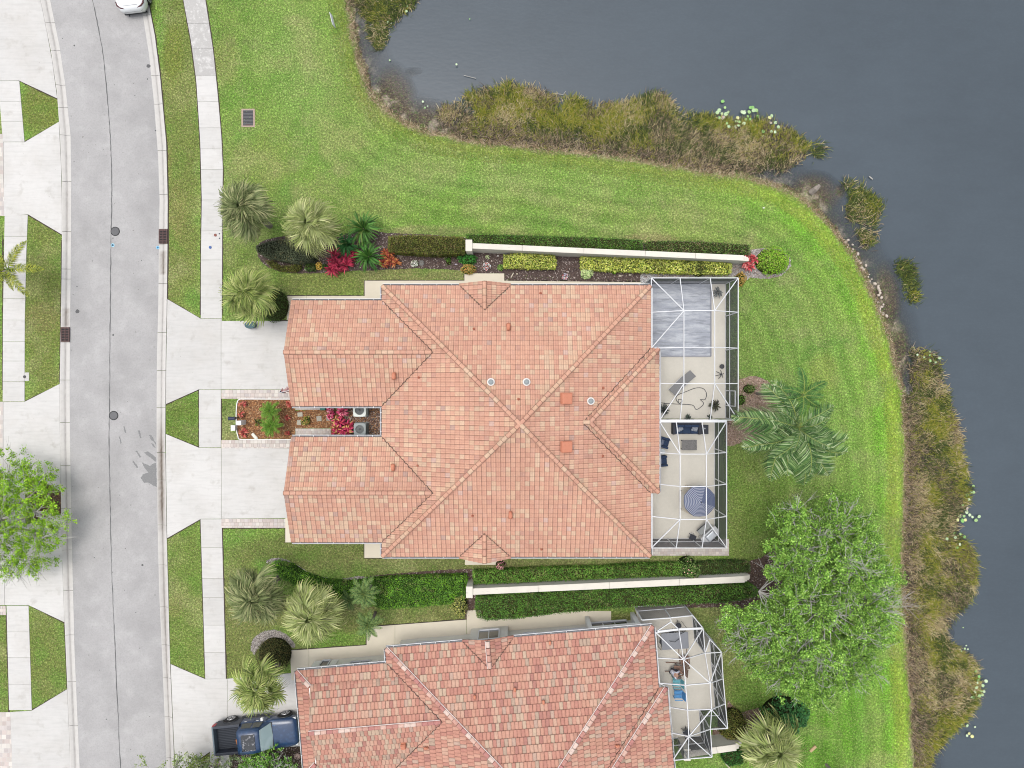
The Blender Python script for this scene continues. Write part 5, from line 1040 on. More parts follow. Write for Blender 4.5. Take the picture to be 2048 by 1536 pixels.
def pot(name, label, px, py, r, h, z=.04, col=(.05, .05, .055)):
    t = thing(name, label, 'plant pot'); g = G(); g.lathe([(r * .7, 0), (r, h), (r * .85, h), (r * .8, h * .8)], (0, 0, 0), 16); g.build('pot', mat('potcol_%.2f_%.2f' % col[:2], col, .6), t); t.location = at(px, py, z); return t
pot('clay_pot', 'round dark pot near the right side of the upper cage', 1442, 733, .16, .25)
def tripod(label, px, py):
    t = thing('plant_stand', label, 'stand')
    for k in range(6): a = k * 1.047 + .3; g = G(); g.tube([(0, 0, .35), (.17 * math.cos(a), .17 * math.sin(a), .3), (.30 * math.cos(a), .30 * math.sin(a), .0)], .02, 5); g.build('leg', M_DARK, t)
    g = G(); g.lathe([(.08, .34), (.08, .4)], (0, 0, 0), 10); g.build('hub', M_DARK, t); t.location = at(px, py)
tripod('spidery dark plant stand below the round pot', 1439, 749)
# neighbour patio
TQ, BL = (.11, .36, .42), (.07, .27, .55)
slat_chair('turquoise slatted patio chair beside the seated person', 1350, 1359, math.pi, TQ, .56, 'adirondack_chair'); slat_chair('bright blue slatted patio chair below the turquoise one', 1353, 1383, math.pi, BL, .56, 'adirondack_chair')
M_WOOD = mat('brown_wood', (.20, .12, .085), .8, .2, layers=[(9, 3, .7, .45, .7, .7)])
t = thing('wooden_rocker', 'long weathered wooden rocking chair under the person', 'chair')
for y in (-.30, .30): g = G(); g.tube([(-.75, y, .12), (-.3, y, .04), (.2, y, .05), (.6, y, .16)], .028, 6); g.build('rocker', M_WOOD, t); g = G(); g.tube([(-.1, y, .05), (-.1, y, .42)], .02, 6); g.tube([(.35, y, .08), (.35, y, .6)], .02, 6); g.build('leg', M_WOOD, t); g = G(); g.box(-.3, .35, y - .04, y + .04, .6, .64); g.build('armrest', M_WOOD, t)
for k in range(6): g = G(); g.box(-.25 + k * .1, -.165 + k * .1, -.27, .27, .40, .43); g.build('seat_slat', M_WOOD, t)
for k in range(6): g = G(); M = Matrix.Translation((.36, 0, .42)) @ Matrix.Rotation(.35, 4, 'Y'); g.box(-.012, .012, -.27 + k * .09, -.20 + k * .09, 0, .6, M); g.build('back_slat', M_WOOD, t)
t.location = at(1352, 1334); t.rotation_euler.z = -.08
t2 = thing('wooden_rocker', 'empty weathered wooden rocking chair under the cage beams', 'chair')
for ch in list(t.children): c = ch.copy(); COL.objects.link(c); c.parent = t2
t2.location = at(1366, 1313); t2.rotation_euler.z = -1.5; t2.scale = (.85, .9, .9)
t = thing('glass_table', 'square glass patio table in the corner of the neighbour cage', 'table'); g = G(); g.box(-.9, .9, -.55, .55, .70, .72); g.build('tabletop', mat('tinted_glass', (.22, .23, .25), .15, .5), t)
for x in (-.8, .8):
    for y in (-.45, .45): g = G(); g.tube([(x, y, .70), (x * .8, y * .8, 0)], .02, 6); g.build('leg', M_DARK, t)
t.location = at(1345, 1274); t.rotation_euler.z = .06
for i, (x, y, r_) in enumerate(((1322, 1279, .4), (1341, 1263, 1.8), (1354, 1247, 2.4))):
    t = thing('wire_chair', ('dark wire chair left of the glass table', 'dark wire chair above the glass table', 'dark wire chair by the upper cage wall')[i], 'chair', group='dark wire chairs round the glass table')
    g = G(); g.tube([(-.3, -.3, .8), (-.4, 0, .85), (-.3, .3, .8)], .018, 6); g.tube([(-.3, -.3, .8), (-.1, -.32, .02)], .015, 5); g.tube([(-.3, .3, .8), (-.1, .32, .02)], .015, 5); g.build('backrest', M_DARK, t); g = G(); g.lathe([(.2, .42), (.2, .45)], (0, 0, 0), 12); g.build('seat', M_WICK, t); g = G(); g.tube([(.2, -.2, 0), (.1, -.1, .43)], .015, 5); g.tube([(.2, .2, 0), (.1, .1, .43)], .015, 5); g.build('leg', M_DARK, t); t.location = at(x, y); t.rotation_euler.z = r_
# the person: one skinned body, seated and bent forward
def skin_chain(name, verts, edges, radii, m, parent, root=0):
    me = bpy.data.meshes.new(name); me.from_pydata(verts, edges, []); me.materials.append(m); o = obj(name, me, parent)
    sk = o.modifiers.new('skin', 'SKIN'); sk.use_smooth_shade = True
    for i, r in enumerate(radii): me.skin_vertices[0].data[i].radius = (r, r); me.skin_vertices[0].data[i].use_root = (i == root)
    sb = o.modifiers.new('sub', 'SUBSURF'); sb.levels = 1; sb.render_levels = 2; return o
per = thing('person', 'person in a pale striped shirt and dark trousers leaning forward in the wooden chair', 'person')
bv = [(-.25, 0, .52), (-.22, 0, .66), (-.12, 0, .86), (.02, 0, 1.02), (.10, 0, 1.10), (.18, 0, 1.20), (-.20, .10, .50), (.22, .14, .52), (.25, .16, .12), (.38, .17, .08), (-.20, -.10, .50), (.22, -.14, .52), (.28, -.16, .12), (.41, -.17, .08),
      (.0, .19, .99), (.16, .27, .78), (.34, .18, .66), (.42, .15, .64), (.0, -.19, .99), (.18, -.28, .78), (.40, -.22, .66), (.48, -.20, .64)]
be = [(0, 1), (1, 2), (2, 3), (3, 4), (4, 5), (0, 6), (6, 7), (7, 8), (8, 9), (0, 10), (10, 11), (11, 12), (12, 13), (3, 14), (14, 15), (15, 16), (16, 17), (3, 18), (18, 19), (19, 20), (20, 21)]
br = [.13, .135, .14, .12, .055, .095, .09, .075, .05, .04, .09, .075, .05, .04, .06, .045, .03, .03, .06, .045, .03, .03]
skin_chain('body', bv, be, br, mat('skin', (.42, .25, .18), .6, .3), per)
sv = [bv[i] for i in (0, 1, 2, 3, 14, 15, 18, 19)]; skin_chain('striped_shirt', sv, [(0, 1), (1, 2), (2, 3), (3, 4), (4, 5), (3, 6), (6, 7)], [.15, .155, .165, .14, .08, .062, .08, .062], mat('striped_shirt', (.42, .45, .58), .85, .1, layers=[(3, 1, (.72, .72, .76), .45, .5, .9, (14, 2, 2))]), per)
tv_ = [bv[i] for i in (0, 6, 7, 8, 10, 11, 12)]; skin_chain('trousers', tv_, [(0, 1), (1, 2), (2, 3), (0, 4), (4, 5), (5, 6)], [.145, .105, .088, .06, .105, .088, .06], mat('dark_trousers', (.03, .032, .045), .9, .1), per)
g = G(); g.lathe([(.02, .09), (.07, .075), (.10, .03), (.105, -.02), (.09, -.06)], (.165, 0, 1.235), 14); g.build('hair', mat('grey_brown_hair', (.10, .085, .075), .8), per, True)
for s_ in (-1, 1):
    hx, hy, hz = (.42, .15, .64) if s_ > 0 else (.48, -.20, .64)
    for k in range(4): y = hy + (k - 1.5) * .02; g = G(); L = (.07, .085, .08, .06)[k]; g.tube([(hx, y, hz), (hx + L * .6, y, hz - .005), (hx + L, y, hz - .03)], [.010, .009, .007], 6); g.build('finger', MATS['skin'], per, True)
    g = G(); g.tube([(hx - .03, hy - s_ * .03, hz), (hx + .02, hy - s_ * .055, hz - .01), (hx + .04, hy - s_ * .05, hz - .03)], [.012, .010, .008], 6); g.build('thumb', MATS['skin'], per, True)
    g = G(); g.box((.25 if s_ > 0 else .28), (.50 if s_ > 0 else .53), s_ * .165 - .05, s_ * .165 + .05, .0, .09); bevel(g.build('shoe', M_DARK, per), .03)
for y in (-.035, .035): g = G(); g.lathe([(.012, -.005), (.012, .008), (.004, .012)], (.27, y, 1.19), 8); g.build('eye', M_BLACK, per)
g = G(); g.tube([(.26, 0, 1.19), (.295, 0, 1.15)], [.010, .016], 6); g.build('nose', MATS['skin'], per, True)
per.location = at(1346, 1338, .02); per.rotation_euler.z = -.35

# ================================================================ AIR CONDITIONERS AND BED ORNAMENTS
def ac(label, px, py, s, body, grey, rz=0):
    t = thing('air_conditioner', label, 'air conditioner', group='air conditioners between the garages'); h = .8; m = mat('ac_%.2f' % body[0], body, .5, .4)
    g = G(); g.box(-s * .55, s * .55, -s * .55, s * .55, 0, .06); g.build('pad', mat('grey_pad', (.16, .16, .155), .9), t)
    g = G(); g.box(-s * .46, s * .46, -s * .46, s * .46, .061, h - .08); o = g.build('coil', mat('grey_fins', (.13, .14, .14), .7, layers=[(50, 1, 1.5, .5, .6, .7)]), t)
    g = G()
    for k in range(12):
        zz = .1 + k * .055
        for sg in (-1, 1): g.box(-s * .47, s * .47, sg * s * .475 - .012, sg * s * .475 + .012, zz, zz + .02); g.box(sg * s * .475 - .012, sg * s * .475 + .012, -s * .46, s * .46, zz, zz + .019)
    g.build('louvre', m, t)
    # top cap with a round opening
    n = 32; R0 = s * .36; V = []; F = []
    for k in range(n):
        a = 2 * math.pi * k / n; c_, s_ = math.cos(a), math.sin(a); q = (abs(c_) ** 6 + abs(s_) ** 6) ** (-1 / 6) * s * .5
        V += [(R0 * c_, R0 * s_, h), (q * c_, q * s_, h - .01), (q * c_, q * s_, h - .09), (R0 * c_, R0 * s_, h - .12)]
    for k in range(n): b = 4 * k; e = 4 * ((k + 1) % n); F += [(b, b + 1, e + 1, e), (b + 1, b + 2, e + 2, e + 1), (b + 3, b, e, e + 3)]
    mk('top_cover', V, F, m, t)
    g = G(); g.lathe([(.005, h - .3), (R0, h - .3)], (0, 0, 0), 24); g.build('fan_well', M_BLACK, t)
    for k in range(3): a = k * 2.094 + .5; M = Matrix.Rotation(a, 4, 'Z') @ Matrix.Translation((R0 * .52, 0, h - .16)) @ Matrix.Rotation(.35, 4, 'X'); g = G(); g.box(-R0 * .40, R0 * .40, -R0 * .34, R0 * .34, -.006, .006, M, taper=0); g.build('fan_blade', mat('blade_%.2f' % grey, (grey, grey, grey * 1.02), .5), t)
    g = G(); g.lathe([(.08, h - .22), (.08, h - .08), (.02, h - .07)], (0, 0, 0), 12); g.build('motor', mat('grey_motor', (.08, .08, .085), .5), t)
    g = G()
    for r in (.25, .5, .75): g.tube([(R0 * r * math.cos(a), R0 * r * math.sin(a), h - .005) for a in np.linspace(0, 2 * math.pi, 25)], .004, 4, cap=False)
    g.build('wire_guard', M_DARK, t); t.location = P(px, py, h)[:2] + (.02,); t.rotation_euler.z = rz
ac('pale white air conditioner, upper of the two', 719, 820.5, .86, (.62, .66, .62), .60); ac('grey air conditioner, lower of the two', 719.5, 858.5, .80, (.24, .27, .27), .45)
def stone(px, py, w, d, label, col=(.36, .34, .28), rz=0, nm='stepping_stone', h=.05, cat='stone'):
    g = G(); g.box(-w / 2, w / 2, -d / 2, d / 2, 0, h, taper=.01); o = bevel(g.build(nm, mat('st_%.2f_%.2f' % col[:2], col, .9, .2, layers=[(10, 3, .75, .45, .7, .8)])), .012); o.location = P(px, py)[:2] + (.015,); o.rotation_euler.z = rz; tag(o, label, cat, 'square stepping stones in the orange mulch' if nm == 'stepping_stone' else None)
stone(600.5, 829, .36, .30, 'square stepping stone, left end of the row and upper of its pair', rz=.1); stone(598.5, 845, .28, .36, 'square stepping stone beside the yellow green croton', rz=-.05); stone(638.5, 837, .36, .36, 'square stepping stone alone in the middle of the mulch', (.33, .31, .26), .08); stone(678, 838, .36, .30, 'square stepping stone between the pink cordylines and the big red one', (.35, .33, .28)); stone(657, 837.5, .3, .3, 'half buried square stepping stone under pink leaves', (.28, .25, .2))
g = G(); g.box(-.27, .27, -.12, .12, 0, .10, taper=.02); o = bevel(g.build('white_stone', mat('white_stone', (.55, .54, .48), .8)), .06, 3); o.location = P(510, 872.5)[:2] + (.02,); o.rotation_euler.z = -.85; tag(o, 'oval white stone near the lower edge of the orange mulch', 'stone')
def meter(px, py, w, d, h, col, label, nm, cat):
    g = G(); g.box(-w / 2, w / 2, -d / 2, d / 2, 0, h); o = bevel(g.build(nm, mat(nm + '%.2f' % col[0], col, .6)), .015); o.location = P(px, py, h)[:2] + (.0,); tag(o, label, cat)
meter(477.5, 846, .30, .30, .9, (.62, .63, .62), 'white square post on the bed edging, with a grey shadowed side', 'marker_post', 'post'); meter(465.5, 856, .28, .36, .45, (.66, .67, .66), 'white utility box standing in the small grass patch', 'utility_box', 'utility box')
t = thing('mailbox', 'dark navy mailbox in the small grass patch', 'mailbox'); g = G(); g.box(-.04, .04, -.04, .04, 0, 1.0); g.build('post', M_DARK, t); g = G(); g.tube([(-.22, 0, 1.1), (.22, 0, 1.1)], .12, 12); g.build('box', mat('navy_box', (.02, .025, .05), .5), t); g = G(); g.box(.22, .235, -.1, .1, 1.0, 1.2); g.build('door', M_DARK, t); t.location = P(463.5, 837, 1.1)[:2] + (0,)
t = thing('recycling_bin', 'small dark green bin by the upper garage wall', 'bin'); g = G(); g.box(-.14, .14, -.13, .13, 0, .45, taper=-.02); g.build('body', mat('green_plastic', (.015, .10, .075), .5), t); g = G(); g.box(-.17, .17, -.15, .15, .451, .48); bevel(g.build('lid', mat('green_lid', (.02, .13, .10), .5), t), .01); t.location = P(645.5, 816, .45)[:2] + (.03,)
t = thing('trash_can', 'dark teal round bin standing under the fan palm by the driveway', 'bin'); g = G(); g.lathe([(.26, 0), (.33, .85), (.35, .86)], (0, 0, 0), 20); g.build('body', mat('teal_plastic', (.02, .055, .065), .5), t); g = G(); g.lathe([(.36, .861), (.34, .92), (.1, .95), (.01, .95)], (0, 0, 0), 20); g.build('lid', mat('teal_lid', (.03, .08, .09), .45), t); g = G(); g.beam((-.42, .1, .8), (-.34, .1, .8), .06, .05); g.build('handle', M_DARK, t); t.location = P(495.5, 649, .9)[:2] + (.03,); t.scale = (1.05, .7, .55)
# flag under the gable: a striped cloth on a short staff
t = thing('flag', 'small red, white and blue striped flag hanging over the paver strip', 'flag'); base = Vector(P(579, 781, 2.2)); tip = Vector(P(557, 786, 1.9)); g = G(); g.tube([base, tip], .012, 6); g.build('staff', M_WHITE, t)
d = (tip - base).normalized(); g = G(); n = 14; L = (tip - base).length
for i in range(13):
    c = (.42, .03, .04) if i % 2 == 0 else (.7, .7, .7)
    V = []; 
    for k in range(n + 1):
        s_ = L * (.1 + .85 * k / n); f0, f1 = i / 13, (i + 1) / 13
        for f in (f0, f1): V.append(base + d * s_ + Vector((math.sin(k * 1.3 + f) * .03, .22 * math.sin(k * .9 + 2 * f) * f + .12 * f, -.62 * f)))
    for k in range(n): g.add([V[2 * k], V[2 * k + 1], V[2 * k + 3], V[2 * k + 2]], [(0, 1, 2, 3)], (.02, .03, .12) if (k > n * .6 and i < 7) else c)
g.build('cloth', M_COL, t, attr=True)
# yard sign at the lake and the catch basin in the lawn
t = thing('yard_sign', 'small blue and white yard sign seen edge on near the lake', 'sign'); g = G(); g.box(-.42, .42, -.015, .015, .45, .95); g.build('panel', mat('pale_sign', (.62, .64, .66), .5), t); g = G(); g.box(-.36, .30, -.018, -.0155, .55, .9); g.build('blue_field', mat('sign_blue', (.08, .12, .2), .5), t)
for x in (-.35, .35): g = G(); g.beam((x, 0, 0), (x, 0, .45), .02); g.build('stake', M_DARK, t)
t.location = P(668, 41, .6)[:2] + (0,); t.rotation_euler.z = math.radians(-76); t.rotation_euler.x = .12
t = thing('catch_basin', 'dark grate set in a concrete collar in the upper lawn', 'drain grate'); x, y, _ = P(496.5, 236); g = G()
for (a, b, c_, d_) in ((-.46, -.34, -.62, .62), (.34, .46, -.62, .62), (-.34, .34, -.62, -.52), (-.34, .34, .52, .62)): g.box(x + a, x + b, y + c_, y + d_, -.05, .03)
bevel(g.build('collar', mat('pinkish_collar', (.34, .26, .21), .9, layers=[(8, 3, .7, .45, .7, .8)]), t), .01); g = G(); g.box(x - .34, x + .34, y - .52, y + .52, -.05, .012); g.build('drain_pit', mat('pit', (.035, .035, .04), .8), t); g = G()
for k in range(11): g.box(x - .33, x + .33, y - .5 + k * .097, y - .45 + k * .097, .013, .03)
g.build('grate', mat('dull_grate', (.10, .10, .105), .7), t); g = G(); g.beam((x - .14, y - .45, .045), (x + .14, y - .45, .045), .03, .02); g.build('handle', M_RUST, t)

# ================================================================ VEHICLES
M_BLUE = mat('navy_car_paint', (.012, .034, .085), .35, .5, coat=.35, layers=[(5, 3, (.03, .075, .16), .5, .72, .5)])
M_WCAR = mat('white_car_paint', (.66, .67, .67), .25, .5, coat=.5)
def wheel(t, x, y, r, w, side, rim=(.45, .45, .46)):
    M = Matrix.Translation((x, y, r)) @ Matrix.Rotation(math.pi / 2, 4, 'X'); g = G(); g.lathe([(r * .62, -w / 2), (r * .93, -w / 2), (r, -w / 3), (r, w / 3), (r * .93, w / 2), (r * .62, w / 2)], (0, 0, 0), 24, M=M); wh = g.build('wheel', M_BLACK, t, True)
    z_ = -w / 2 * side; g = G(); 
    V = []; g.lathe([(r * .66, z_ - .01 * side), (r * .62, z_ + .03 * side), (.02, z_ + .06 * side)], (0, 0, 0), 24, M=M); g.build('rim_well', M_DARK, wh); g = G()
    for k in range(5):
        for dk in (-.13, .13): a = k * 1.2566; p0 = M @ Vector((.05 * math.cos(a), .05 * math.sin(a), z_)); p1 = M @ Vector((r * .62 * math.cos(a + dk), r * .62 * math.sin(a + dk), z_ - .015 * side)); g.beam(p0, p1, .035, .02, up=(0, 1, 0))
    g.tube([M @ Vector((r * .64 * math.cos(a), r * .64 * math.sin(a), z_ - .01 * side)) for a in np.linspace(0, 2 * math.pi, 25)], .018, 5, cap=False); g.build('rim', mat('alloy_rim', rim, .35, .5, .5), wh)
def loft(name, secs, m, t, smooth=True, sub=0, caps=True):
    """secs: (x, [(y, z), ...] half outline from the bottom to the top) mirrored about y=0"""
    V = []; n = 0
    for x, pr in secs:
        ring = [(x, y, z) for y, z in pr] + [(x, -y, z) for y, z in reversed(pr)]; n = len(ring); V += ring
    F = [(i * n + k, i * n + (k + 1) % n, (i + 1) * n + (k + 1) % n, (i + 1) * n + k) for i in range(len(secs) - 1) for k in range(n)]
    if caps: F += [tuple(range(n))[::-1], tuple((len(secs) - 1) * n + k for k in range(n))]
    o = mk(name, V, F, m, t, smooth=smooth)
    if sub: s_ = o.modifiers.new('s', 'SUBSURF'); s_.levels = sub; s_.render_levels = sub
    return o
def truck():
    t = thing('pickup_truck', 'dark blue crew cab pickup truck with open bed on the lower driveway', 'pickup truck')
    W = .98
    # lower body and bonnet (x forward), rounded nose, wheel arches are cut in by dark liners
    def sec(x, w, z0, zs, zt, k=.93): return (x, [(w * .90, z0), (w, z0 + .18), (w * 1.0, zs - .12), (w * .975, zs), (w * k, zt - .02), (w * .6, zt + .01), (w * .25, zt + .02)])
    loft('body', [sec(.82, W, .42, 1.08, 1.14), sec(1.15, W, .42, 1.08, 1.15), sec(1.6, W, .42, 1.05, 1.15), sec(2.1, W * .99, .42, 1.02, 1.12), sec(2.5, W * .96, .40, .98, 1.08), sec(2.72, W * .88, .40, .92, 1.02, .9), sec(2.80, W * .76, .42, .86, .93, .86)], M_BLUE, t)
    loft('door_panels', [(-.95, [(W * .9, .42), (W, .6), (W * 1.0, .95), (W * .96, 1.12)]), (.82, [(W * .9, .42), (W, .6), (W * 1.0, .95), (W * .96, 1.12)])], M_BLUE, t, False)
    # cab
    cw = .80
    cab = loft('cab', [(-.93, [(W * .95, 1.10), (cw * 1.02, 1.62), (cw * .92, 1.86), (cw * .5, 1.90)]), (-.75, [(W * .95, 1.10), (cw * 1.02, 1.64), (cw * .93, 1.89), (cw * .5, 1.93)]), (.0, [(W * .95, 1.10), (cw * 1.02, 1.65), (cw * .93, 1.91), (cw * .5, 1.95)]), (.45, [(W * .95, 1.10), (cw * 1.0, 1.62), (cw * .90, 1.86), (cw * .5, 1.91)]), (.55, [(W * .95, 1.10), (cw * 1.0, 1.56), (cw * .88, 1.80), (cw * .5, 1.85)])], M_BLUE, t)
    g = G(); g.add([(.56, -cw * .86, 1.80), (.56, cw * .86, 1.80), (1.14, W * .86, 1.16), (1.14, -W * .86, 1.16), (.56, 0, 1.85), (1.2, 0, 1.17)], [(0, 3, 5, 4), (4, 5, 2, 1)]); g.build('windshield', mat('pale_windshield', (.26, .34, .35), .06, .6, coat=.6), t)
    g = G()
    for s_ in (-1, 1): g.add([(.56, s_ * cw * .88, 1.80), (1.14, s_ * W * .88, 1.15), (.56, s_ * W * .95, 1.12), (.50, s_ * cw * .92, 1.7)], [(0, 1, 2, 3)])
    g.build('front_pillar', M_BLUE, t)
    g = G(); g.box(-.62, .28, -cw * .66, cw * .66, 1.945, 1.965); sr = bevel(g.build('glass_roof', mat('black_roof_glass', (.01, .012, .014), .06, .6, coat=.6, layers=[(4.5, 5, (.20, .20, .21), .55, .62, .9)]), t), .01)  # grey noise blotches paint tree reflections into the glass colour
    for x0, x1, z0_ in ((-.78, -.08, 0), (-.02, .55, 0)):
        for s_ in (-1, 1): g = G(); g.add([(x0, s_ * W * .955, 1.16), (x1 + (.12 if x1 > .3 else 0), s_ * W * .955, 1.16), (x1 - .05, s_ * (cw * 1.02 + .012), 1.63), (x0 + .06, s_ * (cw * 1.02 + .012), 1.63)], [(0, 1, 2, 3)]); g.build('side_window', mat('olive_glass', (.05, .055, .045), .1, .5), t)
    for s_ in (-1, 1):
        for x in (-.70, .10): g = G(); g.box(x, x + .16, s_ * (W + .005) - .012, s_ * (W + .005) + .012, 1.0, 1.04); g.build('door_handle', M_STEEL, t)
        for x in (-.93, -.05, .80): g = G(); g.box(x - .008, x + .008, s_ * (W + .001) - .004, s_ * (W + .001) + .004, .5, 1.1); g.build('door_gap', M_BLACK, t)
        g = G(); g.box(.50, .66, s_ * (W + .16) - .10, s_ * (W + .16) + .10, 1.1, 1.3); mi = bevel(g.build('mirror', M_WHITE if s_ > 0 else M_BLUE, t), .03)
        g = G(); g.box(-1.1, .9, s_ * (W + .04) - .07, s_ * (W + .04) + .07, .32, .38); g.build('side_step', M_DARK, t)
    # bed: floor, walls, liner ribs, tailgate
    g = G(); g.box(-2.72, -.95, -.98, -.80, .45, 1.30); g.box(-2.72, -.95, .80, .98, .45, 1.30); g.box(-1.06, -.95, -.80, .80, .45, 1.30); bevel(g.build('bed_wall', mat('dark_bed', (.028, .033, .045), .5, .4), t), .03)
    g = G(); g.box(-2.72, -1.06, -.80, .80, .5, .80); fl = g.build('bed_floor', mat('bedliner', (.022, .026, .033), .75, .2), t)
    g = G()
    for k in range(14): y = -.74 + k * .112; g.box(-2.66, -1.1, y, y + .05, .801, .82)
    g.build('liner_ribs', mat('bedliner_rib', (.04, .045, .055), .7, .2), fl)
    g = G(); g.box(-2.84, -2.73, -.95, .95, .5, 1.28); bevel(g.build('tailgate', mat('tailgate_grey', (.10, .13, .15), .4, .5), t), .03)
    for s_ in (-1, 1): g = G(); g.box(-2.83, -2.60, s_ * .95 - .05, s_ * .95 + .05, .85, 1.2); bevel(g.build('tail_light', mat('tail_red', (.30, .02, .03), .3, .5), t), .02); g = G(); g.box(2.45, 2.74, s_ * .80 - .12, s_ * .80 + .12, .82, .95); bevel(g.build('headlight', mat('clear_lamp', (.6, .62, .64), .15, .5), t), .03)
    g = G(); g.box(-2.95, -2.84, -.9, .9, .45, .62); bevel(g.build('rear_bumper', M_STEEL, t), .03); g = G(); g.box(2.72, 2.86, -.85, .85, .42, .66); bevel(g.build('front_bumper', M_STEEL, t), .04)
    for s_ in (-1, 1): g = G(); g.beam((1.2, s_ * .62, 1.165), (2.55, s_ * .55, 1.08), .02, .012); g.build('bonnet_crease', mat('blue_highlight', (.06, .13, .26), .3), t)
    g = G(); g.beam((1.14, -.85, 1.17), (1.14, .85, 1.17), .10, .03); g.build('wiper_cowl', M_DARK, t)
    for x in (-1.85, 1.88):
        for s_ in (-1, 1):
            wheel(t, x, s_ * .90, .40, .27, s_); M = Matrix.Translation((x, s_ * .90, .46)) @ Matrix.Rotation(math.pi / 2, 4, 'X'); g = G()
            pts = [M @ Vector((.50 * math.cos(a), .50 * math.sin(a), -.09 * s_)) for a in np.linspace(.05, math.pi - .05, 14)]; g.tube(pts, .035, 6); g.build('wheel_arch', M_DARK, t)
            g = G(); g.lathe([(.47, -.10), (.47, .10)], (0, 0, 0), 20, M=Matrix.Translation((x, s_ * .895, .46)) @ Matrix.Rotation(math.pi / 2, 4, 'X')); g.build('arch_liner', M_BLACK, t)
    return t
tr = truck(); tr.location = (-17.0, -23.36, .03); tr.rotation_euler.z = math.radians(5.6); tr.scale = (.985, 1.0, 1.0)
g = G(); g.box(-.16, .16, -.2, .2, 0, .14, taper=.03); o = bevel(g.build('cargo_bag', mat('orange_bag', (.36, .13, .05), .8, .2, layers=[(10, 3, .5, .45, .7, .8)])), .04, 3); tag(o, 'orange brown bag lying in the pickup bed by the cab', 'bag'); o.location = Vector(P(477, 1483, .9)[:2] + (.86,)); o.rotation_euler.z = .3
def sedan():
    t = thing('parked_sedan', 'white sedan parked at the kerb, only its rear showing', 'car'); W = .92
    def s_(x, w, z0, zs, zt): return (x, [(w * .85, z0), (w, z0 + .2), (w, zs - .1), (w * .96, zs), (w * .8, zt), (w * .35, zt + .02)])
    loft('body', [s_(-2.36, W * .55, .45, .72, .74), s_(-2.28, W * .78, .32, .84, .90), s_(-2.0, W * .94, .25, .92, 1.04), s_(-1.5, W, .24, .93, 1.08), s_(0, W, .24, .92, 1.02), s_(1.2, W, .24, .88, .98), s_(1.9, W * .94, .25, .82, .90), s_(2.25, W * .80, .3, .72, .78), s_(2.38, W * .6, .4, .6, .66)], M_WCAR, t)
    loft('cabin', [(-1.75, [(.70, 1.0), (.62, 1.08), (.3, 1.09)]), (-1.1, [(.80, 1.0), (.62, 1.36), (.3, 1.38)]), (-.4, [(.82, 1.0), (.60, 1.44), (.3, 1.46)]), (.3, [(.82, .98), (.60, 1.42), (.3, 1.44)]), (1.25, [(.76, .95), (.7, 1.0), (.3, 1.01)])], M_GLASS, t)
    loft('roof_panel', [(-1.05, [(.62, 1.36), (.60, 1.39), (.3, 1.405)]), (-.4, [(.61, 1.44), (.58, 1.465), (.3, 1.48)]), (.28, [(.61, 1.42), (.58, 1.45), (.3, 1.465)])], M_WCAR, t)
    mt = mat('dark_red_lamp', (.06, .008, .012), .2, .5)
    for sg in (-1, 1): g = G(); g.tube([(-2.27, sg * .40, .90), (-2.20, sg * .62, .93), (-2.02, sg * .80, .95), (-1.78, sg * .86, .95)], [.018, .05, .055, .03], 8); g.build('tail_light', mt, t, True)
    g = G(); g.beam((-2.30, -.10, .86), (-2.30, .10, .86), .02, .02); g.build('badge', M_STEEL, t)
    g = G(); g.beam((-2.12, -.45, 1.02), (-2.12, .45, 1.02), .012, .01); g.build('boot_gap', mat('panel_gap', (.25, .25, .25), .6), t)
    for x in (-1.45, 1.4):
        for sg in (-1, 1): wheel(t, x, sg * .84, .33, .22, sg)
    g = G(); g.box(-2.30, -2.2, -.7, .7, .22, .30); g.build('rear_valance', M_DARK, t); g = G(); g.tube([(-2.42, .42, .26), (-2.2, .42, .26)], .035, 8); g.build('exhaust_pipe', M_DARK, t)
    return t
sdn = sedan(); e = Vector(P(269.5, 26.5, .45)); hd = math.radians(90 + 7); sdn.rotation_euler.z = hd; sdn.location = (e.x + 2.36 * math.cos(hd), e.y + 2.36 * math.sin(hd), 0.0); sdn.scale = (1, 1.08, 1)
# ================================================================ VEGETATION
def leaves(name, Cn, size, col, parent=None, up=.55, m=None, kind=None, asp=.55, bend=True):
    """diamond leaves: centres (n,3), length array, colours (n,3)"""
    n = len(Cn); 
    nrm = rng.normal(size=(n, 3)); nrm /= np.linalg.norm(nrm, axis=1)[:, None] + 1e-9; nrm[:, 2] = np.abs(nrm[:, 2]) * (1 - up) + up * 1.3; nrm /= np.linalg.norm(nrm, axis=1)[:, None]
    r = rng.normal(size=(n, 3)); a = np.cross(nrm, r); a /= np.linalg.norm(a, axis=1)[:, None] + 1e-9; b = np.cross(nrm, a)
    L = (np.asarray(size) * np.ones(n))[:, None] / 2; W = L * asp * rng.uniform(.75, 1.3, (n, 1))
    col = np.asarray(col) * 1.3
    V = np.stack([Cn - a * L, Cn - b * W + nrm * L * .15, Cn + a * L - nrm * L * .2, Cn + b * W + nrm * L * .15], 1).reshape(-1, 3); F = np.arange(4 * n).reshape(n, 4)
    o = mk(name, V, F, m or M_LEAF, parent, np.repeat(col, 4, 0))
    if kind: o['kind'] = kind
    return o
def pick(pal, n, jit=.25, w=None):
    pal = np.array(pal); p = None if w is None else np.array(w) / sum(w); c = pal[rng.choice(len(pal), n, p=p)]; return c * rng.uniform(1 - jit, 1 + jit, (n, 1)) * rng.uniform(.93, 1.07, (n, 3))
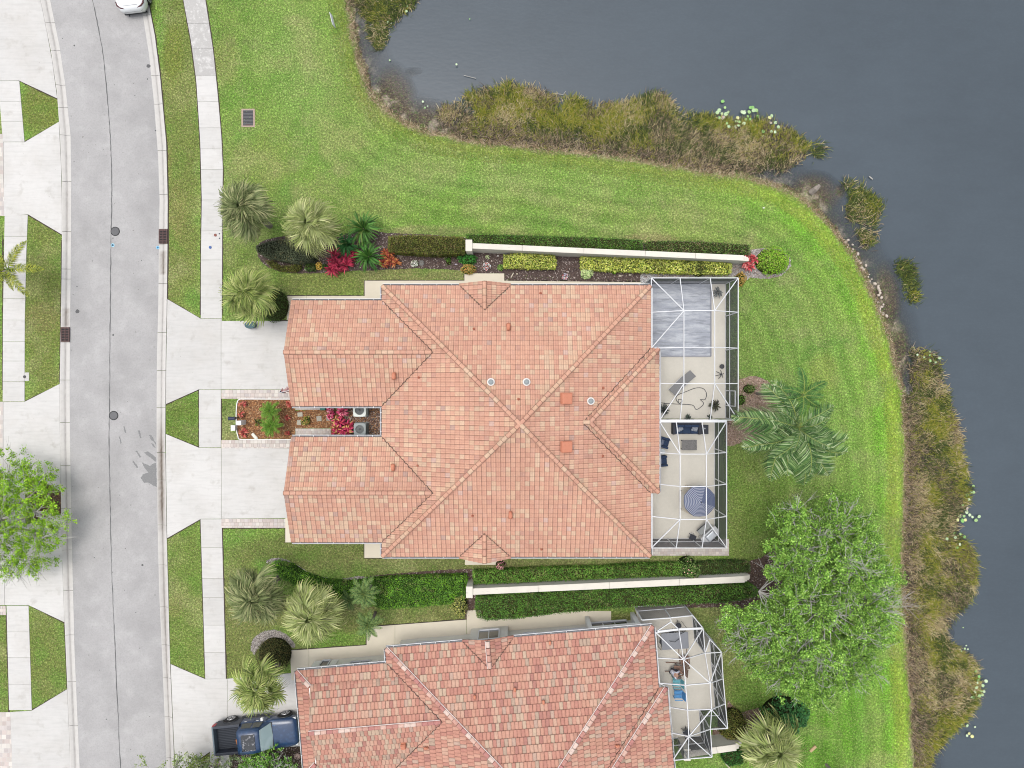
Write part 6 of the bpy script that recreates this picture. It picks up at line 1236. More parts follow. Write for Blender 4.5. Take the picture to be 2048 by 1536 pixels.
def hedge(label, poly, h, pal, dens=520, size=.085, core=(.02, .03, .012), lump=.06, group=None, w=None, cat='hedge', name='hedge', rnd=.12):
    W = P2(poly, h); cx = sum(p[0] for p in W) / len(W); cy = sum(p[1] for p in W) / len(W); t = thing(name, label, cat, (cx, cy, 0), 0, group)
    A = abs(area(W)); n = int(A * dens); p = sample_poly(W, n); edge = dist_line(p[:, 0], p[:, 1], W + W[:1]); lum = (fbm(p[:, 0], p[:, 1], 1.7) - .5)
    z = h + lum * lump * 4 - np.clip(rnd - edge, 0, rnd) ** 2 / rnd * 1.2 + rng.uniform(-.07, .02, n); C0 = np.stack([p[:, 0], p[:, 1], z], 1)
    # sides
    per = []; 
    for a, b in zip(W, W[1:] + W[:1]):
        L = math.hypot(b[0] - a[0], b[1] - a[1]); k = int(L * h * dens * .55); s_ = rng.random(k)[:, None]; q = np.array(a) * (1 - s_) + np.array(b) * s_; per.append(np.concatenate([q + rng.normal(0, .035, (k, 2)), rng.uniform(.03, h, (k, 1))], 1))
    C1 = np.concatenate(per); Cn = np.concatenate([C0, C1]); col = pick(pal, len(Cn), .28, w); patch = fbm(Cn[:, 0] + 9, Cn[:, 1], 2.2); col *= (0.45 + 1.1 * patch)[:, None]; br = (fbm(Cn[:, 0] - 31, Cn[:, 1] + 17, 3.0) > .66) & (rng.random(len(Cn)) < .45); col[br] = col[br] * .5 + np.array([.10, .085, .04])
    leaves('leaf_mass', Cn, rng.uniform(.7, 1.3, len(Cn)) * size, col, t, .5, kind='stuff')
    k = .965; g = G(); g.prism([(cx + (x - cx) * k, cy + (y - cy) * (.93 if len(W) > 4 else .86)) for x, y in W], 0, h - .10); g.build('branch_core', mat('hedge_core_%.3f' % core[1], core, .95, .05), t); return t
GRN = [(.045, .115, .012), (.07, .16, .018), (.035, .085, .012), (.10, .20, .03), (.055, .13, .02)]
DGR = [(.028, .055, .014), (.04, .075, .018), (.022, .04, .012), (.06, .09, .025)]
OLV = [(.065, .085, .015), (.09, .10, .02), (.045, .06, .012), (.12, .13, .02), (.10, .07, .025)]
YEL = [(.30, .33, .05), (.38, .40, .09), (.22, .27, .04), (.45, .46, .14), (.13, .19, .03)]
LIM = [(.12, .26, .012), (.16, .32, .02), (.09, .20, .012), (.21, .36, .03)]
hedge('dark olive clipped hedge left of the white garden wall', [(777, 474), (800, 470), (860, 471), (926, 474), (929, 484), (928, 506), (870, 507), (800, 503), (776, 500)], 1.3, OLV, core=(.03, .03, .012)); hedge('thin green hedge behind the upper garden wall, left length', [(932, 468), (1000, 469), (1100, 472), (1200, 475), (1286, 480), (1286, 498), (1200, 497), (1100, 493), (1000, 488), (945, 485)], 1.1, GRN + DGR, 500, size=.08)
hedge('patchy green hedge behind the upper garden wall, right length', [(1295, 481), (1400, 482), (1502, 489), (1502, 507), (1400, 505), (1295, 500)], .95, GRN[2:] + DGR + [(.17, .13, .08), (.14, .15, .05)], 430, .08)
hedge('short yellow green variegated hedge in the mulch bed', [(1009, 510), (1040, 507), (1108, 510), (1112, 520), (1110, 535), (1060, 535), (1008, 533)], .7, YEL, 420, .115, (.06, .07, .02)); hedge('long yellow green variegated hedge along the garden wall', [(1162, 514), (1250, 516), (1370, 519), (1400, 521), (1464, 527), (1463, 546), (1400, 546), (1300, 543), (1220, 540), (1163, 536)], .7, YEL, 400, .115, (.06, .07, .02))
hedge('large bright green clipped hedge on the lower garden side', [(540, 1130), (552, 1126), (575, 1133), (600, 1150), (640, 1164), (700, 1168), (760, 1160), (850, 1156), (932, 1154), (934, 1180), (926, 1206), (850, 1213), (770, 1220), (700, 1200), (640, 1190), (600, 1180), (560, 1155)], 1.0, GRN + LIM[:1], 560, .085, (.02, .04, .01)); hedge('leafy green hedge above the lower garden wall, long length', [(946, 1146), (1000, 1143), (1100, 1139), (1200, 1137), (1280, 1131), (1350, 1129), (1372, 1130), (1370, 1152), (1300, 1154), (1200, 1158), (1100, 1162), (1000, 1167), (948, 1168)], .9, GRN + [(.13, .18, .04)], 470, .10)
hedge('dark green hedge above the lower garden wall, right end', [(1400, 1128), (1450, 1125), (1500, 1126), (1500, 1144), (1450, 1148), (1400, 1150)], .9, DGR + GRN[:1], 500, .08); hedge('thick green hedge below the lower garden wall', [(953, 1196), (1000, 1190), (1080, 1187), (1200, 1182), (1300, 1178), (1400, 1174), (1500, 1170), (1520, 1182), (1508, 1196), (1450, 1205), (1350, 1210), (1250, 1215), (1130, 1226), (1030, 1238), (975, 1241), (955, 1236), (951, 1215)], 1.2, GRN + DGR[:2], 520, .085, (.015, .03, .01))
hedge('dark rounded hedge mass under the upper fan palms', [(511, 492), (530, 484), (560, 478), (590, 480), (615, 492), (625, 510), (622, 520), (590, 524), (560, 518), (530, 512), (514, 504)], 1.3, [(.045, .055, .035), (.03, .04, .02), (.06, .07, .035), (.07, .085, .05)], 560, .075, (.015, .018, .01)); hedge('low mossy hedge below the dark hedge mass', [(530, 520), (545, 522), (560, 532), (580, 532), (598, 526), (600, 536), (590, 542), (560, 541), (540, 533)], .5, OLV, 500, .07); hedge('small square green shrub left of the yellow croton', [(610, 526), (628, 526), (629, 540), (611, 540)], .5, DGR + GRN[:1], 480, .08)
hedge('dark green hedge at the bottom right patio corner', [(1450, 1508), (1480, 1504), (1492, 1515), (1486, 1530), (1460, 1534), (1448, 1524)], .8, [(.02, .09, .015), (.03, .12, .02), (.012, .05, .01)], 520, .08)
def mound(label, px, py, rx, ry, h, pal, dens=420, size=.08, core=(.02, .03, .012), name='shrub', cat='shrub', z0=0, flowers=None, bumps=.10, group=None):
    cx, cy, _ = P(px, py, h * .5); a, b = rx * S * (H - h * .5) / H, ry * S * (H - h * .5) / H; t = thing(name, label, cat, (cx, cy, z0), 0, group)
    n = int(math.pi * a * b * dens * 1.5); u = rng.uniform(0, 2 * math.pi, n); v = np.sqrt(rng.random(n)); zz = np.sqrt(np.clip(1 - v ** 2.4, 0, 1)); k = 1 + bumps * (vnoise(np.cos(u) * 3 + 5 + px, np.sin(u) * 3 + v * 3, 1.3) - .5) * 2
    Cn = np.stack([cx + a * v * np.cos(u) * k, cy + b * v * np.sin(u) * k, z0 + .08 + (h - .1) * zz + rng.uniform(-.08, .03, n)], 1); col = pick(pal, n, .28)
    if flowers: f = rng.random(n) < flowers[1]; col[f] = np.array(flowers[0]) * rng.uniform(.7, 1.2, (f.sum(), 1)); Cn[f, 2] += .05
    leaves('leaf_mass', Cn, rng.uniform(.7, 1.3, n) * size, col, t, .5, kind='stuff'); g = G()
    g.lathe([(.92 * math.cos(q), .92 * math.sin(q)) for q in np.linspace(0, 1.5, 6)], (0, 0, 0), 20); c = g.build('branch_core', mat('hedge_core_%.3f' % core[1], core, .95, .05), t, True)
    for vtx in c.data.vertices: vtx.co = Vector((cx + vtx.co.x * a, cy + vtx.co.y * b, z0 + vtx.co.z * (h - .12)))
    return t
mound('lime green dome shrub at the right end of the garden wall', 1547, 521, 35, 28, 1.1, LIM + [(.07, .14, .02), (.22, .27, .06)], 480, .09, (.03, .07, .008), bumps=.16)
mound('dark round bush half under the fan palm by the upper driveway', 546, 610, 29, 34, 1.2, [(.04, .075, .015), (.055, .10, .02), (.03, .05, .012)], 480, .07); mound('dark brownish round bush at the neighbour walk', 545, 1312, 36, 34, 1.2, [(.05, .06, .018), (.07, .075, .02), (.035, .045, .015), (.09, .07, .025)], 480, .07, (.02, .022, .01))
mound('green shrub with scattered pink blooms over the lower wall', 1378, 1140, 24, 24, 1.6, [(.07, .13, .03), (.12, .19, .05), (.05, .09, .02)], 300, .10, (.02, .035, .01), flowers=((.70, .36, .34), .035), bumps=.3); mound('pink flowered plant at the lower dormer wall', 1001, 1131, 11, 9, .7, [(.08, .09, .03), (.14, .12, .05)], 350, .09, flowers=((.62, .26, .32), .25), bumps=.3)
mound('yellow flecked shrub at the lower wall post', 918, 1208, 17, 26, 1.3, [(.20, .22, .05), (.12, .15, .04), (.28, .27, .08), (.07, .08, .03)], 260, .11, (.03, .035, .015), bumps=.3); mound('olive bush beside the neighbour patio corner', 1468, 1455, 30, 36, 1.2, OLV + [(.14, .14, .03)], 420, .075, (.025, .028, .01), bumps=.15)
mound('pale cream green shrub in front of the long yellow hedge', 1174, 545, 13, 13, .6, [(.42, .50, .24), (.30, .42, .16), (.5, .55, .3)], 450, .10, (.10, .14, .05)); mound('olive shrub overlapping the long yellow hedge', 1400, 536, 18, 16, .9, OLV + DGR, 420, .08)
mound('orange green croton by the cream step', 937, 538, 15, 11, .5, [(.32, .15, .05), (.20, .18, .04), (.40, .28, .08), (.12, .14, .03)], 420, .10, (.06, .04, .02), bumps=.2); mound('glossy green shrub at the upper wall post', 934, 517, 19, 12, .6, [(.03, .14, .02), (.05, .19, .03), (.02, .08, .015)], 420, .10, bumps=.2)
mound('orange croton at the cage corner', 1482, 558, 10, 15, .5, [(.30, .17, .04), (.16, .13, .03), (.35, .24, .06)], 350, .09, (.05, .04, .02), bumps=.3); mound('yellow green croton among the stepping stones', 611, 842, 9, 9, .45, [(.26, .26, .05), (.12, .13, .03), (.30, .16, .06), (.06, .08, .02)], 420, .11, (.04, .05, .02), bumps=.3)
mound('white impatiens clump left of the mulch bed pot ring', 829, 527, 8, 7, .3, [(.7, .7, .66), (.55, .55, .5), (.1, .14, .05)], 420, .09, (.1, .1, .08)); mound('white and red flower clump below the wall post', 973, 532, 8, 8, .3, [(.6, .62, .62), (.5, .5, .5), (.5, .12, .1), (.1, .12, .08)], 420, .09, (.1, .09, .08)); mound('red and blue flower clump in the mulch near the long yellow hedge', 1130, 553, 6, 7, .3, [(.5, .1, .08), (.35, .38, .5), (.6, .6, .6)], 420, .08, (.1, .06, .06))
mound('small green clump left of the short yellow hedge', 1001, 535, 7, 7, .3, [(.10, .22, .04), (.2, .3, .08)], 400, .09); mound('small lime clump below the long yellow hedge', 1228, 543, 5, 5, .3, LIM, 400, .09); mound('small green weed clump left of the wall post', 897, 521, 6, 9, .3, GRN, 200, .09, bumps=.5); mound('pale green succulent right of the wall post', 975, 514, 4.5, 4, .2, [(.35, .42, .2), (.5, .55, .35)], 500, .08)
mound('yellow croton at the left end of the upper bed', 637, 532, 6, 9, .4, [(.55, .36, .06), (.62, .45, .12), (.4, .28, .06)], 420, .09, (.1, .08, .02), bumps=.3); mound('small dark shrub between croton and red cordyline', 650, 534, 7, 7, .35, DGR + GRN[:1], 350, .08)
mound('small green shrub in the tan mulch beside the cage', 1500, 778, 13, 10, .5, [(.05, .10, .02), (.09, .15, .03), (.13, .14, .05)], 300, .09, bumps=.4); mound('low green weeds by the cage door', 1483, 800, 9, 12, .3, GRN, 250, .08, bumps=.5)
mound('broad leaved dark green shrub under the big tree', 1573, 1432, 46, 34, 1.4, [(.015, .07, .02), (.03, .11, .03), (.05, .15, .04), (.02, .05, .015)], 200, .18, (.01, .022, .008), bumps=.3)
def rosette(label, px, py, r, n, pal, h=.6, name='cordyline', cat='plant', wid=.045, z0=.02, heads=1, droop=.35, group=None):
    """tuft of strap leaves"""
    k = S * (H - h) / H; cx, cy, _ = P(px, py, h); R = r * k; V = []; F = []; Cc = []
    hd = [(0, 0)] if heads == 1 else [(random.uniform(-.6, .6) * R, random.uniform(-.6, .6) * R) for _ in range(heads)]
    for (hx, hy) in hd:
        for i in range(n):
            a = random.uniform(0, 2 * math.pi); L = R * (1 if heads == 1 else .55) * random.uniform(.6, 1.1); zt = h * random.uniform(.5, 1.0); c = np.array(random.choice(pal)) * random.uniform(.7, 1.25); w = wid * random.uniform(.7, 1.2)
            d = (math.cos(a), math.sin(a)); p_ = (-d[1], d[0]); b = len(V)
            for s_, ww, z in ((.05, .5, zt * .55), (.45, 1.0, zt), (.8, .7, zt - droop * L * .3), (1.0, .08, zt - droop * L)):
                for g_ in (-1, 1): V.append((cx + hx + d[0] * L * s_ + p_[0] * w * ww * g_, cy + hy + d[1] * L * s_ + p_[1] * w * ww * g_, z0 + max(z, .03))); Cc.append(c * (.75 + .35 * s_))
            for q in range(3): F.append((b + 2 * q, b + 2 * q + 1, b + 2 * q + 3, b + 2 * q + 2))
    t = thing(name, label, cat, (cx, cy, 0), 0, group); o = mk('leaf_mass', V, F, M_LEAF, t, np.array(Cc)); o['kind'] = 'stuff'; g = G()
    for hx, hy in hd: g.tube([(cx + hx * .6, cy + hy * .6, 0), (cx + hx, cy + hy, h * .6)], .02, 5)
    g.build('stem', M_BARK, t); return t
RED = [(.42, .03, .07), (.32, .02, .05), (.50, .06, .10), (.20, .015, .035)]; PNK = [(.58, .06, .16), (.66, .16, .24), (.44, .03, .09), (.70, .30, .34)]; ORG = [(.40, .12, .04), (.30, .06, .03), (.50, .20, .06), (.18, .03, .02)]; RIM = [(.40, .06, .05), (.30, .04, .04), (.48, .14, .10), (.22, .10, .05)]
rosette('crimson cordyline clump below the large fan palm', 680, 522, 34, 30, RED, .7, heads=9, wid=.04); rosette('small crimson cordyline behind the dracaena', 702, 506, 12, 22, RED, .8, heads=2); rosette('orange red croton clump beside the dark olive hedge', 778, 515, 24, 30, ORG, .7, heads=7, name='croton', wid=.035)
rosette('pink cordyline nearest the green bin', 661, 820, 13, 26, PNK, .8, heads=3); rosette('pink cordyline above the stepping stone row', 683, 823, 14, 46, PNK, .8); rosette('small pink cordyline below the green bin', 658, 833, 8, 26, PNK, .6); rosette('broad red cordyline clump left of the grey air conditioner', 680, 856, 25, 34, RED + PNK[:1] + [(.55, .30, .12)], .8, heads=8)
for i, (x, y, r, l) in enumerate(((484, 809, 9, 'red bromeliad in the upper left corner of the orange mulch'), (481, 829, 7, 'red bromeliad on the left edge of the orange mulch, second from the top'), (486, 866, 11, 'red bromeliad in the lower left corner of the orange mulch'), (577, 808, 9, 'red bromeliad right of the feathery palm, top'), (574, 835, 7, 'red bromeliad right of the feathery palm, middle'), (574, 866, 6, 'red bromeliad right of the feathery palm, bottom'))): rosette(l, x, y, r, 30, RIM, .4, 'bromeliad', group='red bromeliads in the orange mulch bed')
rosette('small olive plant left of the feathery palm', 513, 845, 9, 22, OLV, .4, 'ti_plant'); rosette('bright red cordyline at the end of the garden wall', 1500, 526, 20, 22, [(.50, .07, .08), (.42, .04, .05), (.6, .2, .18)], .7, heads=6)
rosette('dark strappy potted plant in the cage corner by the house', 1328, 820, 15, 44, [(.04, .05, .045), (.07, .085, .07), (.03, .035, .03)], .8, 'potted_plant', wid=.03, z0=.05); rosette('grey leaved potted plant in the upper right cage corner', 1438, 584, 12, 46, [(.12, .13, .13), (.17, .18, .17), (.08, .09, .09)], .8, 'potted_plant', wid=.03, z0=.05); rosette('small potted plant by the shared cage beam, left', 1377, 835, 8, 20, [(.04, .06, .04), (.1, .11, .1)], .5, 'potted_plant', z0=.05); rosette('small dark potted plant by the shared cage beam, right', 1421, 834, 6, 18, [(.03, .045, .03), (.06, .08, .04)], .5, 'potted_plant', z0=.05); rosette('dark leafy potted plant at the lower right of the upper cage', 1432, 811, 13, 40, [(.05, .06, .03), (.08, .08, .04), (.03, .03, .02)], .7, 'potted_plant', z0=.05)
rosette('dracaena with green straps right of the large fan palm, top', 722, 452, 40, 90, [(.045, .13, .02), (.07, .18, .03), (.03, .09, .015), (.13, .20, .04)], 1.8, 'dracaena', wid=.045, heads=1, droop=.25); rosette('dracaena with green straps above the orange red croton', 733, 510, 34, 80, [(.045, .14, .02), (.08, .20, .03), (.03, .10, .015)], 1.5, 'dracaena', wid=.05, droop=.25); rosette('dark dracaena tucked beside the large fan palm', 690, 487, 26, 60, [(.02, .10, .02), (.035, .13, .03)], 1.2, 'dracaena', wid=.055, droop=.25)

# fan palms: each frond an object, meshes shared
def fan_frond(seed, pal):
    r_ = random.Random(seed); V = []; F = []; Cc = []; n = 25
    # petiole
    V += [(0, -.02, 0), (0, .02, 0), (.8, .012, .12), (.8, -.012, .12)]; F.append((0, 3, 2, 1)); Cc += [(.20, .24, .07)] * 4
    for i in range(n):
        a = -2.0 + 4.0 * i / (n - 1) + r_.uniform(-.05, .05); L = (1.0 - .22 * abs(a) / 2.0) * r_.uniform(.85, 1.1); w = .032; c = np.array(r_.choice(pal)) * r_.uniform(.65, 1.3)
        d = (math.cos(a), math.sin(a)); p_ = (-d[1], d[0]); b = len(V); o = (.75, 0, .12); fold = .35 * abs(math.sin(a))
        for s_, ww, z in ((.0, .3, 0), (.4, 1.1, .06 - fold * .1), (.75, .8, -.06 - fold * .3), (1.0, .15, -.30 - fold * .45)):
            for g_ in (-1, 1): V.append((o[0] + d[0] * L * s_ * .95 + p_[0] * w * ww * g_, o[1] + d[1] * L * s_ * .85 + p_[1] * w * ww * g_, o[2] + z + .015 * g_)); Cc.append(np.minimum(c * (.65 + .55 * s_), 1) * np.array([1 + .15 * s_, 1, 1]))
        for q in range(3): F.append((b + 2 * q, b + 2 * q + 1, b + 2 * q + 3, b + 2 * q + 2))
    return mesh_data('frond', V, F, M_LEAF, np.array(Cc))
SABG = [(.15, .21, .05), (.21, .28, .075), (.10, .155, .04), (.30, .36, .13), (.17, .25, .06)]; SABD = [(.12, .165, .06), (.16, .205, .085), (.085, .12, .04), (.24, .27, .13)]; SABY = [(.20, .27, .08), (.27, .34, .12), (.15, .21, .06), (.34, .39, .18), (.23, .29, .11)]
FM = {k: [fan_frond(i + 10 * j, pal) for i in range(4)] for j, (k, pal) in enumerate((('g', SABG), ('d', SABD), ('y', SABY), ('dead', [(.45, .28, .06), (.35, .2, .07), (.5, .38, .1)])))}
def fan_palm(label, px, py, r, zc, kind, n=50):
    cx, cy, _ = P(px, py, zc); R = 1.1 * r * S * (H - zc) / H; t = thing('fan_palm', label, 'palm tree', (cx, cy, 0), 0, 'cabbage palms with round fan leaf crowns'); g = G()
    g.tube([(cx, cy, 0), (cx + .05, cy, zc * .5), (cx, cy, zc - .2)], [.2, .17, .19], 10); g.build('trunk', M_BARK, t); sc_ = R / 1.72
    for i in range(n):
        f = (i + .5) / n; el = 1.35 - 1.75 * f; a = i * 2.39996 + random.uniform(-.2, .2)      # young leaves upright, old ones hang
        me = random.choice(FM['dead' if (f > .97 and random.random() < .15) else kind]); s_ = sc_ * random.uniform(.85, 1.08) * (.62 + .42 * f)
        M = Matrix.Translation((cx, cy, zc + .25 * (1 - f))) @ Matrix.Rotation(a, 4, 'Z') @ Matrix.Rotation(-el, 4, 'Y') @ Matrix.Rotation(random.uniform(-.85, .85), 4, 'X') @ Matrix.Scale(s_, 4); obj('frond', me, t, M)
    return t
fan_palm('fan palm over the sidewalk, topmost left', 491, 420, 64, 4.2, 'd'); fan_palm('brightest yellow green fan palm, beside the crimson cordylines', 621, 453, 64, 4.0, 'y'); fan_palm('fan palm at the upper driveway corner over the dark bush', 497, 587, 60, 3.6, 'g'); fan_palm('fan palm left of the bright green hedge', 513, 1192, 66, 4.0, 'd'); fan_palm('pale fan palm overlapping the bright green hedge', 625, 1229, 66, 4.0, 'y'); fan_palm('fan palm leaning over the pickup truck', 520, 1372, 62, 4.0, 'g', 40); fan_palm('fan palm at the bottom edge beside the patio wall', 1548, 1492, 70, 3.2, 'y', 34)

# feather palms
def feather(seed, L, pal, n=46, wl=.55, lw=.014, arch=.5, vdroop=.35, fluffy=False):
    r_ = random.Random(seed); V = []; F = []; Cc = []; pts = []
    side = r_.uniform(-.25, .25)
    for i in range(13): s_ = i / 12; pts.append(Vector((L * s_ * (1 - .12 * s_ * s_), side * L * s_ * s_ * .5, L * (arch * s_ * .9 - arch * 1.35 * s_ * s_))))
    g = G(); g.tube(pts, [.03 * (1 - .8 * i / 12) * (L / 3) + .006 for i in range(13)], 5, c=(.20, .24, .06)); V = list(g.v); F = list(g.f); Cc = list(g.c)
    def pt(s_): x = s_ * 12; i = min(int(x), 11); return pts[i].lerp(pts[i + 1], x - i), (pts[i + 1] - pts[i]).normalized()
    for i in range(n):
        s_ = .12 + .88 * i / (n - 1); p, d = pt(s_); l = wl * math.sin(math.pi * min(.15 + s_ * .85, 1) ** .8) ** .6 * r_.uniform(.85, 1.1)
        if s_ > .9: l *= .75
        sd = d.cross(Vector((0, 0, 1))).normalized()
        for sg in (-1, 1):
            for rep in range(2 if fluffy else 1):
                fw = .75 + r_.uniform(-.15, .15); up = (r_.uniform(-.7, .8) if fluffy else r_.uniform(-.05, .25)); dr = (d * fw + sd * sg + Vector((0, 0, up))).normalized(); c = np.array(r_.choice(pal)) * r_.uniform(.65, 1.3); m1 = p + dr * l * .5; e = p + dr * l + Vector((0, 0, -vdroop * l)); w = d * lw * (L / 3 + .3); b = len(V)
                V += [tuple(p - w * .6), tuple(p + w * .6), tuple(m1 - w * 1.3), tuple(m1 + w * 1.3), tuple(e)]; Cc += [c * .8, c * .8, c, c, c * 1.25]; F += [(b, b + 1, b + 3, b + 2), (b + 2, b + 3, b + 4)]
    return mesh_data('frond', V, F, M_LEAF, np.array(Cc))
def feather_palm(label, px, py, zc, fronds, trunk=.14, name='feather_palm', group=None, base=None):
    cx, cy, _ = P(px, py, zc); bx, by = base or (cx, cy); t = thing(name, label, 'palm tree', (bx, by, 0), 0, group); g = G(); g.tube([(bx, by, 0), ((bx + cx) / 2 + .1, (by + cy) / 2, zc * .5), (cx, cy, zc - .1)], [trunk * 1.3, trunk, trunk * .9], 9); g.build('trunk', M_BARK, t)
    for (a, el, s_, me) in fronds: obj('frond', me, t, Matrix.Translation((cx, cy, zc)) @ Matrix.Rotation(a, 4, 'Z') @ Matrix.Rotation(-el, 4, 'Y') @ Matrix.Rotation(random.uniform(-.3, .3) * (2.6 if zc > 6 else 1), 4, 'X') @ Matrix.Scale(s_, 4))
    g = G(); g.lathe([(trunk * .8, zc - .4), (trunk, zc - .1), (trunk * .4, zc + .15)], (cx, cy, 0), 9); g.build('crownshaft', mat('palm_green', (.10, .16, .05), .6), t); return t
CP = [(.05, .115, .03), (.08, .155, .04), (.03, .075, .02), (.15, .23, .08), (.26, .32, .17)]
cm = [feather(i + 50, 4.0, CP, 60, 1.15, .019, .42 + .08 * i, .6) for i in range(5)]
def pxa(dx, dy): return math.atan2(-dy, dx)
big = []
for (dx, dy, l, el) in ((-150, -18, 1.05, .25), (-132, 62, .95, .2), (-75, 40, .75, .45), (-90, 110, .95, .1), (-45, 75, .7, .5), (15, 135, .98, .15), (30, 95, .8, .4), (70, 120, .98, .12), (72, 70, .9, .1), (60, 20, .7, .35), (52, -40, .62, .5), (-25, -75, .8, .15), (-62, -85, .85, .1), (-35, -30, .5, .8), (20, 30, .6, .75), (-20, 130, .85, .1), (85, -8, .5, .6), (-70, -20, .6, .7), (45, 100, .75, .25), (-110, 10, .8, .35), (40, 125, .85, .2), (-60, 120, .8, .2), (100, 60, .8, .2), (-20, 50, .5, .8), (60, 50, .55, .6)):
    big.append((pxa(dx, dy), el, l, random.choice(cm)))
feather_palm('tall coconut palm with long arching fronds beside the cage', 1594, 851, 7.0, big, .2, 'coconut_palm', base=P(1545, 842)[:2])
sm = [feather(i + 70, 1.5, [(.05, .13, .03), (.03, .085, .02), (.08, .17, .04)], 34, .42, .022, .45, .4) for i in range(3)]
feather_palm('small dark feather palm above the coconut palm', 1606, 790, 7.3, [(a, el, s_, random.choice(sm)) for a, el, s_ in ((1.75, .3, 1.2), (.6, .4, 1.1), (-.7, .2, .9), (-1.7, .35, .9), (2.7, .3, .9), (3.5, .2, .8), (.0, .7, .8))], .09)
rb = [feather(i + 90, 1.15, [(.09, .17, .045), (.13, .21, .06), (.05, .10, .03), (.17, .25, .09)], 30, .26, .016, .5, .5) for i in range(3)]
def round_palm(label, px, py, r, zc, n, meshes, group=None, l0=1.15): return feather_palm(label, px, py, zc, [(i * 2.4 + random.uniform(-.2, .2), 1.1 - 1.2 * i / n, r * S * (H - zc) / H / l0 * random.uniform(.9, 1.1) * (.75 + .35 * i / n), random.choice(meshes)) for i in range(n)], .08, group=group)
round_palm('pygmy date palm over the bright green hedge', 729, 1186, 36, 2.6, 26, rb, 'pygmy date palms in the side yards'); round_palm('pygmy date palm over the cream walk', 737, 1248, 34, 2.2, 24, rb, 'pygmy date palms in the side yards')
rbd = [feather(i + 95, 1.15, [(.09, .22, .02), (.13, .28, .03), (.06, .15, .015), (.18, .30, .04)], 32, .30, .014, .55, .5, True) for i in range(3)]
round_palm('feathery bright green palm in the orange mulch, upper of the pair', 541, 822, 24, 1.6, 26, rbd); round_palm('feathery bright green palm in the orange mulch, lower of the pair', 543, 852, 26, 1.5, 26, rbd); rbl = [feather(i + 120, 1.15, [(.06, .12, .035), (.09, .16, .045)], 30, .28, .016, .5, .5) for i in range(2)]; round_palm('shaded feather palm between fan palm and pygmy palm', 700, 1200, 24, 1.2, 16, rbl)
fx_ = [feather(i + 110, 2.5, [(.28, .31, .03), (.17, .21, .03), (.36, .37, .05), (.09, .12, .02)], 52, .42, .014, .5, .3, True) for i in range(3)]
feather_palm('foxtail palm with yellow green plumes over the far sidewalk', 17, 538, 3.0, [(pxa(*v), el, s_, random.choice(fx_)) for v, el, s_ in (((45, -55), .35, .98), ((82, 0), .25, 1.02), ((45, 60), .2, .95), ((5, 40), .2, .62), ((-40, -30), .3, 1), ((-60, 20), .3, 1), ((-15, 60), .4, .9), ((-10, -45), .6, .6), ((-30, 0), .8, .6))], .13, 'foxtail_palm', base=P(-14, 548)[:2])
feather_palm('feathery palm tip poking into the bottom edge', 1690, 1575, 2.6, [(i * 1.0 + .3, .4, 1.25, random.choice(rb)) for i in range(7)], .08)

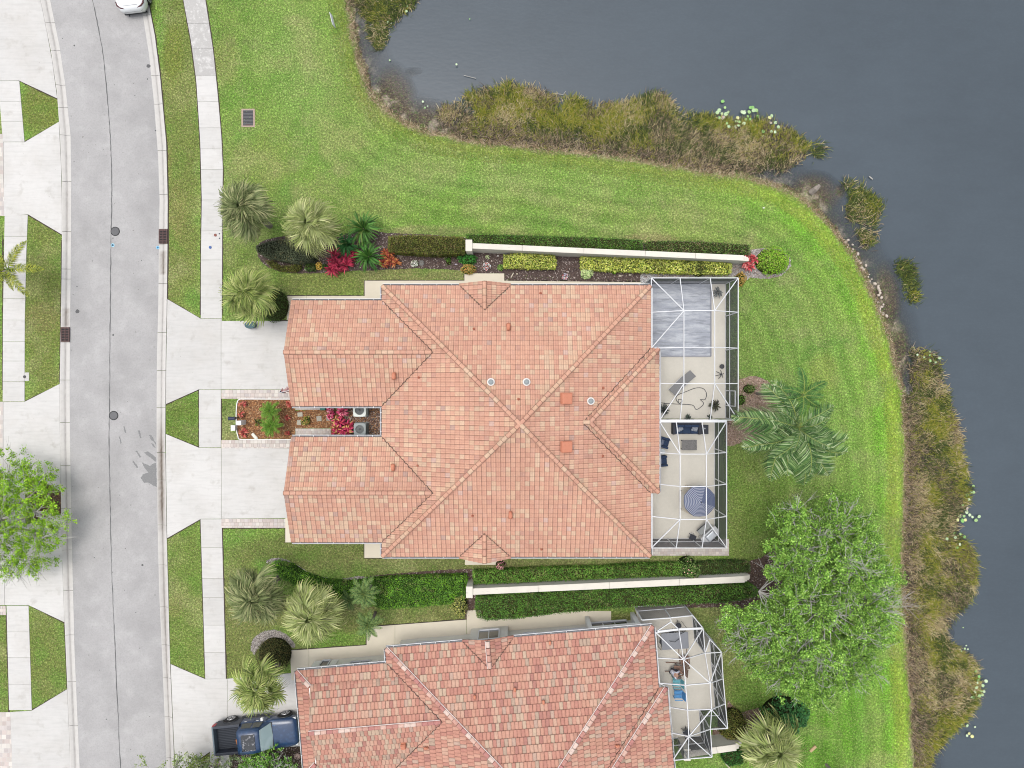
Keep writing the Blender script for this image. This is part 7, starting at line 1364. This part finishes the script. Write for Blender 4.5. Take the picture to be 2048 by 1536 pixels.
# broadleaf trees: trunk, limbs, clustered leaves and bare grey twigs
def tree(label, px, py, rx, ry, zt, zb, pal, nc, per, lsize, bare=.15, seed=1, name='shade_tree', spread=.42, base=None, twigs=True, skip=None, w=None, zoff=0):
    r_ = random.Random(seed); zc = (zt + zb) / 2; cx, cy, _ = P(px, py, zc); k = S * (H - zc) / H; a, b = rx * k, ry * k; bx, by = base or (cx, cy)
    t = thing(name, label, 'tree', (bx, by, 0)); gl = G(); g = G(); fork = Vector((bx, by, max(zb * .55, .8))); g.tube([(bx, by, 0), tuple(fork * .5 + Vector((bx, by, 0)) * .5), tuple(fork)], [.28, .22, .19], 9); g.build('trunk', M_BARK, t)
    tips = []; tries = 0
    while len(tips) < nc and tries < nc * 30:
        tries += 1; u = r_.uniform(0, 6.283); v = math.sqrt(r_.random()); x, y = cx + a * v * math.cos(u), cy + b * v * math.sin(u)
        lobes = float(vnoise(np.array(math.cos(u) * 2.2 + seed), np.array(math.sin(u) * 2.2), 1.0))
        if v > .72 + .42 * lobes: continue
        if skip and skip(x, y): continue
        z = zb + (zt - zb) * (math.sqrt(max(1 - v * v, 0)) * r_.uniform(.55, 1.0)); 
        if all((x - q.x) ** 2 + (y - q.y) ** 2 + (z - q.z) ** 2 > (spread * .62) ** 2 for q in tips): tips.append(Vector((x, y, z)))
    # limbs: tips join nearest of a few main limb ends
    nm = 9; mains = []
    for i in range(nm): u = i / nm * 6.283 + r_.uniform(-.2, .2); f = r_.uniform(.42, .62); mains.append(Vector((cx + a * f * math.cos(u), cy + b * f * math.sin(u), zb + (zt - zb) * r_.uniform(.35, .6))))
    mains.append(Vector((cx, cy, zb + (zt - zb) * .7)))
    for m_ in mains: mid = fork.lerp(m_, .5) + Vector((r_.uniform(-.3, .3), r_.uniform(-.3, .3), r_.uniform(0, .5))); g2 = G(); g2.tube([fork, mid, m_], [.13, .085, .05], 6); g2.build('limb', M_BARK, t)
    for q in tips:
        m_ = min(mains, key=lambda s_: (s_ - q).length); mid = m_.lerp(q, .5) + Vector((r_.uniform(-.25, .25), r_.uniform(-.25, .25), r_.uniform(-.1, .25))); gl.tube([m_, mid, q], [.04, .025, .012], 4, cap=False)
        if twigs:
            isb = r_.random() < bare
            for _ in range(6 if isb else 1):
                out = (q - Vector((cx, cy, zb))).normalized(); d = Vector((r_.gauss(0, .6), r_.gauss(0, .6), r_.gauss(.1, .35))) + out * .7; d = d.normalized() * r_.uniform(.45, .95) * (1.25 if isb else .8); e = q + d; s0 = q + Vector((0, 0, .1 if isb else 0)); gl.tube([s0, s0 + d * .5 + Vector((0, 0, .05)), e], [.013 if isb else .012, .011, .006], 3, cap=False)
                for __ in range(3): ff = r_.uniform(.4, .9); sp = s0 + d * ff; e2 = sp + Vector((d.x + r_.gauss(0, .4), d.y + r_.gauss(0, .4), r_.uniform(-.1, .25))) * .42; gl.tube([sp, e2], [.010, .005], 3, cap=False)
    gl.build('twigs', M_TWIG, t)['kind'] = 'stuff'
    T = np.array([tuple(q) for q in tips]); isleaf = np.array([r_.random() > bare for _ in tips]); T = T[isleaf]; n = len(T) * per; ci = np.repeat(np.arange(len(T)), per); off = rng.normal(0, 1, (n, 3)) * np.array([spread * .62, spread * .62, spread * .34]); 
    # clumps of sprays inside each cluster
    sub = rng.normal(0, 1, (len(T), 6, 3)) * np.array([spread * .6, spread * .6, spread * .3]); pick_ = rng.integers(0, 6, n); off = sub[ci, pick_] + rng.normal(0, 1, (n, 3)) * spread * np.array([.22, .22, .15])
    Cn = T[ci] + off; tone = rng.uniform(.72, 1.28, len(T))[ci]; col = pick(pal, n, .25, w) * tone[:, None]
    leaves('crown', Cn, rng.uniform(.7, 1.3, n) * lsize, col, t, .35, kind='stuff', asp=.6); return t
OAKP = [(1570, 1015), (1640, 992), (1720, 1010), (1762, 1060), (1795, 1120), (1800, 1180), (1785, 1250), (1772, 1320), (1735, 1375), (1700, 1425), (1620, 1432), (1545, 1425), (1485, 1400), (1446, 1330), (1436, 1262), (1470, 1228), (1530, 1205), (1536, 1130), (1545, 1085), (1568, 1070), (1550, 1040)]
OAK = [(.11, .225, .03), (.16, .29, .045), (.055, .12, .02), (.23, .37, .08), (.13, .25, .035)]
tree('large leafy tree with bare grey twigs between lawn and hedges', 1628, 1205, 192, 236, 8.2, 3.0, OAK, 520, 270, .115, .09, 3, 'large_tree', .5, base=P(1600, 1205)[:2], skip=lambda x, y: not in_poly(np.array([x / (S * (H - 5.6) / H) + 1024]), np.array([768 - y / (S * (H - 5.6) / H)]), OAKP)[0])
BRT = [(.15, .29, .012), (.20, .36, .02), (.10, .20, .012), (.27, .42, .03), (.12, .24, .02)]
tree('bright yellow green street tree at the left edge', 10, 1035, 135, 128, 2.9, 1.2, BRT, 180, 200, .10, .04, 5, 'street_tree', .42, base=P(8, 1060)[:2], skip=lambda x, y: (lambda px, py: px > 84 + (50 if 1040 < py < 1100 else 0) - max(0, 960 - py) * .5)(x / (S * (H - 3.1) / H) + 1024, 768 - y / (S * (H - 3.1) / H)))
tree('sparse small tree reaching over the street at the bottom', 330, 1572, 78, 62, 4.5, 2.0, [(.16, .22, .06), (.22, .28, .09), (.10, .14, .04)], 34, 90, .10, .06, 11, 'small_tree', .34, base=P(385, 1580)[:2])
tree('green shrub tree beside the pickup truck at the bottom edge', 538, 1545, 62, 36, 2.6, 1.0, [(.09, .22, .03), (.13, .28, .05), (.06, .14, .02), (.20, .34, .07)], 60, 120, .11, .05, 12, 'small_tree', .32, base=P(540, 1545)[:2])
tree('grey green shrub tree over the bottom sidewalk', 438, 1535, 40, 30, 3.4, 1.5, [(.10, .15, .06), (.16, .20, .09), (.07, .10, .04)], 18, 100, .09, .05, 14, 'small_tree', .3, base=P(445, 1550)[:2])
tree('olive green verge shrub at the bottom edge', 398, 1540, 40, 26, 1.6, .5, [(.16, .24, .03), (.22, .29, .05), (.10, .14, .02)], 26, 110, .10, .03, 17, 'small_tree', .3, base=P(400, 1545)[:2])

# ================================================================ LAKE MARGIN
RP = [([(706, -40), (832, -40), (832, 2), (822, 18), (800, 32), (785, 48), (775, 75), (764, 98), (752, 96), (742, 80), (738, 45), (722, 15), (706, 0)], 7500, 'dark'),
      ([(878, 240), (885, 222), (905, 212), (925, 205), (940, 190), (955, 180), (990, 180), (1012, 168), (1040, 180), (1090, 186), (1115, 208), (1132, 198), (1150, 198), (1175, 213), (1220, 214), (1250, 212), (1280, 195), (1312, 186), (1335, 205), (1350, 226), (1400, 236), (1425, 236), (1470, 250), (1520, 240), (1550, 250), (1580, 266), (1612, 292), (1618, 312), (1590, 330), (1555, 345), (1500, 346), (1440, 338), (1350, 328), (1280, 315), (1200, 305), (1120, 296), (1050, 290), (980, 284), (920, 276), (890, 262)], 42000, 'mix'),
      ([(1690, 362), (1712, 370), (1738, 392), (1766, 412), (1762, 432), (1748, 452), (1722, 447), (1700, 440), (1694, 420), (1702, 398), (1690, 380)], 2600, 'dark'), ([(1792, 525), (1815, 522), (1828, 550), (1836, 590), (1832, 606), (1815, 602), (1806, 575), (1796, 548)], 900, 'dark'), ([(1712, 460), (1745, 458), (1750, 480), (1728, 500), (1718, 480)], 420, 'dark'), ([(1618, 292), (1645, 286), (1648, 305), (1625, 315)], 170, 'dark'),
      ([(1822, 706), (1850, 700), (1870, 715), (1878, 745), (1892, 790), (1890, 805), (1905, 840), (1915, 880), (1918, 920), (1932, 960), (1934, 985), (1920, 1015), (1905, 1030), (1905, 1060), (1920, 1085), (1940, 1095), (1946, 1140), (1945, 1170), (1925, 1210), (1905, 1235), (1880, 1262), (1895, 1290), (1925, 1310), (1945, 1330), (1952, 1372), (1950, 1400), (1930, 1432), (1905, 1455), (1885, 1480), (1860, 1500), (1850, 1545), (1828, 1545), (1824, 1400), (1816, 1280), (1808, 1180), (1810, 1050), (1816, 920), (1810, 840), (1806, 800), (1830, 790), (1822, 740)], 68000, 'mix')]
def blades(name, p, z0, L, lean, col, m, parent=None, wid=.012, spread=.5, kind='stuff'):
    n = len(p); a = lean + rng.normal(0, spread, n); el = rng.uniform(.35, 1.2, n); d = np.stack([np.cos(a) * np.cos(el), np.sin(a) * np.cos(el), np.sin(el)], 1); Ln = (L * rng.uniform(.55, 1.25, n))[:, None]; s_ = np.stack([-np.sin(a), np.cos(a), np.zeros(n)], 1) * wid * rng.uniform(.7, 1.4, (n, 1)); b = np.concatenate([p, z0[:, None] if isinstance(z0, np.ndarray) else np.full((n, 1), z0)], 1)
    mid = b + d * Ln * .6; tip = b + d * Ln; tip[:, :2] += np.stack([np.cos(a), np.sin(a)], 1) * Ln * .25; tip[:, 2] -= Ln[:, 0] * .28
    V = np.stack([b - s_, b + s_, mid + s_, mid - s_, tip + s_ * .2, tip - s_ * .2], 1).reshape(-1, 3); i = np.arange(n)[:, None] * 6; F = np.concatenate([i + np.array([[0, 1, 2, 3]]), i + np.array([[3, 2, 4, 5]])]); o = mk(name, V, F, m, parent, np.repeat(col, 6, 0)); o['kind'] = kind; return o
REED = mat('reed', rough=.7, spec=.15, attr=True)
for i, (poly, n, kd) in enumerate(RP):
    W = P2(poly, -.2); p = sample_poly(W, n, lambda x, y: np.clip((fbm(x, y, .9) - .34) * 6, .22, 1)); ed = dist_line(p[:, 0], p[:, 1], W + W[:1]); p = p + rng.normal(0, .16, p.shape)
    A = np.array([(.19, .205, .018), (.23, .22, .025), (.13, .165, .018), (.28, .26, .05)]); B = np.array([(.38, .31, .16), (.45, .38, .22), (.30, .22, .12)]); Dk = np.array([(.04, .06, .012), (.065, .095, .018), (.025, .035, .012), (.10, .125, .03)]); BR = np.array([(.19, .14, .09), (.28, .22, .15), (.09, .065, .045), (.05, .042, .03)])
    f = fbm(p[:, 0] + 3, p[:, 1] + 8, .8); f2 = fbm(p[:, 0] - 20, p[:, 1], .55); sd_ = dist_line(p[:, 0], p[:, 1], SHORE); r = rng.random(n); col = A[rng.integers(0, 4, n)].copy()
    k = r < np.clip((f2 - .42) * 3, .06, .75); col[k] = B[rng.integers(0, 3, k.sum())]; k = r > 1 - np.clip((.55 - f) * 3.5, .12, .8); col[k] = Dk[rng.integers(0, 4, k.sum())]
    f3 = fbm(p[:, 0] + 60, p[:, 1] - 33, .5); k = rng.random(n) < np.clip((f3 - .52) * 5, 0, .45); col[k] = BR[rng.integers(0, 4, k.sum())] * .9; col = col * .9
    if kd == 'dark': k = rng.random(n) < .6; col[k] = Dk[rng.integers(0, 4, k.sum())]
    k = rng.random(n) < .8 * np.clip(1.25 - sd_ * .75, 0, 1); col[k] = BR[rng.integers(0, 4, k.sum())]; col = col * rng.uniform(.7, 1.25, (n, 1))
    # reeds lean towards the open water
    o = blades('reeds', p, -.3, .46, np.full(n, (1.9, 1.2, .7, .2, .5, 0, -.35)[i] + 0.0) + (fbm(p[:, 0], p[:, 1], .35) - .5) * 4, col, REED, wid=.013, spread=.9)
    nm_ = ('dark reeds at the top shore', 'broad reed bank along the upper shore', 'dark reed clump off the lawn corner', 'narrow reed clump off the east shore', 'thin reeds near the bank', 'stray reeds off the reed bank', 'long reed bank down the east shore')[i]; o['label'] = nm_
# tangled fringe of dead grass on the bank and unmown tufts on the turf rim
lp = [(x, y) for x, y in SHORE if -25 < y < 28 and x > -14]; seg = np.array(lp); dlt = np.diff(seg, axis=0); ln = np.hypot(*dlt.T); cum = np.cumsum(ln) / ln.sum()
def along(n, lo, hi):
    i = np.searchsorted(cum, rng.random(n)); i = np.clip(i, 0, len(dlt) - 1); t = rng.random(n)[:, None]; q = seg[i] + dlt[i] * t; nr = np.stack([-dlt[i][:, 1], dlt[i][:, 0]], 1) / ln[i][:, None]; return q + nr * rng.uniform(lo, hi, n)[:, None] , nr
n = 6500; p, nr = along(n, -.12, .36); ins = in_poly(p[:, 0], p[:, 1], LAKE)
if ins.mean() < .5: p, nr = along(n, -.42, .12)
Tn = np.array([(.36, .28, .18), (.28, .19, .12), (.42, .35, .24), (.20, .13, .08), (.14, .12, .05)]); blades('dead_bank_grass', p, -.16, .22, rng.uniform(0, 6.28, n), Tn[rng.integers(0, 5, n)] * rng.uniform(.7, 1.2, (n, 1)), REED, wid=.011, spread=3)['label'] = 'tangled dead grass along the waterline'
n = 26000; p, nr = along(n, -1.2, 1.2); k = ~in_poly(p[:, 0], p[:, 1], LAKE); p = p[k]; n = len(p); e_ = np.clip((p[:, 0] - 10) / 6, 0, 1)[:, None]; cg = np.array([(.20, .27, .03), (.13, .22, .025), (.27, .29, .06)])[rng.integers(0, 3, n)] * rng.uniform(.75, 1.2, (n, 1)); blades('rim_grass', p, -.01, .12, rng.uniform(0, 6.28, n), cg * (.8 + .3 * e_), REED, wid=.009, spread=3)['label'] = 'lush unmown grass on the turf rim'
# loose turf texture over the whole lawn: short blades
def on_lawn(n):
    p = np.stack([rng.uniform(-24.5, 29, n), rng.uniform(-27, 27, n)], 1); px, py = p[:, 0] / S + 1024, 768 - p[:, 1] / S
    k = ~in_poly(p[:, 0], p[:, 1], LAKE) & (px > np.interp(py, [q[1] for q in KB_R], [q[0] for q in KB_R]) + 3)
    for poly in ([(398, 638), (600, 638), (600, 779), (398, 779), (332, 809), (332, 597)], [(332, 867), (398, 895), (600, 895), (600, 1038), (402, 1038), (332, 1078)], [(340, 1326), (411, 1357), (600, 1340), (600, 1500), (420, 1503), (350, 1545)], [(575, 563), (1300, 563), (1300, 552), (1478, 552), (1478, 840), (1458, 840), (1458, 1112), (1300, 1112), (760, 1118), (729, 1115), (729, 1084), (572, 1084), (572, 797), (442, 797), (442, 778), (575, 778)], [(442, 795), (600, 795), (600, 880), (442, 880)], [(580, 1300), (733, 1289), (733, 1253), (933, 1238), (933, 1220), (1222, 1221), (1222, 1238), (1390, 1225), (1465, 1310), (1465, 1460), (1430, 1540), (600, 1540)], [(505, 440), (1520, 440), (1520, 470), (1585, 505), (1580, 555), (1280, 560), (925, 546), (560, 545), (512, 520)], [(540, 1118), (1560, 1098), (1560, 1245), (540, 1245)]):
        k &= ~in_poly(px, py, poly)
    wl_ = np.interp(py, [-300, 0, 104, 182, 273, 400, 640, 1040, 1360], [380, 411, 427, 435, 443, 445, 444, 444, 452]); wl2 = np.interp(py, [-300, 0, 86, 161, 286, 400, 640, 1040, 1360], [336, 367, 383, 393, 401, 404, 402, 402, 411]); k &= ~((px > wl2 - 1) & (px < wl_ + 1) & (py < 1500)); return p[k]
p = on_lawn(260000); n = len(p); f = fbm(p[:, 0], p[:, 1], .5)
px_, py_ = p[:, 0] / S + 1024, 768 - p[:, 1] / S; sh = dist_line(p[:, 0], p[:, 1], SHORE); es = np.clip((px_ - 1380) / 200, 0, 1) * np.clip((py_ - 330) / 60, 0, 1)
gc = np.array([(.155, .225, .06), (.10, .165, .04), (.20, .24, .09), (.075, .125, .028)])[rng.integers(0, 4, n)] * rng.uniform(.75, 1.25, (n, 1)); verge = ((px_ < 445) | ((px_ < 760) & (py_ > 480) & (py_ < 1350)) | ((px_ < 1340) & (py_ > 1080)) | ((px_ < 1560) & (py_ > 920) & (px_ > 1440)))[:, None]; gc = np.where(verge, gc * np.array([.72, .62, .5]), gc); gc = gc * (1 - es[:, None] * np.clip(1 - sh / 4, 0, 1)[:, None]) + np.array([.15, .27, .03]) * es[:, None] * np.clip(1 - sh / 4, 0, 1)[:, None]
blades('lawn_grass', p, -.005, .055, rng.uniform(0, 6.28, n), gc * np.array([1.06, 1.12, .95]) * rng.choice([.55, .8, 1.0, 1.25, 1.5], (n, 1)), REED, wid=.014, spread=3)['label'] = 'short lawn blades catching the light'

# lily pads
def pads(label, pts, z=-.262):
    cx = sum(p_[0] for p_ in pts) / len(pts); cy = sum(p_[1] for p_ in pts) / len(pts); t = thing('water_lily', label, 'water lily', P(cx, cy, z), 0, 'water lily patches on the lake'); g = G()
    var = []
    for c in ((.33, .45, .25), (.42, .52, .33), (.26, .40, .16), (.50, .50, .22), (.36, .30, .25), (.18, .38, .11)):
        V = [(0, 0, .006)]; m_ = 12
        for k in range(m_ + 1): a = .18 + (2 * math.pi - .36) * k / m_; V.append((math.cos(a), math.sin(a) * .86, .02 + .01 * math.sin(a * 3)))
        var.append(mesh_data('lily_pad', V, [(0, k, k + 1) for k in range(1, m_ + 1)], M_COL, [c] * len(V)))
    for i, q in enumerate(pts):
        x, y = q[:2]; r = (q[2] if len(q) > 2 else 4.2) * S; M = Matrix.Translation(P(x, y, z)[:2] + (z + random.uniform(.08, .26),)) @ Matrix.Rotation(random.uniform(0, 6.28), 4, 'Z') @ Matrix.Rotation(random.uniform(-.25, .25), 4, 'X') @ Matrix.Scale(r * .98, 4); obj('lily_pad', random.choices(var, [6, 6, 4, 1, 1, 2])[0], t, M)
    gs = G()
    for q in pts[::2]: gs.tube([P(q[0], q[1], z)[:2] + (z + .02,), P(q[0] + random.uniform(-4, 4), q[1] + random.uniform(3, 8), z)[:2] + (z - .2,)], .008, 4)
    gs.build('stalks', mat('lily_stalk', (.16, .14, .08), .8), t)
def zp(ox, oy, s_, L): return [(ox + x / s_, oy + y / s_) + ((r,) if r else ()) for x, y, r in L]
pads('large lily pad patch at the tip of the upper reed bank', zp(1400, 190, 7.877, [(350, 110, 4), (382, 212, 3), (292, 255, 4), (262, 290, 4), (335, 307, 3.4), (440, 278, 3), (392, 320, 4.4), (350, 375, 4.6), (290, 380, 3.4), (650, 285, 4), (682, 290, 4.4), (760, 285, 4), (782, 215, 3.6), (822, 208, 3.6), (876, 252, 4.2), (826, 265, 4.4), (900, 350, 3.6), (578, 375, 3.4), (716, 400, 3.4), (560, 430, 3.2), (600, 442, 3), (678, 465, 4), (408, 468, 3), (438, 518, 3.6), (318, 525, 3.4), (494, 517, 3), (545, 520, 3.4), (588, 500, 3.4), (1115, 342, 3.8), (1085, 370, 3.8), (1105, 445, 3), (1176, 450, 3.6), (1220, 520, 3.8), (745, 345, 3), (775, 395, 3), (980, 590, 3.6), (1110, 590, 3.4), (1160, 605, 3.2), (965, 660, 3.2), (830, 490, 2.8)]))
pads('small lily pad patch at the top of the east reed bank', zp(1780, 660, 4.518, [(228, 226, 2.6), (356, 198, 2.4), (390, 226, 3.2), (438, 252, 3.8), (346, 278, 3.2), (397, 296, 3), (348, 228, 2.2), (290, 248, 2.2)]))
pads('pale lily pad patch in the bay of the east reed bank', zp(1780, 960, 4.518, [(743, 53, 3), (715, 108, 3), (735, 106, 3), (682, 130, 4), (696, 172, 2.8), (676, 250, 3.2), (684, 288, 4), (705, 312, 3.4), (722, 328, 2.8), (792, 326, 3.8), (766, 360, 4), (622, 325, 3.6), (652, 322, 3), (590, 355, 3.6), (632, 360, 4.6), (664, 356, 3.6), (506, 356, 3.2), (572, 400, 3.2), (576, 430, 3.6), (570, 478, 2.4), (568, 510, 3.4), (620, 482, 2.8), (657, 508, 3.2), (495, 525, 3.2), (590, 575, 4), (612, 575, 3), (592, 604, 2.6), (545, 310, 3), (515, 270, 3), (605, 250, 2.6), (638, 222, 2.2)]))
pads('lily pad cluster right of the lower reed bank', zp(1780, 1240, 5.19, [(880, 522, 3), (910, 580, 3.6), (900, 615, 2.8), (882, 634, 2.4), (977, 622, 3.8), (873, 686, 3.4), (944, 668, 3.6), (930, 726, 3), (958, 730, 2.8), (950, 770, 3.6), (905, 772, 3.6), (872, 775, 4), (890, 795, 4), (845, 790, 3.4), (820, 785, 2.6), (824, 660, 2.8), (864, 735, 2.8), (780, 868, 3)]))
pads('few lily pads at the very bottom of the lake', zp(1780, 1240, 5.19, [(786, 1086, 3.4), (804, 1165, 3), (827, 1188, 3.6), (776, 1182, 2.8), (868, 1100, 2.2), (735, 1078, 2)])); pads('tiny white lily pads above the lower reed bank', zp(1780, 1240, 5.19, [(778, 258, 1.8), (762, 290, 2.6), (796, 296, 2), (718, 310, 1.8), (740, 68, 1.4)])); pads('stray lily pads near the top reeds', zp(500, 0, 3.84, [(1204, 100, 3), (1210, 60, 2), (1064, 183, 1.6), (1085, 184, 1.4), (1075, 468, 2), (1587, 505, 2.2), (1688, 152, 1.4), (1347, 838, 2), (1330, 788, 2.4), (1368, 824, 1.4)]))
# driftwood, dock stump and litter in the shallows
def log(label, pts, r, m=None, name='fallen_branch', cat='branch', z=-.2): g = G(); g.tube([P(x, y, z)[:2] + (z + dz,) for x, y, dz in pts], r, 6); tag(g.build(name, m or M_TWIG), label, cat)
log('grey stump at the waterline near the lawn corner', [(1623, 384, -.1), (1628, 380, .25), (1635, 373, .3)], [.22, .2, .12], M_BARK, 'stump', 'stump'); log('thin floating twig near the top of the lake', [(928, 151, .02), (952, 157, .02)], .02); log('short floating stick off the east shore', [(1738, 353, .02), (1745, 359, .03)], .04); log('pale stick floating by the upper reed bank', [(1110, 187, .03), (1126, 190, .05), (1131, 184, .12)], .018); log('tan log lying in the bottom right lawn', [(1617, 1499, .24), (1628, 1488, .26)], .1, mat('peeled_log', (.42, .30, .17), .8), 'log', 'log')
log('pale fallen palm boot on the dark mulch', [(1022, 556, .24), (1027, 547, .26)], .035, mat('pale_boot', (.55, .5, .4), .8), 'palm_boot', 'debris'); log('curved white stick beside the bottom hedge', [(1446, 1520, .24), (1455, 1530, .24), (1462, 1536, .24)], .03, mat('pale_boot', (.55, .5, .4), .8), 'fallen_branch', 'branch')
def rocks(pts): 
    for i, (x, y, r, l) in enumerate(pts):
        g = G(); R0 = r * S
        g.lathe([(R0 * .9, -.1), (R0, 0), (R0 * .7, R0 * .45), (R0 * .15, R0 * .6)], (0, 0, 0), 7); o = g.build('bank_rock', mat('limestone', (.44, .38, .32), .9, layers=[(6, 3, .65, .45, .7, .8)])); o.location = P(x, y, -.2)[:2] + (-.22,); o.rotation_euler = (0, 0, i * 1.3); o.scale = (1, .75, .9); tag(o, 'pale limestone rock in the mud at the east waterline', 'rock', 'limestone rocks along the east waterline')
rk = []
for i in range(34): y = 480 + i * 4.6; x = np.interp(y, [480, 528, 572, 640], [1684, 1716, 1738, 1762]) + random.uniform(3, 20) - (0 if y > 500 else 4); rk.append((x, y, random.uniform(1.6, 4.2), ''))
rocks(rk)
for i, (x, y) in enumerate(((710, 463), (1027, 505))): pass
def globe(px, py, r, label): g = G(); g.lathe([(r * .5, 0), (r * .9, .06), (r, r), (r * .6, r * 1.7), (.01, r * 1.9)], (0, 0, 0), 12); o = g.build('garden_ornament', mat('slate_globe', (.12, .125, .13), .5, layers=[(14, 2, 1.9, .5, .62, .7)])); o.location = P(px, py, .5)[:2] + (.02,); tag(o, label, 'garden ornament')
globe(1012, 503, .18, 'grey patterned garden ball against the upper wall')
def ring(px, py, r, label, m): c = Vector(P(px, py)); g = G(); g.tube([(c.x + r * math.cos(a), c.y + r * math.sin(a), .05) for a in np.linspace(0, 2 * math.pi, 21)], .02, 5, cap=False); g.lathe([(r * .8, .0), (r * .8, .035)], (c.x, c.y, 0), 14); tag(g.build('plant_ring', m), label, 'plant ring')
ring(843, 526, .17, 'grey wire ring lying beside the white impatiens', mat('grey_wire', (.16, .16, .15), .7)); ring(802, 511, .15, 'pale ring at the edge of the orange red croton', mat('tan_ring', (.25, .2, .16), .8)); ring(595, 1512, .19, 'white and terracotta ring at the bottom house corner', mat('terra_ring', (.45, .33, .27), .8))
def bit(px, py, s_, col, label, rz=0): g = G(); g.box(-s_, s_, -s_ * .6, s_ * .6, 0, s_ * .8, taper=s_ * .2); o = bevel(g.build('small_stone', mat('bit_%.2f' % col[0], col, .8)), s_ * .3); o.location = P(px, py)[:2] + (.02,); o.rotation_euler.z = rz; tag(o, label, 'stone')
bit(1034, 548, .07, (.6, .55, .42), 'small cream pebble right of the pale palm boot'); bit(1240, 552, .12, (.42, .37, .3), 'round tan stepping pebble under the long yellow hedge'); bit(1260, 550, .1, (.5, .46, .38), 'cream pebble right of the tan one under the long yellow hedge'); bit(996, 512, .07, (.7, .68, .66), 'white pebble left of the garden ball'); bit(1527, 416, .07, (.65, .66, .66), 'white scrap lying on the curved lawn'); bit(912, 529, .09, (.40, .35, .42), 'mauve stone in the mulch above the lawn strip'); bit(1453, 1021, .0001 + .05, (.75, .75, .7), 'tiny white scrap beside the patio cage')
